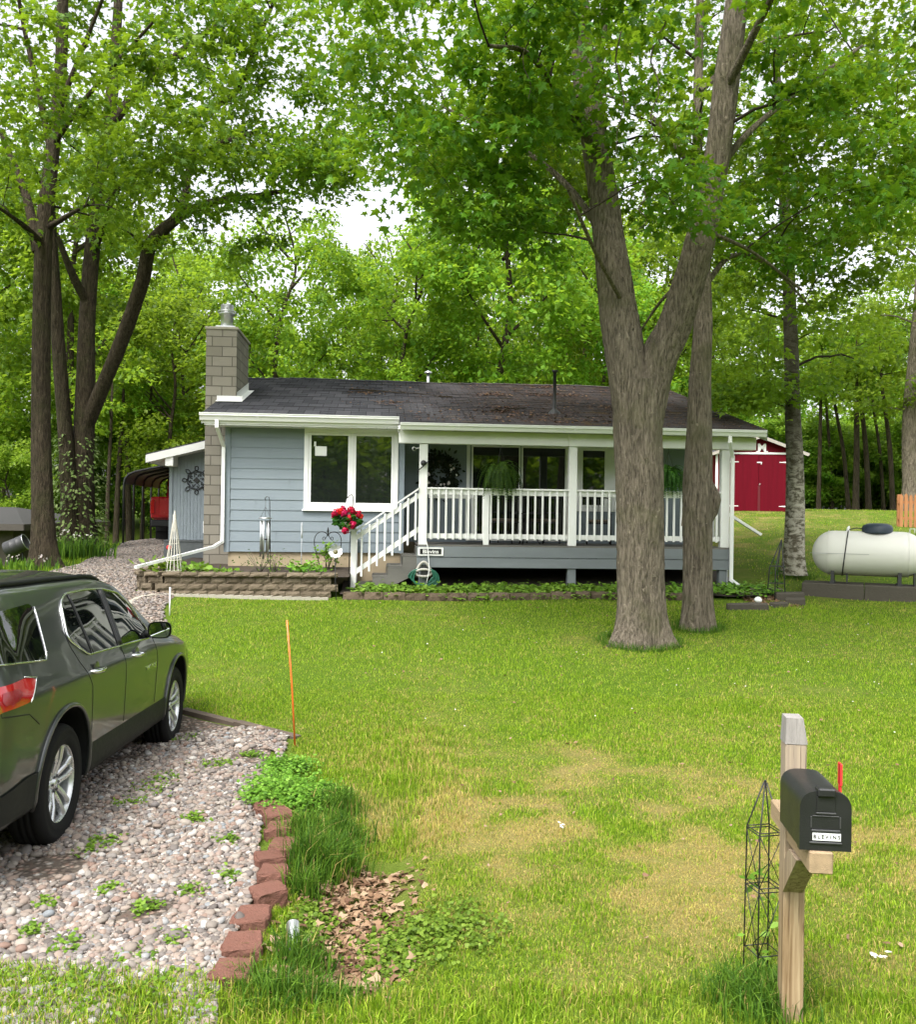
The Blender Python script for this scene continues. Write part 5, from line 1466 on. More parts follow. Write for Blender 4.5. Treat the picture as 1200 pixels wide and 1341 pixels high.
# ================================================================== GARDEN, PORCH AND YARD THINGS
def hloc(u, v, z=None): return hp(u, v, hz(u, v) if z is None else z)
def hempty(name, u, v, z, label, cat, group=None, rz=0): return empty(name, hp(u, v, z), HA+rz, label, cat, group)
def stone_mat(name, c1, c2, dirt):
    t = NT(name); o = t.obj(); r = t.n('ShaderNodeNewGeometry').outputs['Random Per Island']
    c = t.mix(r, c1, c2); n = t.noise(o, 22, 6, .7); n2 = t.noise(o, 3, 4, .6)
    c = t.mix(t.math('MULTIPLY', n, .5), c, dirt); c = t.mix(t.math('MULTIPLY', n2, .35), c, [x*.5 for x in c1])
    return t.done(t.bsdf(c, .92, t.bump(n, .8, .02, t.bump(t.noise(o, 90, 3), .4, .006)), spec=.15))
M['wall_stone'] = stone_mat('planter_block', (.145,.115,.080), (.235,.19,.135), (.07,.056,.038))
M['edge_stone'] = stone_mat('bed_edging_block', (.12,.09,.06), (.19,.14,.10), (.05,.045,.03))
M['red_stone'] = stone_mat('red_edging_block', (.15,.058,.040), (.24,.110,.082), (.10,.078,.062))
M['grey_stone'] = stone_mat('grey_block', (.085,.075,.06), (.14,.13,.11), (.05,.045,.03))
M['timber'] = plain('old_timber', (.10,.075,.055), .9, .3, 6, .4, 40, stretch=(.3,2,2), dirt=.4)
def rough_block(mb, c, l, d, h, rz=0, seed=0, tap=.03):
    """split faced block: face bulges outwards"""
    r = random.Random(seed); M4 = Matrix.Translation(c) @ Matrix.Rotation(rz, 4, 'Z'); V = []; nx_, nz_ = 5, 4
    for j in range(nz_):
        for i in range(nx_):
            a, b = i/(nx_-1), j/(nz_-1); e = 0 if (i in (0, nx_-1) or j in (0, nz_-1)) else 1
            V.append(Vector((-l/2+l*a+(r.uniform(-.006, .006)), -d/2-(.022*e+r.uniform(-.008, .008)), h*b+(r.uniform(-.004, .004) if 0 < j < nz_-1 else 0))))
    k = len(V)
    V += [Vector((-l/2+tap, d/2, 0)), Vector((l/2-tap, d/2, 0)), Vector((l/2-tap, d/2, h)), Vector((-l/2+tap, d/2, h))]
    F = [(j*nx_+i, j*nx_+i+1, (j+1)*nx_+i+1, (j+1)*nx_+i) for j in range(nz_-1) for i in range(nx_-1)]
    F += [tuple([k+3, k+2]+[(nz_-1)*nx_+i for i in range(nx_-1, -1, -1)])[::-1], tuple([i for i in range(nx_-1, -1, -1)]+[k, k+1]), (k, k+3, k+2, k+1)]
    F += [tuple([j*nx_ for j in range(nz_)]+[k+3, k]), tuple([k+1, k+2]+[j*nx_+nx_-1 for j in range(nz_-1, -1, -1)])]
    return mb.add([M4 @ v for v in V], F)
# ---- raised planter left of the steps
WV0 = -1.62; PT = 1.03
pl = hempty('planter_wall', .4, WV0, .5, 'raised planter wall of tan split faced blocks below the front window', 'retaining wall')
mb = MB(); cap = MB(); r = random.Random(3)
def wpath(s):
    """path of the wall face: s metres from the right end, turning back at the left"""
    L = 3.02
    if s < L: return (2.16-s, WV0), 0
    a = min((s-L)/.45, PI/2*1.0)
    if s-L < .70: return (2.16-L-.45*math.sin((s-L)/.45), WV0+.45*(1-math.cos((s-L)/.45))), -(s-L)/.45
    q = s-L-.70; return (2.16-L-.45, WV0+.45+q), -PI/2
for row in range(4):
    s = -.1+(.13 if row % 2 else 0); z = .48+row*.125
    while s < 5.4:
        l = .27*r.uniform(.95, 1.05); (u, v), a = wpath(s+l/2)
        rough_block(mb, (u, v+.11+row*.012, z), l-.006, .2, .122, a, r.random()); s += l
wl = mb.build('block_course', M['wall_stone'], None); wl.parent = pl; wl.location = -Vector((.4, WV0, .5))
s = -.1
while s < 5.4:
    l = .31*r.uniform(.95, 1.05); (u, v), a = wpath(s+l/2); rough_block(cap, (u, v+.12, .982), l-.008, .27, .075, a, r.random(), .02); s += l
cp = cap.build('cap_course', M['wall_stone'], None); cp.parent = pl; cp.location = -Vector((.4, WV0, .5))
V = []; F = []; nu_, nv_ = 30, 14
for j in range(nv_):
    for i in range(nu_):
        u = -1.24+3.69*i/(nu_-1); v = WV0+.16+(1.72 if u > -.05 else 4.4)*j/(nv_-1); V.append((u, v, .99+.03*math.sin(u*5)*math.sin(v*4)+.10*(j/(nv_-1))))
F = [(j*nu_+i, j*nu_+i+1, (j+1)*nu_+i+1, (j+1)*nu_+i) for j in range(nv_-1) for i in range(nu_-1)]
mb = MB(); mb.add(V, F, True); so_ = mb.build('planter_soil', M['soil']); so_.matrix_world = HM; tag(so_, 'dark soil filling the raised planter', 'soil', kind='structure')
# concrete rim along the foot of the planter
mb = MB()
pts = [hloc(2.1, WV0-.18), hloc(-.6, WV0-.2), hloc(-.95, WV0-.28), hloc(-1.12, WV0-.5), hloc(-1.16, WV0-.9), hloc(-1.1, WV0-1.5)]
P, _r = resample([tuple(p) for p in pts], [.1]*6, .15)
for a, b in zip(P[:-1], P[1:]): mb.bar(Vector(a)-Vector((0,0,.0)), Vector(b)-Vector((0,0,.015)), .10, .09)
tag(mb.build('concrete_edging', M['concrete']), 'narrow pale concrete edging curving round the lawn corner below the planter', 'edging')
# front bed edging and soil
fb = hempty('bed_edging', 4.6, -1.75, .5, 'low dark block edging along the leafy bed under the porch', 'edging')
mb = MB(); u = 2.35
while u < 8.5:
    l = .38*r.uniform(.92, 1.05); rough_block(mb, (u+l/2-4.6, 0.05*math.sin(u), hz(u, -1.75)-.55), l-.012, .18, .17+.01*r.random(), .03*math.sin(u*3), r.random()); u += l
mb.build('edging_block', M['edge_stone'], fb)
V = []; nu_, nv_ = 34, 8
for j in range(nv_):
    for i in range(nu_):
        u = 2.3+7.9*i/(nu_-1); v = -1.70+2.4*j/(nv_-1); V.append((u, v, hz(u, v)+.07+.02*math.sin(u*4+v*5)))
F = [(j*nu_+i, j*nu_+i+1, (j+1)*nu_+i+1, (j+1)*nu_+i) for j in range(nv_-1) for i in range(nu_-1)]
mb = MB(); mb.add(V, F, True); so_ = mb.build('bed_soil', M['soil']); so_.matrix_world = HM; tag(so_, 'dark earth of the bed under the porch', 'soil', kind='structure')
rp = np.random.default_rng(77)
def cover(name, pts, hgt, per, size, kind, mat, label=None, stuff=True, spread=.09, parent=None, up=.35):
    """leafy low growth over the given (u, v, z) spots"""
    C = np.repeat(np.array(pts), per, 0); n = len(C)
    P = C+np.stack([rp.normal(0, spread, n), rp.normal(0, spread, n), np.abs(rp.normal(.55, .28, n))*hgt*np.exp(-np.abs(rp.normal(0, .3, n)))], 1)
    A = rand_dirs(n, rp, -.3, up); N = np.array([0, -.25, 1.])+rp.normal(0, .35, (n, 3))
    o = leaves(name, P, A, N, size*rp.uniform(.6, 1.25, n), kind, M[mat] if isinstance(mat, str) else mat, parent)
    if label: tag(o, label, 'ground cover', kind='stuff')
    return o
pts = [(u, v, hz(u, v)+.03) for u, v in zip(rp.uniform(2.65, 8.4, 520), rp.uniform(-1.72, -.95, 520))]
o = cover('ground_cover', pts, .17, 16, .075, 'round', 'leaf_ground', 'dense bright green leafy ground cover along the front of the porch'); o.matrix_world = HM
pts = [(u, -1.82-.1*abs(rp.normal()), hz(u, -1.8)+.02) for u in rp.uniform(4.2, 8.3, 40)]
o = cover('ground_cover', pts, .10, 7, .06, 'round', 'leaf_ground', 'trailing leaves spilling over the dark edging blocks'); o.matrix_world = HM
pts = [(u, v, hz(u, v)+.05) for u, v in zip(rp.uniform(8.5, 10.6, 130), rp.uniform(-1.75, -.7, 130))]
o = cover('ground_cover', pts, .16, 12, .07, 'round', 'leaf_ground', 'paler leafy growth right of the two big trunks beside the downspout'); o.matrix_world = HM
# ---- plants in the planter
def plant(name, u, v, z, label, hgt, w, n, size, kind='oval', mat='leaf_ground', stems=5, cat='plant', group=None):
    root = hempty(name, u, v, z, label, cat, group); r = np.random.default_rng(int(abs(u*1000+v*77)))
    mb = MB()
    for k in range(stems):
        a = r.uniform(0, 6.28); mb.tube([(0, 0, 0), (w*.3*math.cos(a), w*.3*math.sin(a), hgt*.5), (w*.55*math.cos(a), w*.55*math.sin(a), hgt*.9)], [.006, .005, .003], 5)
    mb.build('stem', M['twig_bark'], root)
    q = r.normal(0, 1, (n, 3)); P = np.stack([q[:, 0]*w*.42, q[:, 1]*w*.42, hgt*np.clip(.55+.25*q[:, 2], .02, 1.1)], 1)
    A = P*[1, 1, .2]+r.normal(0, .3*w, (n, 3)); leaves('foliage', P, A+[0, 0, -.02], np.array([0, -.3, 1])+r.normal(0, .4, (n, 3)), size*r.uniform(.6, 1.2, n), kind, M[mat], root)
    return root
plant('hosta', -1.0, -1.1, 1.0, 'broad leaved hosta clump left of the white obelisk', .22, .42, 60, .20, 'oval', 'leaf_ground', 0)
plant('leafy_plant', -.30, -1.15, 1.0, 'low round leaved plant just right of the white obelisk', .18, .40, 90, .10, 'round', 'leaf_ground', 3)
plant('leafy_plant', .12, -1.2, 1.0, 'flat pale plant at the planter edge below the downspout', .10, .35, 60, .09, 'round', 'leaf_ground', 2)
plant('rose_bush', .78, -.95, 1.0, 'sparse twiggy rose bush with reddish leaves under the wind chime', .42, .5, 110, .055, 'oval', 'leaf_dark', 9, 'bush')
plant('rose_bush', 1.08, -1.0, 1.0, 'sparse twiggy shrub right of the wind chime pole', .36, .34, 80, .055, 'oval', 'leaf_ground', 7, 'bush')
plant('leafy_plant', 1.62, -1.1, 1.0, 'bright low plant in the planter left of the heart shaped trellis', .24, .36, 110, .09, 'round', 'leaf_ground', 4)
plant('climbing_plant', 2.02, -.55, 1.05, 'bushy green climber at the foot of the heart shaped trellis', .5, .26, 150, .09, 'maple5', 'leaf_ground', 5)
def mrk(name, u, v, z, label): pass
# ---- white slatted obelisk
ob = hempty('garden_obelisk', -.74, -1.2, 1.0, 'weathered white slatted wooden obelisk standing in the planter below the downspout', 'obelisk')
mb = MB(); top = Vector((0, 0, 1.07))
M['old_white'] = plain('weathered_white', (.50,.48,.41), .8, .25, 8, .2, 50, dirt=.5)
for k in range(14):
    a = 2*PI*k/14; mb.bar((.17*math.cos(a), .17*math.sin(a), 0), (.018*math.cos(a), .018*math.sin(a), 1.03), .012)
mb.build('slat', M['old_white'], ob)
mb = MB(); mb.lathe([(.028, .98), (.030, 1.06), (.02, 1.09), (.008, 1.15), (0, 1.155)], 10); mb.build('finial', M['old_white'], ob)
for z, rr in ((.06, .165), (.25, .135), (.55, .09), (.8, .053)):
    mb = MB(); mb.tube([(rr*math.cos(2*PI*k/24), rr*math.sin(2*PI*k/24), z) for k in range(24)], .005, 5, closed=True); mb.build('hoop', M['old_white'], ob)
# ---- wind chime on its hook pole
pole = hempty('hook_pole', .93, -.75, 1.0, 'thin black crook pole carrying the wind chime in the planter', 'pole')
mb = MB(); mb.tube([(.02, 0, 0), (.0, 0, .8), (-.015, 0, 1.36), (-.03, 0, 1.43), (-.075, 0, 1.44), (-.105, 0, 1.40), (-.09, 0, 1.375)], .0075, 7); mb.build('pole', M['black_metal'], pole)
wc = hempty('wind_chime', .84, -.75, 1.0, 'silver tubular wind chime hanging in front of the blue siding', 'wind chime')
mb = MB(); mb.lathe([(0, 1.02), (.12, 1.02), (.125, 1.035), (.11, 1.05), (0, 1.055)], 24); mb.build('chime_top', M['galv'], wc)
mb = MB(); mb.tube([(-.0, 0, 1.055), (0, 0, 1.38)], .004, 5); mb.tube([(-.09, 0, 1.05), (0, 0, 1.25)], .003, 4); mb.tube([(.09, 0, 1.05), (0, 0, 1.25)], .003, 4); mb.build('cord', M['dark_metal'], wc)
for k in range(6):
    a = 2*PI*k/6+.3; l = .55+.045*k; mb = MB(); mb.tube([(.085*math.cos(a), .085*math.sin(a), .99), (.085*math.cos(a), .085*math.sin(a), .99-l)], .0145, 10); mb.build('chime_tube', M['galv'], wc)
mb = MB(); mb.lathe([(0, .62), (.05, .62), (.05, .645), (0, .645)], 16); mb.tube([(0, 0, .64), (0, 0, 1.02)], .002, 4); mb.build('clapper', M['black_metal'], wc)
# ---- pale garden stake with a thermometer top
mb = MB(); mb.tube([(0, 0, -.05), (0, 0, .95)], .007, 6)
mb.lathe([(.0, .66), (.017, .67), (.02, .78), (.013, .90), (.016, .93), (.006, .96), (0, .97)], 10)
o = mb.build('garden_stake', plain('pale_stake', (.45,.47,.50), .6)); o.matrix_world = HM @ Matrix.Translation((1.52, -.7, 1.0)); tag(o, 'thin pale rod stake standing in front of the siding right of the wind chime', 'stake')
# ---- heart topped trellis
ht = hempty('heart_trellis', 2.0, -.45, 1.05, 'black iron trellis with a heart shaped scrolled top left of the red geraniums', 'trellis')
def bez(pts, n=10):
    out = []
    for i in range(0, len(pts)-3, 3):
        a, b, c, d = [Vector(p) for p in pts[i:i+4]]
        for k in range(n): t = k/n; out.append(a*(1-t)**3+b*3*t*(1-t)**2+c*3*t*t*(1-t)+d*t**3)
    out.append(Vector(pts[-1])); return out
mb = MB()
for s in (-1, 1):
    mb.tube(bez([(s*.13, 0, 0), (s*.2, 0, .3), (s*.36, 0, .62), (s*.17, 0, .72), (s*.08, 0, .76), (s*.02, 0, .70), (0, 0, .66)]), .0085, 7)
    mb.tube(bez([(0, 0, .72), (s*.02, 0, .60), (s*.10, 0, .52), (s*.10, 0, .60), (s*.10, 0, .65), (s*.04, 0, .64), (s*.06, 0, .60)], 8), .0065, 6)
mb.build('heart_frame', M['black_metal'], ht)
mb = MB(); mb.lathe([(0, .64), (.012, .66), (.010, .72), (.02, .75), (.012, .80), (0, .83)], 10); mb.build('finial', M['black_metal'], ht)
mb = MB(); mb.tube([(-.03, .0, 0), (-.03, 0, .40)], .009, 6); mb.lathe([(0, .40), (.022, .41), (.026, .46), (.015, .49), (0, .495)], 10, Matrix.Translation((-.03, 0, 0))); mb.build('centre_rod', M['black_metal'], ht)
# ---- metal flower on a tall stake
mf = hempty('metal_flower_stake', 2.22, -1.86, hz(2.2, -1.86), 'metal flower ornament with white petals on a dark stake before the planter', 'ornament')
mb = MB(); mb.tube([(.03, 0, -.1), (.0, 0, .45), (-.01, .01, .80)], .007, 6); mb.build('stake', M['dark_metal'], mf)
for k in range(10):
    a = 2*PI*k/10; mb = MB(); M4 = Matrix.Translation((0, .0, .86)) @ Matrix.Rotation(R(70), 4, 'X') @ Matrix.Rotation(a, 4, 'Z')
    mb.add([M4 @ Vector(v) for v in [(-.018, .03, 0), (.018, .03, 0), (.036, .085, .02), (.02, .125, .045), (-.02, .125, .045), (-.036, .085, .02)]], [(0,1,2,5), (5,2,3,4)], True)
    mb.build('petal', M['white_paint'] if math.cos(a) < -.2 else M['galv'], mf)
mb = MB(); mb.lathe([(0, .02), (.03, .015), (.045, 0), (.05, -.02), (0, -.03)], 14, Matrix.Translation((0, -.01, .86)) @ Matrix.Rotation(R(70), 4, 'X')); mb.build('flower_centre', plain('olive_ball', (.10,.09,.03), .4), mf)
# ---- geranium basket on a shepherd's hook
hk = hempty('shepherd_hook', 2.42, -.98, hz(2.42, -.98), "black shepherd's hook pole beside the newel post of the steps", 'pole')
mb = MB(); mb.tube([(0, 0, -.05), (.02, 0, .9), (.06, 0, 1.6), (.075, 0, 1.78), (.04, 0, 1.84), (-.02, 0, 1.80), (-.03, 0, 1.765)], .0085, 7); mb.build('pole', M['black_metal'], hk)
gb = hempty('hanging_geranium', 2.38, -.99, hz(2.42, -.98)+1.18, 'white hanging basket of red geraniums at the foot of the porch steps', 'hanging basket')
mb = MB(); mb.lathe([(0, 0), (.085, 0), (.13, .13), (.137, .135), (.125, .14), (.0, .12)], 22); mb.lathe([(.13, -.03), (.15, -.02), (.13, -.005)], 22); mb.build('basket', M['white_vinyl'], gb)
for k in range(3):
    a = 2*PI*k/3+.5; mb = MB(); mb.tube([(.13*math.cos(a), .13*math.sin(a), .13), (.04*math.cos(a), .04*math.sin(a), .42), (0, 0, .58)], .006, 5); mb.build('hanger', M['white_vinyl'], gb)
n = 230; q = norm(rp.normal(0, 1, (n, 3)))*(rp.random((n, 1))**.4)
P = q*[.24, .22, .16]+[0, 0, .19]; leaves('foliage', P, q*[1, 1, .3]+[0, 0, -.2], np.array([0, -.4, .9])+rp.normal(0, .4, (n, 3)), rp.uniform(.06, .10, n), 'round', M['leaf_dark'], gb)
for k, (x, y, z, s) in enumerate([(-.20, -.10, .31, .075), (-.12, -.14, .34, .08), (-.04, -.16, .30, .085), (-.08, -.06, .38, .07), (.09, -.1, .36, .075), (.20, -.08, .30, .075), (.05, -.18, .22, .06), (.25, -.02, .24, .06), (.12, -.19, .09, .085), (-.02, -.2, -.02, .07), (-.24, -.03, .27, .055), (.06, .1, .38, .06)]):
    m = 60; q = norm(rp.normal(0, 1, (m, 3))); P = np.array([x, y, z])+q*s*rp.uniform(.5, 1, (m, 1))
    leaves('flower_head', P, np.cross(q, rp.normal(0, 1, (m, 3))), q, rp.uniform(.035, .055, m), 'round', M['petal_red'], gb)
# ---- name sign on the rim board
sg = hempty('name_sign', 3.97, VF-.05, 1.44, 'small black name board with white border and white lettering under the porch rail', 'sign')
mb = MB(); mb.bbox(-.245, .245, -.012, .0, -.08, .08, .012); mb.build('board', M['white_paint'], sg)
mb = MB(); mb.box(-.205, .205, -.0155, -.0125, -.052, .052); mb.build('panel', M['black_plastic'], sg)
text_mesh('lettering', 'Blevins', .098, M['white_paint'], sg, Matrix.Translation((0, -.0165, -.004)) @ Matrix.Rotation(PI/2, 4, 'X'), .0015, bold=.0022, sx=1.12)
# ---- hose and its hanger
hr = hempty('hose_hanger', 3.84, VF-.13, .07, 'beige moulded hose hanger fixed to the porch pier', 'hose hanger')
mb = MB()
mb.tube(bez([(-.14, 0, 1.0), (-.17, 0, .93), (-.10, 0, .90), (0, 0, .90), (.10, 0, .90), (.17, 0, .93), (.14, 0, 1.0), (.10, 0, 1.10), (.05, 0, 1.17), (0, 0, 1.175), (-.05, 0, 1.17), (-.10, 0, 1.10), (-.14, 0, 1.0)], 8)[:-1], .026, 8, closed=True)
mb.tube(bez([(-.14, -.03, 1.0), (-.06, -.05, 1.05), (.06, -.05, 1.05), (.14, -.03, 1.0)], 8), .024, 8)
mb.build('hanger_frame', M['pale_plastic'], hr)
mb = MB(); mb.box(-.05, .05, .02, .12, .92, 1.12); mb.build('mount', M['dark_metal'], hr)
hs_ = hempty('garden_hose', 3.84, VF-.13, .07, 'green garden hose coiled on the beige hanger below the porch corner', 'hose')
mb = MB(); zb = hz(3.84, -.95)+.10
for k in range(7):
    w_ = .17+.018*k; dy = -.03+.012*(k % 3)
    mb.tube(bez([(-.08, dy, 1.04), (-w_, dy-.02, 1.04), (-w_-.05, dy, .85), (-w_*.95, dy, zb+.02*k), (-w_*.3, dy, zb-.06), (w_*.3, dy, zb-.06), (w_*.95, dy, zb+.02*(6-k)), (w_+.05, dy, .85), (w_, dy-.02, 1.04), (.08, dy, 1.04)], 9), .011, 7)
mb.build('coil', M['hose_green'], hs_)
mb = MB(); mb.tube([(.02, .04, 2.1), (.03, .02, 1.62), (.07, -.02, 1.45), (.10, -.05, 1.1), (.09, -.06, .95), (.05, -.05, .75)], .009, 6); mb.build('white_lead', M['white_vinyl'], hs_)
# ---- things on the porch posts and wall
cm = hempty('security_camera', 3.63, VF+.02, 3.40, 'small white security camera on the left porch post', 'camera')
Mx = Matrix.Rotation(R(100), 4, 'X') @ Matrix.Rotation(R(0), 4, 'Z')
mb = MB(); mb.lathe([(0, -.05), (.032, -.05), (.036, -.03), (.036, .055), (.030, .06)], 16, Mx); mb.build('camera_body', M['white_vinyl'], cm)
mb = MB(); mb.lathe([(.030, .058), (.012, .056), (0, .056)], 14, Mx); mb.build('lens', M['black_plastic'], cm)
mb = MB(); mb.tube([(0, .03, 0), (.05, .05, .01), (.11, .03, .02)], .012, 7); mb.build('bracket', M['white_vinyl'], cm)
pb_ = hempty('plant_bracket', 3.80, VF-.03, 3.1, 'black curved bracket on the left porch post', 'bracket')
mb = MB(); mb.tube([(-.10, 0, -.20), (-.09, -.02, -.12), (.05, -.05, .0), (.10, -.06, .06)], .011, 7); mb.lathe([(0, -.02), (.05, -.01), (.055, .04), (.03, .08), (0, .085)], 14, Matrix.Translation((.03, -.04, .0)) @ Matrix.Rotation(R(-40), 4, 'Y')); mb.build('arm', M['black_metal'], pb_)
wr = hempty('door_wreath', 4.22, VREC-.08, 2.98, 'dark wreath with pale flowers on the shaded porch wall', 'wreath')
n = 700; a = rp.uniform(0, 6.28, n); rr = rp.normal(.26, .075, n); P = np.stack([rr*np.cos(a), rp.normal(-.03, .035, n), rr*1.15*np.sin(a)], 1)
leaves('foliage', P, P*[1, 0, 1]+rp.normal(0, .18, (n, 3)), np.array([0, -1, .1])+rp.normal(0, .4, (n, 3)), rp.uniform(.06, .13, n), 'oval', leaf_mat('wreath_leaves', (.006,.010,.005), (.012,.02,.008), (.02,.025,.012), (.02,.03,.01), .1), wr)
n = 26; a = rp.uniform(2.6, 6.9, n); rr = rp.normal(.27, .05, n); P = np.stack([rr*np.cos(a), rp.normal(-.08, .01, n), rr*1.15*np.sin(a)], 1)
leaves('flowers', P, rp.normal(0, 1, (n, 3))*[1, .1, 1], np.tile([0, -1, .2], (n, 1)), np.full(n, .055), 'round', M['petal_white'], wr)
mb = MB(); mb.tube([(.24*math.cos(2*PI*k/30), 0, .28*math.sin(2*PI*k/30)) for k in range(30)], .03, 6, closed=True); mb.build('ring', M['twig_bark'], wr)
def fern(u, v, label, s=1.0, seed=1):
    root = hempty('hanging_fern', u, v, 0, label, 'hanging fern', 'ferns hanging from the porch beam'); r = np.random.default_rng(seed)
    mb = MB(); mb.lathe([(0, 2.82), (.10, 2.82), (.155, 2.98), (.16, 3.0), (.145, 3.0), (0, 2.97)], 18); mb.build('pot', M['black_plastic'], root)
    for k in range(3): a = 2*PI*k/3; mb = MB(); mb.tube([(.15*math.cos(a), .15*math.sin(a), 2.99), (0, 0, 3.45), (0, 0, 3.53)], .004, 4); mb.build('hanger', M['dark_metal'], root)
    Pn, An, Nn, Sn = [], [], [], []; st_ = MB()
    for k in range(210):
        a = r.uniform(0, 6.28); e = r.uniform(-.15, 1.25); L = s*r.uniform(.36, .64); p = np.array([0, 0, 3.0]); d = np.array([math.cos(a)*math.cos(e), math.sin(a)*math.cos(e), math.sin(e)]); path = []
        for i in range(15):
            path.append(tuple(p)); d = norm(d+np.array([0, 0, -.15-.02*i])); q = p+d*L/15*1.25
            sd_ = norm(np.cross(d, [0, 0, 1.])+1e-6)
            for sg_ in (-1, 1): Pn.append((p+q)/2); An.append(sd_*sg_+d*.35+[0, 0, -.1]); Nn.append(np.cross(sd_, d)+[0, 0, .2]); Sn.append((.085-.0045*i)*s*r.uniform(.8, 1.1))
            p = q
        st_.tube(path[::3]+[path[-1]], .003, 4)
    st_.build('stalks', M['fern'], root)
    leaves('fronds', np.array(Pn), np.array(An), np.array(Nn), np.array(Sn), 'dia', M['fern'], root)
fern(5.30, VF+.05, 'big green fern hanging in front of the patio door', 1.0, 4)
fern(8.62, VF+.05, 'green fern hanging between the two big trunks', .85, 5)
# porch furniture, dim behind the railing
def chair(u, v, rz, label):
    root = hempty('patio_chair', u, v, PZ+.004, label, 'chair', 'dark metal chairs on the porch', rz)
    for x in (-.24, .24):
        for y, h_ in ((-.24, .62), (.22, .95)):
            mb = MB(); mb.tube([(x, y, 0), (x, y*.95, .44), (x, y*(1 if y < 0 else 1.15), h_)], .013, 7); mb.build('leg', M['black_metal'], root)
        mb = MB(); mb.tube([(x, -.26, .62), (x, 0, .64), (x, .24, .63)], .016, 7); mb.build('arm_rest', M['black_metal'], root)
    mb = MB(); mb.bbox(-.24, .24, -.25, .23, .42, .45, .01); mb.build('seat', M['dark_metal'], root)
    mb = MB(); mb.bbox(-.22, .22, -.23, .20, .452, .51, .02); mb.build('cushion', plain('tan_cushion', (.16,.13,.10), .9), root)
    mb = MB()
    for k in range(5): x = -.2+.1*k; mb.tube([(x, .225, .46), (x, .26, .94)], .008, 5)
    mb.tube([(-.24, .255, .95), (0, .27, .99), (.24, .255, .95)], .014, 7); mb.build('back_rest', M['black_metal'], root)
chair(5.55, .25, -.5, 'dark metal chair with cushion behind the short white porch post')
chair(6.35, .35, .6, 'dark metal chair just left of the middle porch post')
chair(7.5, .3, -.2, 'dark metal chair behind the railing left of the forked trunk')
tb = hempty('patio_table', 5.95, -.1, PZ+.004, 'small dark round metal table between the two left porch chairs', 'table')
mb = MB(); mb.lathe([(0, .60), (.30, .60), (.31, .61), (.30, .622), (0, .625)], 28); mb.build('table_top', M['dark_metal'], tb)
for k in range(3): a = 2*PI*k/3; mb = MB(); mb.tube([(.05*math.cos(a), .05*math.sin(a), .60), (.08*math.cos(a), .08*math.sin(a), .3), (.26*math.cos(a), .26*math.sin(a), 0)], .012, 6); mb.build('leg', M['black_metal'], tb)
# white swag and pale papers of the front window: lantern inside
# ---- iron wall ornament on the side wing
io = hempty('iron_wall_ornament', -1.20, WV-.03, 2.84, 'black wrought iron scroll medallion on the grey side wing wall', 'wall ornament')
mb = MB()
for k in range(8):
    a = k*PI/4; c, s = math.cos(a), math.sin(a); X = lambda x, z: (x*c-z*s, 0, x*s+z*c)
    L = .46 if k % 2 == 0 else .50
    mb.tube([X(-.035, .34), X(-.06, .38), X(-.045, .44), X(0, L), X(.045, .44), X(.06, .38), X(.035, .34), X(0, .30)], .013, 6, closed=True)
    mb.tube(bez([X(.0, .31), X(.06, .27), X(.14, .30), X(.23, .23)], 6), .012, 6)
    mb.tube(bez([X(.04, .12), X(.06, .2), X(.14, .24), X(.14, .17), X(.14, .13), X(.10, .13), X(.11, .17)], 5), .010, 6)
mb.tube([(.27*math.cos(t), 0, .27*math.sin(t)) for t in np.linspace(0, 2*PI, 33)[:-1]], .009, 6, closed=True)
mb.build('scrolls', M['black_metal'], io)
mb = MB(); mb.prism([(0, .11), (.11, 0), (0, -.11), (-.11, 0)], -.012, .012); mb.build('diamond', M['black_metal'], io, fix=True); io.scale = (.7, 1, .7)

# ================================================================== MAILBOX
def wood_mat():
    t = NT('post_wood'); o = t.obj()
    g = t.n('ShaderNodeTexWave', {'Vector': t.mapping(o, (9, 9, .55)), 'Scale': 2.2, 'Distortion': 3.2, 'Detail': 4, 'Detail Scale': 1.4}, wave_type='RINGS', rings_direction='Z').outputs['Fac'] if False else t.noise(t.mapping(o, (34, 34, 1.1)), 1.6, 5, .6, .4)
    c = t.ramp(g, [(.32, (.14,.085,.04)), (.5, (.28,.195,.11)), (.68, (.39,.295,.18))])
    h = t.n('ShaderNodeSeparateXYZ', {0: o}).outputs[2]
    gr = t.ramp(h, [(.45, (0,0,0)), (1.1, (1,1,1))])
    c = t.mix(t.math('MULTIPLY', gr, .6), c, (.38,.325,.265))
    v = t.n('ShaderNodeTexVoronoi', {'Vector': t.mapping(o, (6, 6, 2.6)), 'Scale': 1.0}).outputs['Distance']
    kn = t.ramp(v, [(.05, (1,1,1)), (.10, (0,0,0))])
    c = t.mix(t.math('MULTIPLY', kn, .7), c, (.13,.06,.03))
    ck = t.ramp(t.noise(t.mapping(o, (60, 60, 1.5)), 1.2, 3), [(.30, (0,0,0)), (.36, (1,1,1))])
    c = t.mix(ck, (.10,.06,.035), c)
    return t.done(t.bsdf(c, .85, t.bump(g, .4, .01, t.bump(ck, .4, .008)), spec=.2))
M['post_wood'] = wood_mat()
DP = 4.02; RT = R(-6.3)
pb0 = W(1035, 1322, DP); pb0.z = h1(pb0.x, pb0.y)
post = empty('mailbox_post', pb0, RT, 'weathered wooden post with a braced arm carrying the black mailbox', 'post')
ZT = W(1035, 938, DP).z-pb0.z; ZA = .882-pb0.z
mb = MB(); mb.bbox(-.045, .045, -.045, .045, -.15, ZT-.112, .005); mb.build('upright', M['post_wood'], post)
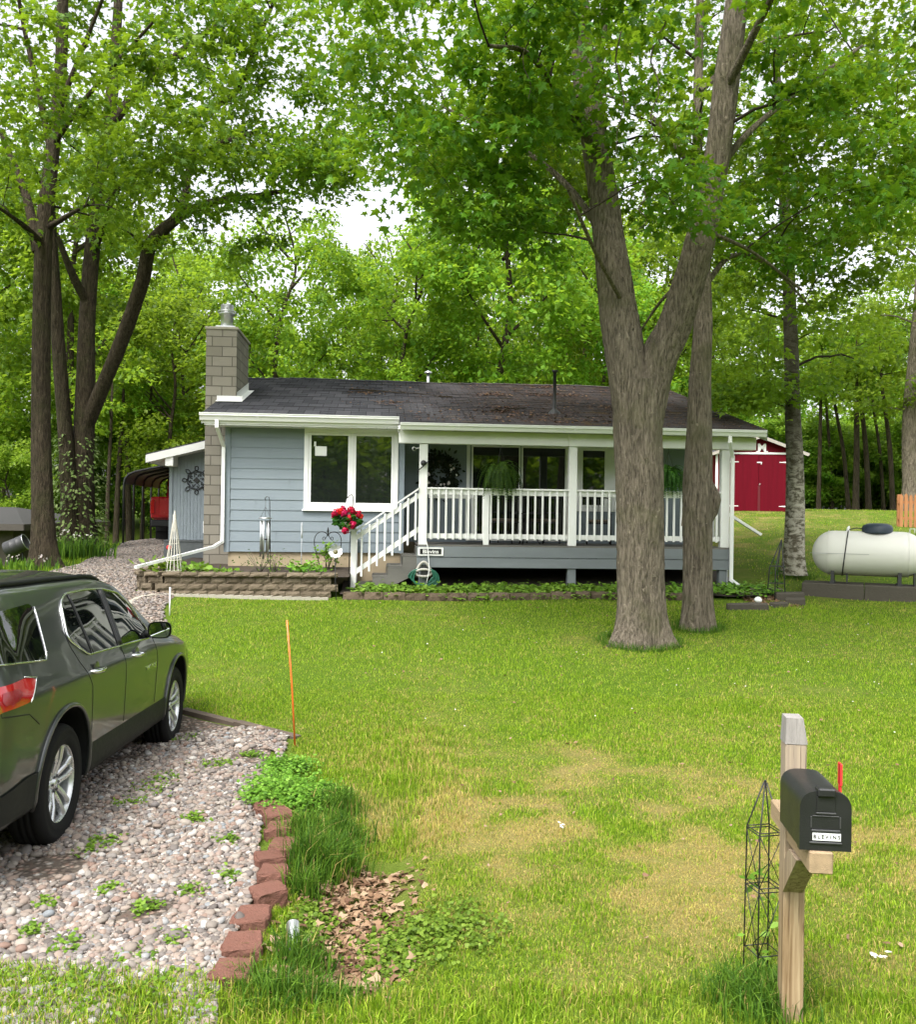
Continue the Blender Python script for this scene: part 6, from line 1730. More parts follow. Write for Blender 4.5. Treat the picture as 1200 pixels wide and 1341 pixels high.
mb = MB(); mb.add([(-.047,-.047,ZT-.111),(.047,-.047,ZT-.111),(.047,.047,ZT-.111),(-.047,.047,ZT-.111),(-.042,-.038,ZT),(.030,-.038,ZT),(.030,.040,ZT+.004),(-.042,.040,ZT+.004)], [(3,2,1,0),(4,5,6,7),(0,1,5,4),(1,2,6,5),(2,3,7,6),(3,0,4,7)]); mb.build('post_top', plain('silver_wood', (.27,.25,.235), .9, .3, 8, .6, 30, stretch=(7,7,.6)), post)
M['arm_wood'] = plain('arm_wood', (.33,.235,.14), .85, .3, 5, .4, 40, stretch=(6,.6,6))
mb = MB(); mb.bbox(-.036, .054, -.415, .26, ZA-.088, ZA-.001, .005); mb.build('arm', M['arm_wood'], post)
mb = MB(); mb.prism([(.0,0)], 0, 0) if False else None
y0, y1, z0, z1 = -.046, -.27, ZA-.31, ZA-.09
mb.add([(-.05,y0,z0),(.036,y0,z0),(.036,y0,z0+.13),(-.05,y0,z0+.13),(-.05,y1,z1),(.036,y1,z1),(.036,y1+.13,z1),(-.05,y1+.13,z1)], [(0,1,5,4),(1,2,6,5),(2,3,7,6),(3,0,4,7),(4,5,6,7),(3,2,1,0)]); mb.build('brace', M['post_wood'], post)
mx = empty('mailbox', pb0, RT, 'black plastic mailbox with a red flag and a white name strip', 'mailbox')
w2, hs2, hh = .093, .155, .229
def arch(w, hs, h, n=18):
    return [(-w, 0)]+[(-w*math.copysign(abs(math.cos(a))**.62, math.cos(a)), hs+(h-hs)*abs(math.sin(a))**.8) for a in np.linspace(0, PI, n)]+[(w, 0)]
Mm = Matrix.Translation((.026, .092, ZA+.001))
A_ = arch(w2, hs2, hh); n = len(A_)
mb = MB()
P = [(x, -.46, z) for x, z in A_]+[(x, -.145, z) for x, z in A_]
mb.add([Mm @ Vector(p) for p in P], [(i, i+1, n+i+1, n+i) for i in range(n-1)]+[(n-1, 0, n, 2*n-1)], True)
mb.add([Mm @ Vector(p) for p in P], [tuple(range(n)), tuple(range(2*n-1, n-1, -1))])
bx = mb.build('mailbox_body', M['black_plastic'], mx, fix=True); bx.data.set_sharp_from_angle(angle=R(40))
mb = MB(); A2 = arch(w2+.006, hs2, hh+.006); mb.prism(A2, -.492, -.462, Mm); mb.build('mailbox_door', M['black_plastic'], mx, fix=True)
mb = MB(); mb.bbox(-.034, .034, -.512, -.455, hh-.014, hh+.020, .006, Mm); mb.bbox(-.036, .036, -.4985, -.4925, hh-.075, hh-.0145, .002, Mm); mb.build('latch_tab', M['black_plastic'], mx)
mb = MB()
for z, w_ in ((hh-.080, .038), (.080, .055), (.032, .062)): mb.bbox(-w_, w_, -.499, -.4925, z-.0035, z+.0035, .0015, Mm)
mb.bbox(-.058, -.053, -.496, -.4925, .09, .135, .001, Mm); mb.bbox(.053, .058, -.496, -.4925, .09, .135, .001, Mm); mb.bbox(-.05, .05, -.496, -.4925, .135, .139, .001, Mm)
mb.build('moulded_rib', plain('worn_black', (.05,.05,.052), .35, .3), mx)
mb = MB(); mb.box(-.050, .058, -.4955, -.4926, .041, .070, Mm); np_ = mb.build('name_strip', M['white_vinyl'], mx)
text_mesh('name_letters', 'B L E V I N S', .021, M['black_plastic'], np_, Mm @ Matrix.Translation((.004, -.4966, .0555)) @ Matrix.Rotation(PI/2, 4, 'X'), .0006, bold=.0003, sx=.92)
mb = MB(); fx = w2+.010
mb.bbox(fx-.004, fx+.004, -.335, -.31, .10, .305, .002, Mm); mb.bbox(fx-.004, fx+.004, -.345, -.30, .215, .306, .003, Mm); mb.lathe([(0, .012), (.014, .01), (.016, 0)], 12, Mm @ Matrix.Translation((fx, -.322, .11)) @ Matrix.Rotation(PI/2, 4, 'Y')); mb.build('flag', M['red_plastic'], mx)

# ---- wire obelisk with a young vine
wb = W(999, 1282, 4.38); wb.z = h1(wb.x, wb.y)
wo = empty('wire_obelisk', wb, R(12), 'thin rusty black wire obelisk with a young vine left of the mailbox post', 'obelisk')
zs, zt = W(999, 1085, 4.38).z-wb.z, W(999, 1024, 4.38).z-wb.z; hw = .062
mb = MB()
for sx in (-1, 1):
    for sy in (-1, 1): mb.tube([(sx*hw*1.05, sy*hw*1.05, -.1), (sx*hw, sy*hw, zs*.5), (sx*hw*.95, sy*hw*.95, zs), (sx*.004, sy*.004, zt)], .0036, 6)
mb.lathe([(0, zt-.006), (.008, zt+.004), (0, zt+.014)], 8)
mb.build('leg_wire', M['black_metal'], wo)
mb = MB()
for z in (.12, .42, .44, zs-.012, zs):
    q = hw*.97; P = [(-q,-q,z),(q,-q,z),(q,q,z),(-q,q,z)]
    for a, b in zip(P, P[1:]+P[:1]): mb.tube([a, b], .0028, 5)
mb.build('hoop', M['black_metal'], wo)
mb = MB(); q = hw*.97
for z0, z1 in ((.12, .42), (.44, zs-.012)):
    for a, b in (((-q,-q),(q,-q)), ((-q,q),(-q,-q))):
        mb.tube([(*a, z0), (*b, z1)], .0022, 5); mb.tube([(*b, z0), (*a, z1)], .0022, 5)
mb.build('cross_wire', M['black_metal'], wo)
vn = empty('vine', wb, 0, 'young climbing vine twining up the wire obelisk by the mailbox', 'vine'); rv = np.random.default_rng(9)
mb = MB(); P = [(.05*math.cos(t*2.2)*.9, .05*math.sin(t*2.2), .55*t/5) for t in np.linspace(0, 5, 22)]; mb.tube(P, .0025, 5); mb.build('stem', M['leaf_dark'], vn)
Pl = np.array([P[i] for i in rv.integers(2, 22, 26)])+rv.normal(0, .025, (26, 3)); leaves('foliage', Pl, rand_dirs(26, rv, -.4, .2), np.array([0, -.6, .7])+rv.normal(0, .3, (26, 3)), rv.uniform(.03, .055, 26), 'oval', M['leaf_ground'], vn)

# ================================================================== EDGE OF THE PARKING PAD
blk = [(304,1272,62,'nearest and tallest red block at the road end of the edging'), (318,1238,58,'second red block from the road in the edging'), (330,1200,56,'dusty red block third from the road'), (352,1172,50,'wedge shaped block jutting left, fourth from the road'),
       (358,1146,46,'grey brown block fifth from the road'), (352,1128,44,'greyish rounded block in the middle of the edging'), (372,1112,44,'clean red block beside the tall grass tuft'), (366,1090,40,'flat red block just before the far bend'), (362,1072,42,'brown block at the bend of the edging'), (350,1062,40,'far end block of the red edging')]
rb = random.Random(4)
def roughen(me, amp, cuts=4):
    import bmesh
    from mathutils import noise
    bm = bmesh.new(); bm.from_mesh(me); bmesh.ops.subdivide_edges(bm, edges=bm.edges[:], cuts=cuts, use_grid_fill=True)
    s = rb.uniform(0, 99)
    for v in bm.verts: v.co += Vector([amp*(noise.noise(v.co*38+Vector((s+i*7, 0, 0)))+.6*noise.noise(v.co*90+Vector((s, i*5, 0)))) for i in range(3)])
    bm.to_mesh(me); bm.free()
for px, py, wpx, lb in blk:
    d = 2.17*1200/(py-668.0)
    d = min(max(d, 4.1), 7.2); p = W(px, py, d); g_ = h1(p.x-.25, p.y)
    root = empty('edging_block', (p.x, p.y, g_), rb.uniform(-.45, .45)+.25, lb, 'block', 'red concrete blocks edging the gravel pad')
    w_ = wpx/1200*d*.92; dp = w_*rb.uniform(.82, .98); h_ = .14; b = .016; mb = MB(); top = .07+rb.uniform(-.012, .012)
    t_ = w_*.36
    V = []
    for z, k in ((top-h_-.05, 1.0), (top-b, 1.0), (top, .93)):
        for x, y in ((-w_*.5, -dp*.28), (-w_*.43, -dp*.5), (w_*.43, -dp*.5), (w_*.5, -dp*.2), (w_*.42, dp*.5), (-w_*.40, dp*.5)): V.append((x*k+rb.uniform(-.005,.005), y*k+rb.uniform(-.005,.005), z+rb.uniform(-.003,.003)))
    F = [(j*6+i, j*6+(i+1) % 6, (j+1)*6+(i+1) % 6, (j+1)*6+i) for j in range(2) for i in range(6)]+[tuple(range(12, 18)), tuple(range(5, -1, -1))]
    mb.add(V, F); o = mb.build('top_block', M['red_stone'], root); roughen(o.data, .007); o.rotation_euler = (rb.uniform(-.05,.05), rb.uniform(-.06,.06), 0)
    mb = MB(); mb.bbox(-w_*.4, w_*.44, -dp*.45, dp*.5, top-.34, top-.16, .015); mb.build('lower_block', M['red_stone'], root)
# timber along the far edge of the pad
mb = MB(); a = Vector((-1.52, 8.86, h1(-1.5, 8.9)-.025)); b = Vector((-2.95, 9.93, h1(-3, 9.95)-.01)); mb.bar(a, (a+b)/2+Vector((0,0,.004)), .10, .10); mb.bar((a+b)/2-Vector((0,0,.004)), b, .10, .095)
tag(mb.build('landscape_timber', M['timber']), 'half buried landscape timber between the gravel pad and the lawn', 'timber')
mb = MB(); p = W(387, 968, 8.55); p.z = h1(p.x, p.y)-.05; q = W(376, 812, 8.5)
mb.tube([p, (p+q)/2+Vector((.008,0,0)), q], .0085, 8); o = mb.build('driveway_marker', M['orange_plastic']); tag(o, 'thin orange driveway marker rod leaning slightly at the pad corner', 'marker')
mb = MB(); p = W(222, 826, 14.6); p.z = h1(p.x, p.y)-.05; mb.tube([p, p+Vector((0,0,.5))], .014, 7); tag(mb.build('marker_stake', M['white_paint']), 'short white stake at the lawn corner behind the car mirror', 'stake')
# piece of metal pipe in the weeds
mb = MB(); p = W(384, 1250, 4.75); p.z = h1(p.x, p.y)+.05; mb.tube([p+Vector((-.02,.10,.03)), p+Vector((.01,-.08,-.05))], .036, 14, False); mb.tube([p+Vector((.01,-.08,-.05)), p+Vector((-.02,.10,.03))], .030, 14, False); tag(mb.build('drain_pipe', M['galv']), 'short end of galvanised pipe poking from the weeds beside the edging blocks', 'pipe')
# weeds and ground plants on the pad
def wpts(n, c, s):
    """clumps round (x, y) centres"""
    k = rp.integers(0, len(c), n); q = np.array(c)[k]+rp.normal(0, 1, (n, 2))*np.array(s)[k][:, None]; return q
def onpad(q, dz=.02): return np.stack([q[:, 0], q[:, 1], H(q[:, 0], q[:, 1])+dz], 1)
cen = []; sp = []
for px, py, s in ((200,1040,.10),(170,1060,.06),(215,1025,.07),(270,1005,.07),(290,1002,.05),(120,1120,.07),(130,1110,.05),(240,960,.08),(255,1080,.03),(300,1105,.03),(180,1255,.05),(60,1290,.08),(120,1290,.08),(20,1280,.06),(210,1290,.06),(300,1150,.03),(250,1170,.03),(60,1190,.03),(190,1190,.04),(90,1240,.04),(230,1230,.03),(140,1170,.03),(330,990,.05),(30,1320,.1),(150,1320,.1),(260,1310,.1),(40,1225,.03)):
    d = 2.18*1200/(py-668.); p = W(px, py, d); cen.append((p.x, p.y)); sp.append(s)
P = onpad(wpts(620, cen, sp)); cover('weeds', P, .05, 6, .022, 'round', 'leaf_ground', 'small bright weeds sprouting between the pebbles', spread=.02)
cen = []; sp = []
for px, py, s in ((365,1035,.12),(375,1010,.10),(350,1050,.10),(400,1045,.09),(385,1060,.08),(420,1050,.06)):
    d = 2.18*1200/(py-668.); p = W(px, py, d); cen.append((p.x, p.y)); sp.append(s)
P = onpad(wpts(520, cen, sp), .02); cover('weeds', P, .12, 12, .026, 'round', 'leaf_ground', 'lush patch of leafy weeds at the far end of the red edging', spread=.03)
cen = []; sp = []
for px, py, s in ((560,1215,.16),(520,1225,.14),(600,1230,.15),(540,1240,.14),(500,1205,.08),(395,1225,.07),(410,1200,.06)):
    d = 2.25*1200/(py-668.); p = W(px, py, d); cen.append((p.x, p.y)); sp.append(s)
P = onpad(wpts(430, cen, sp), .01); cover('weeds', P, .05, 8, .023, 'round', 'leaf_ground', 'clover like weeds right of the leaf filled ditch', spread=.03)
# strip of weeds and verge grass along the road, bottom edge
n = 9000; y = rng.uniform(3.7, 4.35, n)**1; x = rng.uniform(-2.3, -.95, n); k = (vnoise(x, y, 5, 40)*.6+.4*rng.random(n)) > .36+.75*(y-3.85)
blades('verge_grass', x[k], y[k], H(x[k], y[k])+.01, rng.uniform(.03, .09, k.sum()), np.full(k.sum(), .006), M['grass'], (rng.random(k.sum()) < .15)*.7, 2, seed=31)
tag(bpy.data.objects['verge_grass'], 'patchy verge grass along the bottom of the gravel pad', 'grass', kind='stuff')
# long grass tufts (dark) beside the ditch, by the mailbox and in the ditch
tc = [(418,1130,.08,.28,800),(446,1115,.08,.24,500),(402,1100,.07,.24,500),(455,1085,.08,.20,400),(400,1160,.05,.2,260),(985,1310,.09,.16,900),(1012,1300,.06,.15,500),(395,1240,.07,.18,500),(410,1290,.12,.14,700),(360,1300,.10,.16,500),(445,1060,.08,.2,500)]
X_, Y_, H_ = [], [], []
for px, py, s, h_, n in tc:
    d = 2.2*1200/(py-668.); p = W(px, py, d); X_.append(p.x+rp.normal(0, s, n)); Y_.append(p.y+rp.normal(0, s, n)); H_.append(h_*rp.uniform(.5, 1.15, n))
for bx_, rr_, n_ in ((bA, .50, 1500), (bB, .31, 800), (bC, .30, 600), (pb0, .05, 60)):
    a_ = rp.uniform(0, 6.28, n_); q_ = rr_+np.abs(rp.normal(0, .07, n_)); X_.append(bx_.x+q_*np.cos(a_)); Y_.append(bx_.y+q_*np.sin(a_)); H_.append(rp.uniform(.04, .15, n_))
X_, Y_, H_ = map(np.concatenate, (X_, Y_, H_))
M['tall_grass'] = grass_mat('tall_grass_blades', (.025,.075,.007), (.075,.17,.014), (.15,.27,.025))
blades('tall_grass', X_, Y_, H(X_, Y_), H_, rp.uniform(.005, .009, len(X_)), M['tall_grass'], (rp.random(len(X_)) < .04)*.8, 2, .5, seed=8)
tag(bpy.data.objects['tall_grass'], 'long dark green grass tufts beside the edging blocks and the mailbox post', 'grass', kind='stuff')
# dead leaves in the ditch
n = 1300; y = rp.uniform(4.35, 5.95, n); x = -.56+.02*(y-5)+rp.normal(0, .15, n)
P = np.stack([x, y, H(x, y)+rp.uniform(.005, .05, n)], 1)
leaves('fallen_leaves', P, rand_dirs(n, rp, -.2, .35), np.array([0, 0, 1.])+rp.normal(0, .45, (n, 3)), rp.uniform(.03, .08, n), 'maple5', M['dead_leaf']); tag(bpy.data.objects['fallen_leaves'], 'pale brown dead leaves heaped in the ditch beside the red blocks', 'dead leaves', kind='stuff')
n = 420; y = 4+12*rp.random(n)**.7; x = rp.uniform(-.1, .5, n)*y; P = np.stack([x, y, H(x, y)+.03], 1)
leaves('fallen_leaves', P, rand_dirs(n, rp, -.2, .35), np.array([0, 0, 1.])+rp.normal(0, .5, (n, 3)), rp.uniform(.02, .05, n), 'oval', M['dead_leaf']); tag(bpy.data.objects['fallen_leaves.001'], 'single small dry leaves scattered over the lawn', 'dead leaves', kind='stuff')
def scrap(px, py, s, label):
    d = 2.2*1200/(py-668.); p = W(px, py, d); p.z = h1(p.x, p.y)+.035; r = np.random.default_rng(int(px)); n = 9
    P = np.array(p)+r.normal(0, s*.4, (n, 3))*[1, 1, .3]; o = leaves('litter_scrap', P, rand_dirs(n, r, -.2, .4), np.array([0, -.3, 1])+r.normal(0, .4, (n, 3)), r.uniform(.5, 1, n)*s, 'oval', M['petal_white']); tag(o, label, 'scrap')
scrap(1150, 1247, .045, 'crumpled white scrap lying in the grass right of the mailbox post'); scrap(736, 1086, .035, 'tiny white scrap on the dry grass in the middle of the lawn')
# clover flowers dotted over the far lawn
n = 80; y = rp.uniform(9, 16, n); x = rp.uniform(-.1, .5, n)*y; k = on_lawn(x, y); x, y = x[k], y[k]; n = len(x)
leaves('clover_flowers', np.stack([x, y, H(x, y)+.06], 1), rand_dirs(n, rp), np.array([0, -.5, 1])+rp.normal(0, .2, (n, 3)), rp.uniform(.012, .022, n), 'round', M['petal_white']); tag(bpy.data.objects['clover_flowers'], 'tiny white clover flowers dotted over the lawn before the porch', 'flowers', kind='stuff')

# ================================================================== RIGHT SIDE: dry bed, trellis, tank, shed, fence
def gtrel(px, py, d, label):
    p = W(px, py, d); p.z = h1(p.x, p.y); root = empty('garden_trellis', p, .3, label, 'trellis'); mb = MB(); t = Vector((0, 0, 1.12))
    for k in range(4):
        a = PI/4+k*PI/2; b = Vector((.17*math.cos(a), .17*math.sin(a), -.05)); m_ = b*.75+Vector((0, 0, .62)); mb.tube([b, m_, t+Vector((.10, 0, 0))], .010, 6)
    mb.build('leg_rod', M['dark_metal'], root); mb = MB()
    for z, q in ((.3, .14), (.62, .115)): mb.tube([(q*math.cos(2*PI*k/20), q*math.sin(2*PI*k/20), z) for k in range(20)], .007, 5, closed=True)
    mb.build('hoop', M['dark_metal'], root); r = np.random.default_rng(2); n = 60; q = r.uniform(0, 1, n); P = np.stack([r.normal(0, .09, n), r.normal(0, .09, n), q*.8], 1); leaves('leaf', P, rand_dirs(n, r), rand_dirs(n, r, .2, 1), r.uniform(.04, .07, n), 'oval', M['leaf_dark'], root)
gtrel(1017, 776, 17.2, 'dark bent metal trellis standing in the dry bed right of the house')
for i, (px, py, d, lx, ly, lz, rz_, lb, mt) in enumerate(((1003,771,17.6,.62,.16,.14,-.25,'dark timber at the back of the dry bed','timber'), (1035,783,17.0,.50,.30,.16,-.3,'upper dark block step at the right of the dry bed','grey_stone'), (1042,793,16.6,.34,.22,.12,-.35,'lower dark block at the right end of the dry bed','grey_stone'), (993,803,15.9,.34,.18,.10,-.2,'dark flat stone at the front of the dry bed','grey_stone'), (1020,799,16.2,.30,.16,.09,.3,'slanting stone between bed and lawn','grey_stone'), (975,801,15.9,.60,.14,.11,.06,'long low stone below the downspout','grey_stone'))):
    p = W(px, py, d); p.z = h1(p.x, p.y); mb = MB(); mb.bbox(-lx/2, lx/2, -ly/2, ly/2, -.08, lz, .018); o = mb.build('bed_stone' if mt != 'timber' else 'bed_timber', M[mt]); o.location = p; o.rotation_euler = (.03, -.04, rz_); tag(o, lb, 'stone' if mt != 'timber' else 'timber')
q = np.stack([rp.uniform(5.35, 6.15, 420), rp.uniform(16.2, 17.6, 420)], 1); P = onpad(q, .02)
leaves('fallen_leaves', P, rand_dirs(420, rp, -.2, .4), np.array([0, 0, 1.])+rp.normal(0, .5, (420, 3)), rp.uniform(.05, .11, 420), 'maple5', M['dead_leaf']); tag(bpy.data.objects['fallen_leaves.002'], 'brown leaves lying in the dry bed right of the downspout', 'dead leaves', kind='stuff')
p = W(993, 790, 16.3); p.z = h1(p.x, p.y)+.10; gl = empty('garden_light', p, 0, 'small white and black round lamp lying in the bed by the downspout', 'lamp'); mb = MB(); mb.lathe([(0, .10), (.07, .09), (.11, .04), (.115, .0), (.09, -.02)], 16, Matrix.Rotation(R(25), 4, 'X')); mb.build('shade', M['white_paint'], gl); mb = MB(); mb.lathe([(0, -.10), (.06, -.09), (.085, -.02), (0, -.01)], 16, Matrix.Rotation(R(25), 4, 'X')); mb.build('base', M['black_plastic'], gl); gl.scale = (.6, .6, .6)

# ---- propane tank
TA = R(-24); TC = W(1137, 725, 17.6); TR_, TL_ = .43, 1.0
tk = empty('propane_tank', (TC.x, TC.y, h1(TC.x, TC.y)), TA, 'white propane tank with a dark blue dome lid on steel feet', 'tank')
tz = TC.z-h1(TC.x, TC.y)
def tank_white():
    t = NT('tank_paint'); o = t.obj(); z = t.n('ShaderNodeSeparateXYZ', {0: o}).outputs[2]
    n = t.noise(t.mapping(o, (2, 2, 9)), 3, 6, .7); d = t.ramp(t.math('ADD', n, t.math('MULTIPLY', z, -.35)), [(.40, (0,0,0)), (.75, (1,1,1))])  # dirt streaks, plus shading of the underside painted in, greyer lower down
    c = t.mix(t.math('MULTIPLY', d, .6), (.64,.63,.58), (.33,.31,.24)); return t.done(t.bsdf(c, .5, t.bump(n, .04, .01)))
M['tank'] = tank_white()
Mt = Matrix.Translation((0, 0, tz)) @ Matrix.Rotation(PI/2, 4, 'Y')
pr = [(0, -TL_)]+[(TR_*math.sin(a), -TL_+.40*(1-math.cos(a))) for a in np.linspace(.12, PI/2, 12)]; pr += [(r, -z) for r, z in pr[::-1]]
mb = MB(); mb.lathe(pr, 56, Mt); mb.build('tank_body', M['tank'], tk)
for x in (-.70, .70):
    mb = MB(); mb.tube([(x, (TR_+.001)*math.cos(a), tz+(TR_+.001)*math.sin(a)) for a in np.linspace(0, 2*PI, 49)[:-1]], .004, 6, closed=True); mb.build('weld_seam', M['tank'], tk)
mb = MB(); mb.lathe([(.27, .0), (.275, .10), (.25, .15), (.17, .185), (0, .195)], 30, Matrix.Translation((.16, 0, tz+TR_-.035))); dm = mb.build('dome_lid', plain('dark_blue_dome', (.020,.032,.05), .45, .2), tk)
mb = MB(); mb.tube([(-.40+.05*math.sin(a), (TR_+.008)*math.cos(a), tz+(TR_+.008)*math.sin(a)) for a in np.linspace(R(95), R(272), 26)], .011, 7); mb.tube([(-.40, 0, tz+TR_+.01), (-.2, -.05, tz+TR_+.06), (-.08, -.04, tz+TR_+.04)], .011, 7); mb.build('strap', M['black_plastic'], tk)
mb = MB(); mb.lathe([(.035, 0), (.03, .06), (.012, .10), (0, .105)], 10, Matrix.Translation((-.36, 0, tz+TR_-.005)) @ Matrix.Rotation(.2, 4, 'Y')); mb.build('vent_cap', M['white_vinyl'], tk)
mb = MB(); mb.tube([(.72, 0, tz+TR_-.02), (.72, 0, tz+TR_+.06), (.80, 0, tz+TR_+.06), (.80, 0, tz+TR_-.02)], .012, 6); mb.build('lifting_lug', M['tank'], tk)
mb = MB(); mb.box(-1.02, .02, -TR_-.006, -TR_+.004, tz-.004, tz+.004); mb.build('side_stripe', plain('stripe', (.3,.31,.3), .6), tk)
zb = .25
for x in (-.62, .55):
    mb = MB()
    for y in (-.25, .25): mb.box(x-.03, x+.03, y-.03, y+.03, zb, tz-TR_*.78)
    mb.box(x-.05, x+.05, -.30, .30, zb, zb+.025); mb.build('foot', M['dark_metal'], tk)
    mb = MB(); mb.box(x+.24, x+.27, -.2, .2, zb+.01, tz-TR_*.8); mb.build('foot_plate', M['dark_metal'], tk)
for i, (x, lb) in enumerate(((-.62, 'left pair of dark concrete blocks under the propane tank'), (.55, 'right pair of grey concrete blocks under the propane tank'))):
    root = empty('tank_block', (TC.x, TC.y, h1(TC.x, TC.y)), TA, lb, 'block', 'concrete blocks under the propane tank')
    for y in (-.22, .22):
        mb = MB(); mb.bbox(x-.54 if x < 0 else x-.60, x+.56 if x < 0 else x+.48, y-.20, y+.20, -.15, zb-.002, .012); mb.build('concrete_block', M['grey_stone'], root)
# ---- red shed
SD = 31.5; SA = R(-3)
sb = W(993, 669, SD); sb.z = h1(sb.x, sb.y)-.02
sh = empty('red_shed', sb, SA, 'red barn style shed with white trim and a white letter M over its doors', 'shed')
SX, SYD, SHT = 1.45, 4.0, 2.42
mb = MB()
mb.box(-SX-.01, SX, 0, .05, 0, SHT); mb.box(-SX, -SX+.05, .05, SYD, 0, SHT); mb.box(SX-.05, SX, .05, SYD, 0, SHT); mb.box(-SX, SX, SYD-.05, SYD, 0, SHT)
ap = .66; mb.prism([(-SX, SHT), (SX, SHT), (SX, SHT+.10), (0, SHT+ap), (-SX, SHT+.10)], 0.002, .05); mb.build('wall', M['red_paint'], sh, fix=True)
for sg_ in (-1, 1):
    mb = MB(); x0, x1 = (-.985, -.004) if sg_ < 0 else (.004, .985)
    mb.bbox(x0, x1, -.045, -.004, .02, 2.30, .006)
    for k in range(5): xx = x0+.05+k*.22; mb.box(xx, xx+.004, -.0475, -.0455, .03, 2.29)
    dr_ = mb.build('shed_door', M['red_paint'], sh)
    for z in (.22, 2.02):
        mb = MB(); xa = x0 if sg_ < 0 else x1; mb.add([(xa-sg_*-.0, -.052, z-.035), (xa, -.052, z+.035), (xa-sg_*.30, -.052, z+.008), (xa-sg_*.30, -.052, z-.008)], [(0,1,2,3)] if sg_ > 0 else [(3,2,1,0)]); mb.bbox(min(xa, xa-sg_*.30), max(xa, xa-sg_*.30), -.055, -.0465, z-.014, z+.014, .003); mb.build('hinge', M['white_paint'], dr_)
mb = MB(); mb.bbox(-.07, .10, -.058, -.047, 1.98, 2.03, .004); mb.bbox(.06, .09, -.06, -.047, 1.92, 1.98, .004); mb.tube([(.02, -.06, 1.08), (.03, -.08, 1.14), (.05, -.06, 1.12)], .014, 6); mb.build('latch', M['white_paint'], sh)
mb = MB(); mb.bbox(-.03, .05, -.056, -.047, .02, 1.05, .005); mb.build('astragal', plain('dark_red', (.10,.003,.009), .5), sh)
mb = MB(); mb.bbox(-1.45, 1.0, -.03, -.002, 2.34, 2.42, .006); mb.bbox(-1.06, -.99, -.03, -.002, .02, 2.338, .006); mb.bbox(.99, 1.05, -.03, -.002, .02, 2.338, .006); mb.bbox(-SX-.015, -SX+.07, -.02, -.001, .02, SHT, .005); mb.build('white_trim', M['white_paint'], sh)
mb = MB()
for sg_ in (-1, 1):
    slab(mb, [(0, -.22, SHT+ap+.06), (sg_*(SX+.2), -.22, SHT-.03), (sg_*(SX+.2), SYD+.2, SHT-.03), (0, SYD+.2, SHT+ap+.06)], .05)
mb.build('roof', M['shingles'], sh)
mb = MB()
for sg_ in (-1, 1):
    a = Vector((0, -.225, SHT+ap-.03)); b = Vector((sg_*(SX+.18), -.225, SHT-.10)); mb.bar(a, b, .02, .12)
mb.build('barge_board', plain('weathered_board', (.35,.32,.28), .8, .2), sh)
sh.scale = (1, 1, .84)
text_mesh('letter', 'M', .42, M['white_paint'], sh, Matrix.Translation((.10, -.022, 2.60)) @ Matrix.Rotation(PI/2, 4, 'X'), .012, bold=.018, sx=.9)
for xx in (-.10, .18): mb = MB(); mb.bbox(xx, xx+.12, -.034, -.01, 2.44, 2.475, .002); mb.build('letter_foot', M['white_paint'], sh)
# shady awning and lantern left of the shed, glimpsed past the porch end
# ---- picket fence
FPos = W(1179, 688, 27.5); FPos.z = h1(FPos.x, FPos.y)
pf = empty('picket_fence', FPos, R(-8), 'orange brown cedar picket fence at the right edge of the back lawn', 'fence'); M['cedar'] = plain('cedar_picket', (.36,.155,.06), .8, .25, 6, .3, 40, stretch=(4,4,.5))
for k in range(12):
    x = .03+k*.135; mb = MB(); h_ = .99+.02*math.sin(k*2.1); mb.prism([(x-.048, -.02), (x+.048, -.02), (x+.048, h_-.07), (x, h_), (x-.048, h_-.07)], -.012, .012); mb.build('picket', M['cedar'], pf, fix=True)
mb = MB(); mb.box(-.05, 1.7, .013, .05, .22, .30); mb.build('rail', M['cedar'], pf); mb = MB(); mb.box(-.05, 1.7, .013, .05, .70, .78); mb.build('rail', M['cedar'], pf); mb = MB(); mb.bbox(-.06, .03, .052, .14, -.1, .97, .006); mb.build('fence_post', M['cedar'], pf)

# ================================================================== LEFT SIDE: carport, truck, garage, flowers
cpo = empty('carport', (0, 0, 0), 0, 'black steel framed carport with a curved metal roof behind the side wing', 'carport')
base = [Vector((-9.125-.17*k, 25+1.25*k, 0)) for k in range(5)]; cd = Vector((.9903, .139, 0)); CWD = 3.3
V = []; 
for k, b in enumerate(base):
    g_ = h1(b.x, b.y); zt_ = 2.2+25/1200*25-.0; prof_ = [(0, g_-.1), (0, 2.80), (.03, 2.98), (.12, 3.10), (.30, 3.18), (CWD/2, 3.50), (CWD-.3, 3.18), (CWD-.12, 3.10), (CWD-.03, 2.98), (CWD, 2.80), (CWD, g_-.1)]
    mb = MB(); mb.tube([Vector((b.x, b.y, 0))+cd*u+Vector((0, 0, z)) for u, z in prof_], .032, 8); mb.build('hoop_frame', M['black_metal'], cpo); V.append([Vector((b.x, b.y, 0))+cd*u*1.0+Vector((0, 0, z+.036)) for u, z in prof_[1:-1]])
mb = MB(); n = len(V[0]); P = [p for r in V for p in r]; mb.add(P, [(i*n+j, i*n+j+1, (i+1)*n+j+1, (i+1)*n+j) for i in range(4) for j in range(n-1)], True); cr_ = mb.build('roof_sheet', plain('carport_sheet', (.10,.10,.105), .5, .15), cpo)
for b in base:
    mb = MB(); mb.bbox(b.x-.10, b.x+.10, b.y-.06, b.y+.06, h1(b.x, b.y)-.05, h1(b.x, b.y)+.05, .01); mb.build('foot', M['black_metal'], cpo)
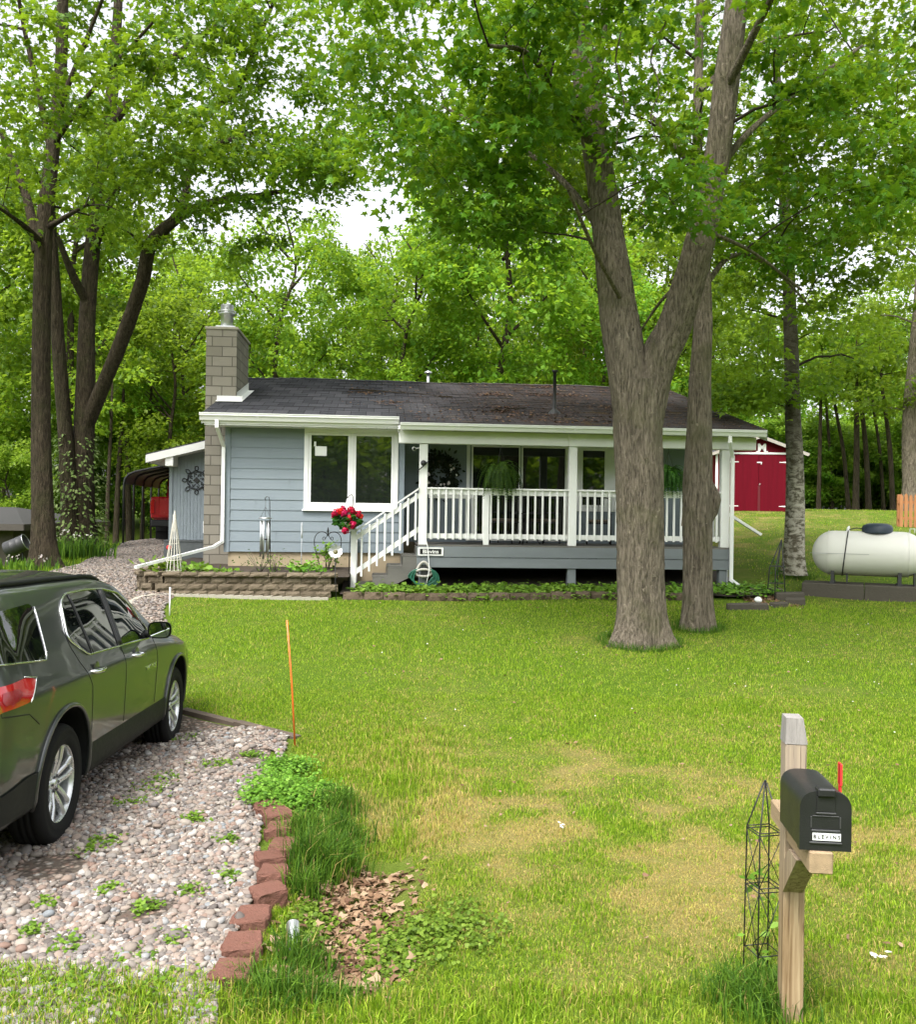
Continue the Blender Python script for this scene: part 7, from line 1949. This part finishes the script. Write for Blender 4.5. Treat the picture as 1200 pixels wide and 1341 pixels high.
# pickup truck, tail towards the viewer
TX = W(198, 714, 26.2); tg = h1(TX.x+.9, TX.y)
tr_ = empty('pickup_truck', (TX.x+.95, TX.y, tg), R(6), 'bright red pickup truck parked under the carport with its tail towards the road', 'truck')
M['truck_red'] = plain('truck_red', (.42,.012,.022), .25, .08, 3, .02, coat=1.0)
mb = MB(); mb.bbox(-.93, .93, .06, 2.0, .62, 1.28, .05); mb.bbox(-.95, .95, .0, .12, .66, 1.27, .03); mb.build('cargo_bed', M['truck_red'], tr_)
mb = MB(); mb.bbox(-.72, .72, -.025, -.002, .72, 1.25, .02); mb.bbox(-.15, .15, -.04, -.026, 1.02, 1.10, .01); mb.build('tailgate', M['truck_red'], tr_)
mb = MB(); prof_ = [(2.0, .55), (2.0, 1.28), (2.15, 1.84), (2.5, 1.90), (3.3, 1.88), (3.85, 1.30), (4.9, 1.22), (5.1, 1.1), (5.1, .55)]; n = len(prof_)
mb.add([(-.93, y, z) for y, z in prof_]+[(.93, y, z) for y, z in prof_], [(i, (i+1) % n, n+(i+1) % n, n+i) for i in range(n)]+[tuple(range(n))[::-1], tuple(range(n, 2*n))]); mb.build('cab', M['truck_red'], tr_, fix=True)
mb = MB(); mb.add([(-.75, 2.02, 1.33), (.75, 2.02, 1.33), (.66, 2.125, 1.78), (-.66, 2.125, 1.78)], [(0,1,2,3)]); mb.build('rear_window', M['glass_tint'], tr_)
for sg_ in (-1, 1):
    mb = MB(); mb.bbox(sg_*.93-.10 if sg_ > 0 else -.955, .955 if sg_ > 0 else -.83, -.03, .10, .78, 1.18, .02); mb.build('tail_lamp', M['tail'], tr_)
    for y in (1.0, 4.2):
        mb = MB(); mb.lathe([(.2, -.12), (.36, -.13), (.39, -.1), (.39, .1), (.36, .13), (.2, .12)], 28, Matrix.Translation((sg_*.80, y, .39)) @ Matrix.Rotation(PI/2, 4, 'Y')); wl_ = mb.build('wheel', M['rubber'], tr_); mb = MB(); mb.lathe([(0, .05), (.2, .06), (.22, .1)], 20, Matrix.Translation((sg_*.80, y, .39)) @ Matrix.Rotation(sg_*PI/2, 4, 'Y')); mb.build('rim', M['galv'], wl_)
mb = MB(); mb.bbox(-.92, .92, -.13, -.03, .42, .62, .03); mb.build('bumper', M['black_metal'], tr_); mb = MB(); mb.box(-.85, .85, .2, 4.8, .30, .60); mb.build('chassis', M['part_and_shade_black'], tr_)
for sg_ in (-1, 1): mb = MB(); mb.box(sg_*.66-.2, sg_*.66+.2, .25, .27, .06, .5); mb.build('mud_flap', M['rubber'], tr_)
# neighbour's garage
ga = empty('garage', (-11.4, 23.5, -.16), R(4), 'grey roofed tan garage of the neighbour at the left edge', 'garage'); M['tan_wall'] = plain('tan_wall', (.06,.05,.038), .8, .1, 3, .1, 40, dirt=.3)
mb = MB(); mb.box(-5, 0, 0, 6, -1.5, 1.88); mb.build('wall', M['tan_wall'], ga)
mb = MB(); slab(mb, [(-5.5, -.5, 1.90), (.45, -.5, 1.90), (.45-1.6, 3, 2.32), (-5.5, 3, 2.32)], .06); slab(mb, [(.45, -.5, 1.90), (.45, 6.5, 1.90), (.45-1.6, 3, 2.32), (.45-1.6, 3, 2.32)], .06) if False else None
mb.add([(.45, -.5, 1.90), (.45, 6.5, 1.90), (-1.15, 3, 2.32)], [(0,1,2)]); slab(mb, [(-5.5, 6.5, 1.90), (.45, 6.5, 1.90), (-1.15, 3, 2.32), (-5.5, 3, 2.32)], .06); mb.build('roof', plain('grey_shingle', (.035,.034,.033), .9, .2, 8, .4, 30), ga)
mb = MB(); mb.box(-5.5, .46, -.53, -.505, 1.74, 1.90); mb.box(.455, .475, -.505, 6.5, 1.74, 1.90); mb.build('fascia', plain('brown_fascia', (.06,.05,.042), .7), ga)
bz = W(21, 715, 20.5)
br_ = empty('metal_drum', bz, R(20), 'dark metal drum with a pale rim against the neighbouring garage', 'drum'); Mt = Matrix.Rotation(R(65), 4, 'Y') @ Matrix.Rotation(R(15), 4, 'X')
mb = MB(); mb.lathe([(0, -.38), (.27, -.38), (.29, -.34), (.285, -.12), (.295, -.10), (.285, -.08), (.285, .12), (.295, .14), (.285, .16), (.285, .36), (.30, .38), (.27, .38), (.25, .30), (0, .30)], 28, Mt); mb.build('drum_body', M['dark_metal'], br_); mb = MB(); mb.tube([Mt @ Vector((.292*math.cos(2*PI*k/28), .292*math.sin(2*PI*k/28), .38)) for k in range(28)], .014, 6, closed=True); mb.build('rim', M['galv'], br_); br_.scale = (.62, .62, .62)
mb = MB()
for k in (-1, 1): mb.tube([Vector((.2*k, 0, -.1)), Vector((.25*k, 0, (h1(bz.x, bz.y)-bz.z)/.62))], .025, 6)
mb.build('drum_stand', M['dark_metal'], br_)
# ivy on the old maple's base, irises and daffodils on the bank
n = 1500; a = rp.uniform(0, 6.28, n); z = rp.random(n)**1.5*3.0; rr = (.50+.25*rp.random(n))*(1-.10*z); P = np.array(bE)+np.stack([rr*np.cos(a)*1.15-.05, rr*np.sin(a)-.1, z], 1)
o = leaves('ivy', P, np.stack([np.cos(a), np.sin(a), -.6+0*a], 1)+rp.normal(0, .4, (n, 3)), np.stack([np.cos(a), np.sin(a), .5+0*a], 1)+rp.normal(0, .3, (n, 3)), rp.uniform(.07, .14, n), 'oval', leaf_mat('ivy_leaves', (.08,.14,.03), (.14,.22,.06), (.24,.30,.11), (.3,.45,.1), .3)); tag(o, 'pale leafy ivy climbing the base of the old multi stemmed maple', 'ivy')
def iris(px, py, d, label, n, h_, sp_, fl):
    p = W(px, py, d); p.z = h1(p.x, p.y)-.03; root = empty('iris_clump', p, 0, label, 'flowers', 'flowering clumps on the bank beside the drive'); r = np.random.default_rng(int(px))
    blades('leaf_blades', r.normal(0, sp_, n), r.normal(0, sp_*.6, n), np.zeros(n), h_*r.uniform(.6, 1.1, n), r.uniform(.02, .04, n), M['tall_grass'], np.zeros(n), 2, .3, root, int(px))
    q = np.stack([r.normal(0, sp_, fl), r.normal(0, sp_*.6, fl)-.1, h_*r.uniform(.8, 1.15, fl)], 1); q = np.repeat(q, 5, 0)+r.normal(0, .03, (fl*5, 3)); leaves('blossom', q, rand_dirs(fl*5, r), rand_dirs(fl*5, r, .2, 1), np.full(fl*5, .042), 'round', M['petal_white'], root)
iris(98, 716, 20.6, 'tall sword leaved irises with pale blossoms at the foot of the old maple', 150, .62, .34, 4); iris(120, 714, 20.8, 'dense sword leaved iris clump nearest the gravel drive', 130, .55, .26, 2); iris(28, 744, 18.4, 'low flowering clump before the garage beside the tall trunk', 140, .32, .42, 4); iris(78, 722, 20.2, 'narrow iris clump just right of the tall straight trunk', 60, .5, .16, 3)
bank = rp.uniform(0, 1, (9000, 2)); x = -9.9+2.4*bank[:, 0]; y = 15+14*bank[:, 1]; k = (x < drive_left(y)-.02) & (x > -.56*y); x, y = x[k], y[k]
blades('bank_grass', x, y, H(x, y), rp.uniform(.05, .12, len(x)), np.full(len(x), .016), M['grass'], np.zeros(len(x)), 1, seed=77); tag(bpy.data.objects['bank_grass'], 'fresh grass on the bank left of the drive', 'grass', kind='stuff')
